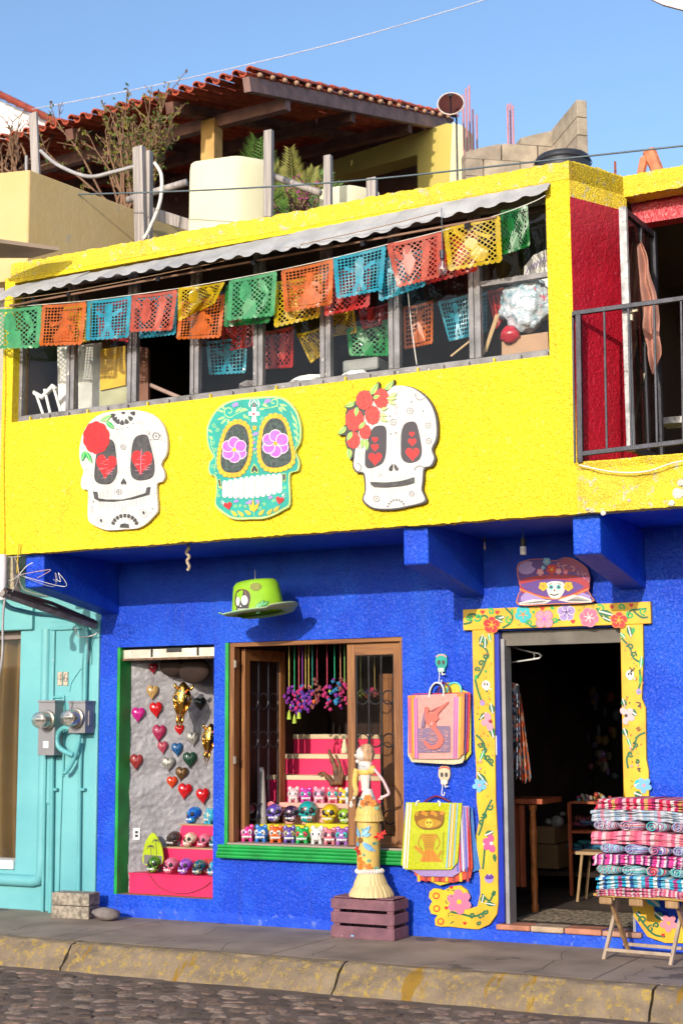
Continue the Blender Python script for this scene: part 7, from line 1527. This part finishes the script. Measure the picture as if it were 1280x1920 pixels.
tote('lilac striped tote bag behind the lime front one', [(60,165),(330,168),(328,300),(326,440),(255,485),(120,482),(70,455)], D-.075, .008, woven('lilac', (.36, .24, .50)), gB, artL, (), None, cBg)
def artY(a):
    for x0, x1, c in ((53,62,WHT),(62,68,YP),(68,74,WHT),(244,250,SKB),(252,257,YP),(258,262,WHT),(264,272,YP),(275,280,SKB)): a.poly([(x0,158),(x1,158),(x1-18,446-(0 if x0 < 240 else (x0-240)*.3)),(x0-18,446-(0 if x0 < 240 else (x0-240)*.3))], c)
    a.poly([(88,290),(215,285),(210,415),(85,418)], pt('print_dark_lime', (.42, .44, .01)))  # darker lime block printed behind the figure
    br, oc2, yl = pt('print_brown', (.24, .09, .005)), pt('print_ochre', (.44, .23, .01)), pt('print_yellow', (.60, .48, .04))
    a.poly(cr2([(86,222),(95,196),(130,190),(180,190),(212,198),(216,235),(200,262),(170,272),(130,272),(100,258)], 3), br)
    for k in range(9): a.disc(98+k*14, 204+5*math.sin(k*2.2), 10, (oc2, br, ORP)[k % 3], 9)
    a.poly(cr2([(100,238),(150,222),(205,240),(180,262),(120,262)], 3), oc2)
    a.disc(151, 246, 17, yl, 20)
    for x in (144, 158): a.disc(x, 242, 4.5, br, 6)
    a.line([(143,257),(159,257)], 2.5, br); a.line([(151,247),(151,251)], 2, br)
    a.poly([(118,292),(184,292),(190,300),(176,330),(170,372),(134,372),(126,330),(112,302)], oc2)
    for k in range(6): a.line([(130, 300+k*10), (170, 300+k*10)], 2, br)
    for s_ in (-1, 1): a.line([(151+s_*34, 298), (151+s_*48, 335), (151+s_*30, 362)], 5, oc2, 3); a.line([(151+s_*34, 298), (151+s_*48, 335), (151+s_*30, 362)], 1.6, br, 3)
    a.poly([(130,368),(174,368),(208,416),(112,416)], ORP); a.line([(151,368),(148,416)], 2, br); a.line([(142,368),(128,416)], 2, br); a.line([(164,368),(182,416)], 2, br)
    for k in range(7): a.disc(92+k*7, 352+k*6, 8, (oc2, ORP)[k % 2]); a.disc(204-k*3, 372+k*5, 6, oc2)
tote('lime yellow tote bag printed with a brown hatted lady, front of lower bunch', [(48,152),(298,155),(290,250),(278,420),(250,452),(45,452),(26,430),(38,280)], D-.095, .010, woven('lime', (.50, .52, .005)), gB, artY, (((95,168),(98,150),(110,146)),((198,170),(200,152),(190,148))), WHP, cBg)
for lb, cx, cy, c1_, c2_, hz in (('small turquoise skull hook holding the upper bunch of bags', 503, 185, TQ, PK, 400), ('small cream and red skull hook holding the lower bunch of bags', 535, 1410, CRM if 0 else pt('cream_skull', (.60, .45, .30)), RD, 1640)):
    T = thing('wall_hook', lb, 'hook', tuple(PY(*cA(cx, cy), D-.02)), 'skull shaped wall hooks'); F = lambda x, y, l=0: PY(*cA(x, y), D-.03-l)
    oc_ = cr2([(cx-62,cy-40),(cx-45,cy-85),(cx,cy-97),(cx+45,cy-85),(cx+62,cy-40),(cx+60,cy+30),(cx+38,cy+70),(cx+30,cy+105),(cx-35,cy+105),(cx-40,cy+60),(cx-62,cy+20)], 3)
    link('skull_plate', MB().prism([F(x, y) for x, y in oc_], (0, .026, 0)), c1_, T, bev=.002)
    a = Art(F)
    for k in range(7): a.disc(cx-50+k*17, cy-65-18*math.sin(math.pi*k/6), 9, c2_, n=8)
    for s in (-1, 1): a.disc(cx+s*24, cy+2, 17, BK, 28, n=12)
    a.poly([(cx-5,cy+38),(cx+5,cy+38),(cx,cy+28)], BK); a.poly([(cx-34,cy+62),(cx+32,cy+62),(cx+28,cy+100),(cx-30,cy+100)], WHT)
    for k in range(5): a.line([(cx-22+k*11, cy+64), (cx-20+k*10, cy+98)], 3, GYL)
    a.done('painted_face', T)
    link('hook', MB().tube(cr([F(cx-20, cy+100), F(cx-18, cy+150, .02), F(cx-25, cy+215, .05), F(cx-5, cy+228, .07), F(cx+8, cy+190, .06)], 5, False), .004, 6), CABL, T, smooth=True); link('chain', MB().tube([F(cx+10, cy+105), F(cx+12, cy+135, .01), F(cx+40, cy+128, .02)], .006, 6), CABL, T)

# ================= crate and skeleton lady figure =================
CRT = mat('dusty_purple_crate_paint', (.20, .085, .105), .8, .25, 8, col2=(.14, .06, .08), patch=(.32, .2, .18), ps=20, pt=.64, bump=.4, bs=50)
k0, k1 = PZ(623, 1757, 0), PZ(736, 1765, 0); ht = PY(623, 1683, k0.y).z; dx = (k1-k0).normalized(); k2 = PZ(771, 1752, 0); dz_ = max(.2, (k2-k1).length); dy_ = V((-dx.y, dx.x, 0)); W_ = (k1-k0).length; dp_ = .24
CR = thing('wooden_crate', 'dusty purple slatted wooden crate standing on the pavement under the doll', 'crate', tuple(k0))
rotc = Matrix((dx, dy_, V((0, 0, 1)))).transposed()
def cb_(u0, u1, v0, v1, z0, z1, n): link(n, MB().obox(k0+dx*(u0+u1)/2+dy_*(v0+v1)/2+V((0, 0, (z0+z1)/2)), (abs(u1-u0)/2, abs(v1-v0)/2, abs(z1-z0)/2), rotc), CRT, CR, bev=.003)
for u in (.0, W_-.055):
    for v in (.013, dp_-.035): cb_(u+.002, u+.055, v, v+.022, .003, ht-.004, 'corner_post')
hs = [(.0, .31), (.375, .66), (.73, 1.0)]
for za, zb in hs:
    cb_(0, W_, 0, .012, ht*za, ht*zb-.002, 'slat'); cb_(0, W_, dp_-.012, dp_, ht*za, ht*zb-.002, 'slat'); cb_(W_+.001, W_+.013, .0, dp_, ht*za+.003, ht*zb-.004, 'slat'); cb_(-.013, -.001, .0, dp_, ht*za+.003, ht*zb-.004, 'slat')
for k in range(3): cb_(.002, W_-.002, .016+k*.072, .016+k*.072+.062, ht+.001, ht+.012, 'top_board')
a = Art(lambda x, y, l=0: (lambda p: p-dy_*(l+.002))(PY(620+x/4.68, 1370+y/4.68, k0.y+.0))); a.line([(330,1560),(345,1535),(355,1555),(370,1530),(385,1545)], 9, pt('mint_scribble', (.25, .55, .48))); a.line([(60,1550),(70,1520),(85,1545),(90,1520)], 5, BK); a.line([(110,1545),(125,1515),(140,1540)], 5, BK); a.disc(190, 1800, 14, SKB, 8); a.done('paint_scribble', CR)
dc_ = k0+dx*W_*.55+dy_*dp_*.52; DYY = dc_.y
dcl = crop(620, 1370, 4.68)
def dp(x, y, off=0): return PY(*dcl(x, y), DYY-off)
SK = (.66, .58, .52); BONE = mat('doll_bone_white', SK, .5, .08, 8); DYE = mat('doll_yellow_dress', (.66, .44, .09), .55, .15, 10, col2=(.56, .36, .12), bump=.2); DPL = mat('doll_pale_straw_frill', (.66, .50, .24), .6, .08, 6)
sc = abs(PY(*dcl(0, 0), DYY).z-PY(*dcl(0, 100), DYY).z)/100   # metres per unit
scx = sc*1.02
base = V((dp(360, 1470).x, DYY, ht+.012)); zb_ = base.z
def Z(y): return zb_+(1468-y)*sc
DL = thing('skeleton_lady_doll', 'tall skeleton lady doll in a yellow flowered dress on the purple crate', 'doll', tuple(base))
def dl(name, prof, m, xc, n=36, fn=None): link(name, MB().lathe([(r*scx, Z(y)-Z(0)) for r, y in prof], (dp(xc, prof[0][1]).x, DYY, Z(0)), n, fn=fn), m, DL, smooth=50)
pl = lambda amp, k: (lambda t, i: 1+amp*abs(math.sin(k*t)))
dl('hem_frill', [(182,1466),(178,1440),(155,1400),(132,1368),(128,1372)][:4], DPL, 357, 90, pl(.07, 13))
dl('skirt_flounce', [(140,1385),(132,1350),(112,1300),(98,1268)], DPL, 350, 90, pl(.06, 12))
dl('white_ruffle', [(104,1278),(116,1262),(112,1248),(100,1236)], BONE, 340, 60, pl(.10, 15))
dl('skirt', [(98,1262),(98,1100),(97,950),(96,830),(95,800)], DYE, 330, 32)
dl('lower_peplum', [(122,832),(116,800),(106,765),(92,745)], DYE, 336, 80, pl(.04, 11))
dl('upper_peplum', [(112,775),(104,735),(88,700),(70,670)], DYE, 334, 80, pl(.035, 12))
dl('apron_waist', [(88,700),(66,640),(46,585),(38,560)], BONE, 325, 24)
dl('torso', [(40,572),(38,540),(46,480),(58,420),(66,370),(64,335),(40,318),(16,312)], BONE, 303, 24, lambda t, i: 1-.28*abs(math.sin(t)))
dl('chest_band', [(60,438),(68,428),(70,402),(66,394)], DYE, 303, 24, lambda t, i: 1-.26*abs(math.sin(t)))
dl('lace_bib', [(58,400),(62,370),(56,340),(40,325)], mat('grey_lace', (.50, .47, .47), .7, .3, 60), 300, 24, lambda t, i: 1.06-.26*abs(math.sin(t)))
dl('neck', [(15,330),(13,300),(14,270)], BONE, 300, 12)
for s, P in ((0, [(228,335),(214,400),(210,470),(222,530),(208,580),(190,615)]), (1, [(378,335),(420,385),(460,440),(490,500),(508,552),(480,572),(450,585)])):
    pts = cr([dp(x, y, .02 if not s else .03) for x, y in P], 5, False); n_ = len(pts)
    if s == 0:
        link('sleeve', MB().tube(pts[:int(n_*.78)], [(.021-.005*i/n_+.003*abs(math.sin(i))) for i in range(int(n_*.78))], 10), DYE, DL, smooth=True); link('forearm', MB().tube(pts[int(n_*.72):], .011, 8), BONE, DL, smooth=True)
    else: link('arm', MB().tube(pts, [.011]*n_, 8), mat('pink_bone', (.66, .42, .42), .5), DL, smooth=True); link('shoulder_puff', MB().ball(dp(368, 345, .02), (.028, .03, .034), 12, 8), DYE, DL, smooth=True)
    hx, hy = (178, 635) if s == 0 else (445, 588); hb = dp(hx, hy, .025); link('palm', MB().ball(hb, (.012, .008, .016), 10, 8), BONE, DL, smooth=True)
    for k in range(5):
        a0 = hb+V(((k-2)*.005, 0, -.008)); dr_ = V(((k-2)*.10, -.1, -1)).normalized() if s == 0 else V((-1, -.15, (k-2)*.25)).normalized()
        if k == 4: dr_ = V((.8, -.3, -.5)).normalized() if s == 0 else V((-.3, -.5, 1)).normalized()
        l = (.022, .027, .029, .026, .018)[k]; link('finger', MB().tube([a0, a0+dr_*l*.55, a0+dr_*l+V((0, .004, -.002))], [.0042, .0036, .0024], 6), BONE, DL, smooth=True)
    link('hand_bow', MB().ball(dp(195, 610, .04), .010, 8, 6), BRN, DL) if s == 0 else None
hc = dp(275, 215, .005)
def hfn(q):
    r = 1.0; 
    if q.z < -.2: r *= 1-.28*(-.2-q.z)
    return q*r
link('head', MB().ball(hc, (.052, .055, .064), 24, 18, fn=hfn), BONE, DL, smooth=True)
fd = V((-.93, -.37, 0)).normalized(); sd = V((.37, -.93, 0)).normalized()
link('chin', MB().ball(hc+fd*.030+V((0, 0, -.045)), (.024, .022, .018), 12, 8), BONE, DL, smooth=True); link('nose_bridge', MB().ball(hc+fd*.053+V((0, 0, .0)), (.007, .007, .011), 8, 6), BONE, DL, smooth=True)
for s in (-1, 1):
    link('eye_socket', MB().ball(hc+fd*.040+sd*.021*s+V((0, 0, .016)), (.013, .013, .013), 10, 8), mat('soft_black', (.03, .03, .03), .6), DL, smooth=True)
    link('eyebrow', MB().tube([hc+fd*.046+sd*(.010*s)+V((0, 0, .034)), hc+fd*.040+sd*(.030*s)+V((0, 0, .036))], .0018, 5), BK, DL)
link('lips', MB().ball(hc+fd*.050+V((0, 0, -.032)), (.006, .010, .004), 8, 6), mat('dark_red_lips', (.22, .01, .03), .5), DL, smooth=True)
HRM = mat('doll_blond_hair', (.50, .31, .17), .6, .35, 30, col2=(.38, .20, .11), bump=.5, bs=60)
link('hair', MB().ball(dp(318, 200, -.012), (.058, .062, .074), 24, 18, fn=lambda q: q*(1+.04*noise.noise(V((q.x*3, q.y*3, q.z*1.2))*3))), HRM, DL, smooth=True)
for k in range(14): q = random.Random(k+40); t = q.uniform(-.6, 2.2); p = dp(318, 200, 0)+V((math.cos(t)*.058, -.04, math.sin(t)*.072)); link('hair_strand', MB().tube(cr([p, p+V((.004, -.01, -.03)), p+V((-.004, -.006, -.06))], 4, False), .0022, 4), HRM, DL)
def dmap(rad=98, xc=330, of=.006):
    def f(X, Yq, l=0):
        p = PY(*dcl(X, Yq), DYY-.08); dx_ = p.x-dp(xc, Yq).x
        return V((p.x, DYY-math.sqrt(max(.0004, (rad*scx)**2-min(dx_**2, (rad*.97*scx)**2)))-of-l*4, p.z))
    return f
def dfront(X, Yq, l=0):
    p = PY(*dcl(X, Yq), DYY-.08); return V((p.x, DYY-.088-l*4+abs(p.x-dp(322, Yq).x)*.5, p.z))
def dflower(x, y, r, m, mc, n, name='applied_flower'):
    b = Art(dmap()); b.flower(x, y, r, m, mc, n, None, .4, .55 if n < 6 else .8); b.done(name, DL)
for x0, y0, x1, y1, w in ((262,940,195,830,44),(275,930,345,830,46),(285,975,375,1070,46),(250,980,205,1030,44),(300,930,350,900,30)):
    b = Art(dmap()); b.leaf(x0, y0, x1, y1, w, mat('powder_blue_petal', (.18, .40, .60), .5), WHT); b.done('blue_petal', DL)
dflower(262, 960, 26, BRN, ORP, 6); dflower(400, 930, 38, RD, ORP, 5); dflower(438, 900, 26, RD, ORP, 4); dflower(215, 1040, 36, RD, CRM, 5); dflower(245, 1070, 28, RD, CRM, 4)
for x, y, r in ((255, 1130, 30), (275, 1170, 34), (262, 1205, 26), (325, 1190, 30), (340, 1215, 24)): dflower(x, y, r, ORP, BRN, 5)
GL_ = mat('grey_green_leaf', (.14, .32, .22), .5)
def dleaf(x0, y0, x1, y1, w):
    b = Art(dmap()); b.leaf(x0, y0, x1, y1, w, GL_); b.done('applied_leaf', DL)
for L_ in ((285,880,275,850,26),(355,985,385,1000,28),(290,1100,300,1075,24),(320,1150,350,1130,26),(365,1215,395,1205,30),(245,1215,230,1240,24)): dleaf(*L_)
for x, y, r, m in ((320,590,26,ORP),(285,635,26,ORP),(350,635,28,ORP),(318,640,22,BRN)):
    b = Art(dfront); b.flower(x, y, r*1.2, m, RD, 5, None, .3, .8); b.done('applied_flower', DL)
for L_ in ((270,600,245,590,26),(270,670,245,690,30),(370,670,395,695,32)):
    b = Art(dfront); b.leaf(*L_, GL_); b.done('applied_leaf', DL)

# ================= stool with blankets =================
SW = wood('stool_wood', (.40, .25, .12), (.26, .14, .06), 2); SWL = mat('stool_pale_wood', (.42, .31, .22), .7, .15, 10)
fl_ = PZ(1131, 1800, 0); fr_ = PZ(1256, 1811, 0); sx = (fr_-fl_); Wd = sx.length; sx.normalize(); sy = V((-sx.y, sx.x, 0)); zs = PY(1131, 1676, fl_.y).z
dpt = .36; FS_ = thing('folding_stool', 'wooden folding stool with crossed legs carrying the blankets', 'stool', tuple(fl_))
def sp(u, v, z): return fl_+sx*u+sy*v+V((0, 0, z))
for u in (0, Wd): 
    link('leg', MB().bar(sp(u, 0, 0), sp(u, dpt-.06, zs-.02), .028, .022, up=sx), SWL, FS_, bev=.003); link('leg', MB().bar(sp(u+.03, dpt, 0), sp(u+.03, .05, zs-.02), .032, .022, up=sx), SW, FS_, bev=.003)
    link('head_block', MB().bar(sp(u-.03, .03, zs-.045), sp(u+.06, .03, zs-.045), .04, .05), SW, FS_, bev=.01)
for v, z in ((.03, .065), (dpt-.03, .065)): link('stretcher', MB().bar(sp(0, v, z), sp(Wd, v, z), .018, .022), SWL, FS_, bev=.003)
link('head_block', MB().bar(sp(Wd/2-.05, .03, zs-.045), sp(Wd/2+.05, .03, zs-.045), .04, .05), SW, FS_, bev=.01)
for k in range(6): link('seat_slat', MB().obox(sp(Wd/2+.03, .02+k*.064, zs-.008), (Wd/2+.09, .026, .009), Matrix((sx, sy, V((0, 0, 1)))).transposed()), mat('ochre_seat_wood', (.48, .27, .06), .6, .2, 9), FS_, bev=.003)
def pal(n): return {'red': [(.50,.015,.05),(.55,.25,.28),(.5,.02,.08),(.6,.5,.48),(.45,.02,.10),(.5,.3,.1),(.55,.05,.12),(.3,.02,.1),(.6,.35,.4)],
 'grey': [(.34,.40,.48),(.50,.50,.55),(.30,.38,.48),(.55,.22,.30),(.40,.44,.50),(.34,.36,.42),(.5,.5,.52),(.25,.34,.46)],
 'mixed': [(.40,.06,.15),(.55,.5,.52),(.20,.03,.12),(.5,.3,.36),(.08,.10,.28),(.5,.5,.55)],
 'pink': [(.60,.14,.22),(.62,.30,.34),(.55,.10,.18),(.62,.42,.44),(.58,.16,.20),(.5,.08,.14)],
 'blue': [(.16,.24,.48),(.42,.45,.58),(.08,.10,.30),(.5,.5,.6),(.3,.08,.28),(.2,.35,.55)],
 'magenta': [(.60,.04,.26),(.62,.5,.55),(.20,.02,.12),(.62,.10,.32),(.6,.45,.5),(.1,.03,.12),(.6,.06,.24)],
 'teal': [(.04,.36,.38),(.45,.55,.55),(.03,.16,.30),(.3,.5,.5),(.06,.42,.36)],
 'aqua': [(.02,.30,.48),(.55,.60,.60),(.02,.10,.30),(.12,.42,.55),(.5,.55,.58),(.05,.35,.5),(.35,.05,.2)],
 'rosy': [(.50,.10,.16),(.50,.42,.42),(.34,.04,.12),(.5,.2,.26)]}[n]
tw_ = [('red', 'flat red striped blanket on top of the stack', 0, .075), ('grey', 'grey-blue striped blanket second from the top', 0, .085), ('mixed', 'row of rolled multicoloured shawls under the grey-blue blanket', 1, .085), ('pink', 'pink striped blanket below the rolled shawls', 0, .09), ('blue', 'rolled blue and white shawls in the middle of the stack', 1, .08), ('magenta', 'magenta striped blanket below the blue rolls', 0, .075), ('teal', 'rolled turquoise shawls third from the bottom', 1, .085), ('aqua', 'aqua and white striped blanket second from the bottom', 0, .085), ('rosy', 'rosy checked blanket at the bottom on the stool', 0, .055)]
ztop = PY(1135, 1497, fl_.y).z; tot = sum(t[3] for t in tw_); z = zs+.002; kf = (ztop-z)/tot
for i, (pn, lb, roll, h) in reversed(list(enumerate(tw_))):
    h *= kf; q = random.Random(i+70); offx = q.uniform(-.04, .02); offy = q.uniform(-.02, .02); W2 = Wd+.22+q.uniform(-.02, .04); o0 = sp(-.04+offx, offy, z)
    T = thing('striped_blanket' if not roll else 'rolled_shawls', lb, 'blanket' if not roll else 'shawls', tuple(o0), 'stack of folded textiles on the stool')
    m = striped('textile_'+pn, pal(pn), 0 if not roll else 2, (.23, .20, .045, .17, .05, .11, .05, .19, .06)[i], wob=.012 if not roll else .05)
    rt = Matrix((sx, sy, V((0, 0, 1)))).transposed()
    if not roll:
        nl = 3
        for k in range(nl):       # folded layers, rounded at the front edge
            hh = h/nl; zz = hh*k
            def tf(u, v, k=k, hh=hh, zz=zz):
                a = 2*math.pi*v; rr = hh/2*.98; y = -rr*math.cos(a)*(1) ; yy = dpt*.5+(dpt*.5+.0)*(-1 if math.cos(a) > 0 else 1); 
                e = .011*noise.noise(V((u*4, v*2, i*3+k)))+.005*noise.noise(V((u*13, v*5, i+k*.7)))
                sag = -.016*abs(2*u-1)**2.5
                return o0+rt@V((u*W2+.008*(k % 2), yy-rr*math.cos(a)*.9+e*1.5+.008*math.sin(k*2.1+i), zz+rr+rr*math.sin(a)+e+sag*(1+i*.05)))
            link('folded_layer', MB().grid(tf, 34, 20), m, T, smooth=70)
        link('folded_core', MB().obox(o0+rt@V((W2/2, dpt*.52, h*.47)), (W2/2-.012, dpt*.46, h*.44), rt), m, T)
    else:
        nr = 4
        for k in range(nr):
            r = h*.60; c = (k+.5)*W2/nr; mm_ = striped('textile_%s_%d' % (pn, k % 3), pal(pn)[k % 3:]+pal(('blue', 'rosy', 'grey', 'red', 'teal')[(k+i) % 5])[:2], (0, 2, 1)[k % 3], .035, wob=.06)
            P = [o0+rt@V((c+.012*math.sin(j), -.01+dpt*j/6+q.uniform(-.004, .004), h*.5)) for j in range(7)]
            mb = MB().tube(P, [r*.75, r*1.0, r*1.02, r, r, r, r*.8], 14); 
            for v in mb.v: e = (v-o0); d_ = e.dot(sx)-c; v += sx*(d_*.75+.012*noise.noise(v*14))+sy*.014*noise.noise(v*11+V((3, 0, 0))); v.z = min(max(v.z, o0.z+.002), o0.z+h)
            link('roll', mb, mm_, T, smooth=True)
            a_ = o0+rt@V((c, -.022, h*.5)); link('roll_end', MB().tube([a_+rt@V((r*.9*(1-j/26)*math.cos(j*.55)*1.1, -.004*(j/26), r*.8*(1-j/26)*math.sin(j*.55))) for j in range(26)], r*.10, 5), mm_, T, smooth=True)
    z += h

# ================= inside the doorway =================
cD = crop(940, 1200, 3.097)
T = thing('wooden_counter', 'red-brown wooden counter with a turned leg just inside the door', 'counter', tuple(PY(*cD(60, 1550), D+.9)))
RW = wood('red_brown_wood', (.48, .11, .035), (.26, .045, .015), 2); 
ya = D+.75; A_ = PY(*cD(-10, 1430), ya); B_ = PY(*cD(200, 960), ya)
link('counter_top', MB().box((A_.x-.3, ya-.03, B_.z+.01), (B_.x+.06, ya+.42, B_.z+.05)), RW, T, bev=.004)
for k in range(6): x = A_.x-.1+k*(B_.x-A_.x-.0)/6; link('plank', MB().box((x, ya+.02, A_.z+.0), (x+(B_.x-A_.x)/6-.012, ya+.045, B_.z)), RW, T)
lg = PY(*cD(193, 1550), ya); link('turned_leg', MB().lathe([(.022, .0), (.03, .04), (.02, .08), (.028, .2), (.022, .4), (.03, .6), (.02, .75), (.034, .80), (.034, B_.z-.118)], (lg.x, ya, .12), 14), mat('orange_varnished_wood', (.42, .13, .03), .35, .2, 20), T, smooth=40)
def clothes(lb, P, Y, m, seed):
    p = PY(*cD(*P[-1]), Y); n = 30
    def f(u, v):
        i = v*(len(P[0])-1) if 0 else 0
        L_ = P[0] ; R2_ = P[1]; B2 = P[2]; B1 = P[3]
        x = (L_[0]*(1-u)+R2_[0]*u)*(1-v)+(B1[0]*(1-u)+B2[0]*u)*v; y = (L_[1]*(1-u)+R2_[1]*u)*(1-v)+(B1[1]*(1-u)+B2[1]*u)*v
        return PY(*cD(x, y+12*math.sin(u*14+seed)*v), Y+.03*math.sin(u*13+v*2+seed)*(.4+v))
    setp(link('hanging_garment', MB().grid(f, 40, 40), m, smooth=True, org=p), lb, 'garment', 'clothes hanging inside the door')
def patterned(n, cols, s):
    m, nt, N, L, b = nodes(n); tc = N.new('ShaderNodeTexCoord'); vo = N.new('ShaderNodeTexVoronoi'); vo.inputs['Scale'].default_value = s; L.new(tc.outputs['Object'], vo.inputs['Vector'])
    sp_ = N.new('ShaderNodeSeparateColor'); L.new(vo.outputs['Color'], sp_.inputs[0]); crr = N.new('ShaderNodeValToRGB'); crr.color_ramp.interpolation = 'CONSTANT'; e = crr.color_ramp.elements
    while len(e) < len(cols): e.new(.5)
    for i, c in enumerate(cols): e[i].position = i/len(cols)
    for i, c in enumerate(cols): e[i].color = c4(c)
    L.new(sp_.outputs[0], crr.inputs[0]); L.new(crr.outputs[0], b.inputs['Base Color']); b.inputs['Roughness'].default_value = .8; return m
clothes('black and white patterned garment hanging just inside the door', [(50,240),(100,260),(112,800),(52,815)], D+.26, patterned('garment_print_dark', [(.02,.02,.03),(.45,.42,.42),(.03,.04,.08),(.4,.08,.03),(.02,.02,.02),(.25,.3,.4)], 38), 1)
clothes('orange patterned garment hanging just inside the door', [(88,250),(112,330),(172,810),(118,830)], D+.34, patterned('garment_print_orange', [(.55,.12,.01),(.5,.05,.02),(.55,.4,.3),(.5,.14,.02),(.10,.15,.2)], 34), 3)
T = thing('coat_hanger', 'white plastic coat hanger hanging at the top of the doorway', 'hanger', tuple(PY(*cD(150, 90), D+.3)))
link('hanger_frame', MB().tube([PY(*cD(x, y), D+.3) for x, y in ((62,38),(110,55),(180,72),(215,78),(230,92),(215,106),(160,115),(60,130))], .007, 7), WHP, T, smooth=True); link('hanger_rib', MB().tube([PY(*cD(x, y), D+.3) for x, y in ((182,72),(190,90),(186,104))], .005, 6), WHP, T)
for lb, x0, y0, x1, y1, c in (('lower brown cardboard box inside the shop', 205, 1325, 325, 1190, (.26,.14,.06)), ('upper brown cardboard box inside the shop', 200, 1180, 305, 1085, (.28,.16,.07))):
    a_ = PY(*cD(x0, y0), D+2.2); b_ = PY(*cD(x1, y1), D+2.2); setp(link('cardboard_box', MB().box((a_.x, D+2.2, a_.z), (b_.x, D+2.6, b_.z)), mat('box_'+lb[:5], c, .8, .1), org=a_, bev=.004), lb, 'box', 'cardboard boxes inside the shop')
a_ = PY(*cD(205, 1335), D+2.2); setp(link('low_table', MB().box((a_.x-.4, D+2.15, a_.z-.04), (a_.x+.8, D+2.9, a_.z-.005)).box((a_.x-.35, D+2.2, .12), (a_.x-.3, D+2.25, a_.z-.04)).box((a_.x+.7, D+2.2, .12), (a_.x+.75, D+2.25, a_.z-.04)), DBROWN, org=(a_.x, D+2.2, .12)), 'low dark table carrying the cardboard boxes', 'table')
for k, (x, y, r) in enumerate(((275, 1055, 22), (320, 1055, 38), (355, 1010, 14))): p = PY(*cD(x, y), D+2.25); setp(link('white_vessel', MB().ball(p, (r/3.1/190, .05, r/3.1/230), 12, 8), mat('dull_white_ceramic', (.30, .28, .26), .4), smooth=True, org=p), ('left', 'large middle', 'small upright')[k]+' pale ceramic vessel on the cardboard boxes', 'vessel')
RK = thing('goods_rack', 'dark shelf rack full of dim folded textiles inside the shop', 'rack', tuple(PY(*cD(500, 1300), D+2.0)))
for y in (950, 1120, 1240): a_ = PY(*cD(390, y), D+2.0); link('shelf', MB().box((a_.x, D+2.0, a_.z), (a_.x+1.2, D+2.4, a_.z+.02)), RW, RK)
for x in (395, 660): a_ = PY(*cD(x, 1500), D+1.98); b_ = PY(*cD(x, 945), D+1.98); link('upright', MB().box((a_.x, D+1.98, a_.z), (a_.x+.03, D+2.0, b_.z)), RW, RK)
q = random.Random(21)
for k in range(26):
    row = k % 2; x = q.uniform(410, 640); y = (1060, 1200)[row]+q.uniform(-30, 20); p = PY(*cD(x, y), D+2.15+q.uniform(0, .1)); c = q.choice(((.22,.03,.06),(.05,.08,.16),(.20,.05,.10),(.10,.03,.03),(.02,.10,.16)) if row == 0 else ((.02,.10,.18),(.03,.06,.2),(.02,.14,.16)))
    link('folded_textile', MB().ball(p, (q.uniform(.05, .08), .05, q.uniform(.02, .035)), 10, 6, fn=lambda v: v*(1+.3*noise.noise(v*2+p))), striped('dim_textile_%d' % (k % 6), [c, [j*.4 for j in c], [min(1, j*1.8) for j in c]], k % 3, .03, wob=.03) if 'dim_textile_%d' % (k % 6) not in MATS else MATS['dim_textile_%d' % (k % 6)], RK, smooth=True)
for k in range(34):
    x = q.uniform(435, 640); y = q.uniform(895, 940); p = PY(*cD(x, y), D+2.05+q.uniform(0, .15)); link('trinket', MB().ball(p, q.uniform(.012, .022), 8, 6), mat('trinket_%d' % (k % 6), ((.4,.05,.04),(.3,.3,.28),(.35,.2,.03),(.3,.05,.15),(.05,.2,.25),(.4,.35,.3))[k % 6], .2), RK, smooth=True)
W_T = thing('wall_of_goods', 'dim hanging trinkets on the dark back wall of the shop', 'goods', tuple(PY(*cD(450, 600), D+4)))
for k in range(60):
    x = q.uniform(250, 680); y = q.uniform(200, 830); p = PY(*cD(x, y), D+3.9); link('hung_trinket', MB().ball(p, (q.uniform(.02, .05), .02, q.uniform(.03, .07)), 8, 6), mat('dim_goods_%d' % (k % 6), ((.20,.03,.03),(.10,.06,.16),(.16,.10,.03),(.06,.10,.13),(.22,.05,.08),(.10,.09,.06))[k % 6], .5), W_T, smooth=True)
link('backing', MB().box((-5, D+4, .12), (0, D+4.05, 2.9)), mat('painted_shop_gloom', (.006, .005, .005), .95, .1), W_T)  # sheet whose near-black colour stands in for the unlit depth of the shop
T = thing('small_stool', 'small wooden stool in the dark beyond the door mat', 'stool', tuple(PY(*cD(500, 1430), D+1.7)))
sA = PY(*cD(520, 1235), D+1.6); link('seat', MB().box((sA.x-.12, D+1.55, sA.z-.015), (sA.x+.12, D+1.8, sA.z+.01)), mat('pale_stool_wood', (.40, .26, .13), .6), T)
for x in (-.10, .10):
    for y in (1.57, 1.78): link('leg', MB().tube([(sA.x+x*.7, D+y, sA.z-.01), (sA.x+x*1.2, D+y, .12)], .012, 7), mat('pale_stool_wood', (0,)*3), T)
mx0, mx1 = PY(*cD(70, 1590), D+.3).x, dr[1]-.02
def rug(u, v): return V((mx0+(mx1-mx0)*u, D+.24+.75*v, .124+.006*noise.noise(V((u*20, v*20, 0)))+.004*noise.noise(V((u*70, v*60, 0)))))
setp(link('door_mat', MB().grid(rug, 60, 40), mat('speckled_mat', (.34, .27, .18), .95, .5, 30, col2=(.05, .035, .03), bump=1.0, bs=120, bd=.01), smooth=True, org=(mx0, D+.24, .12)), 'speckled grey-brown mat inside the door threshold', 'door mat')
for o in list(bpy.data.objects):
    if '_o' in o: del o['_o']
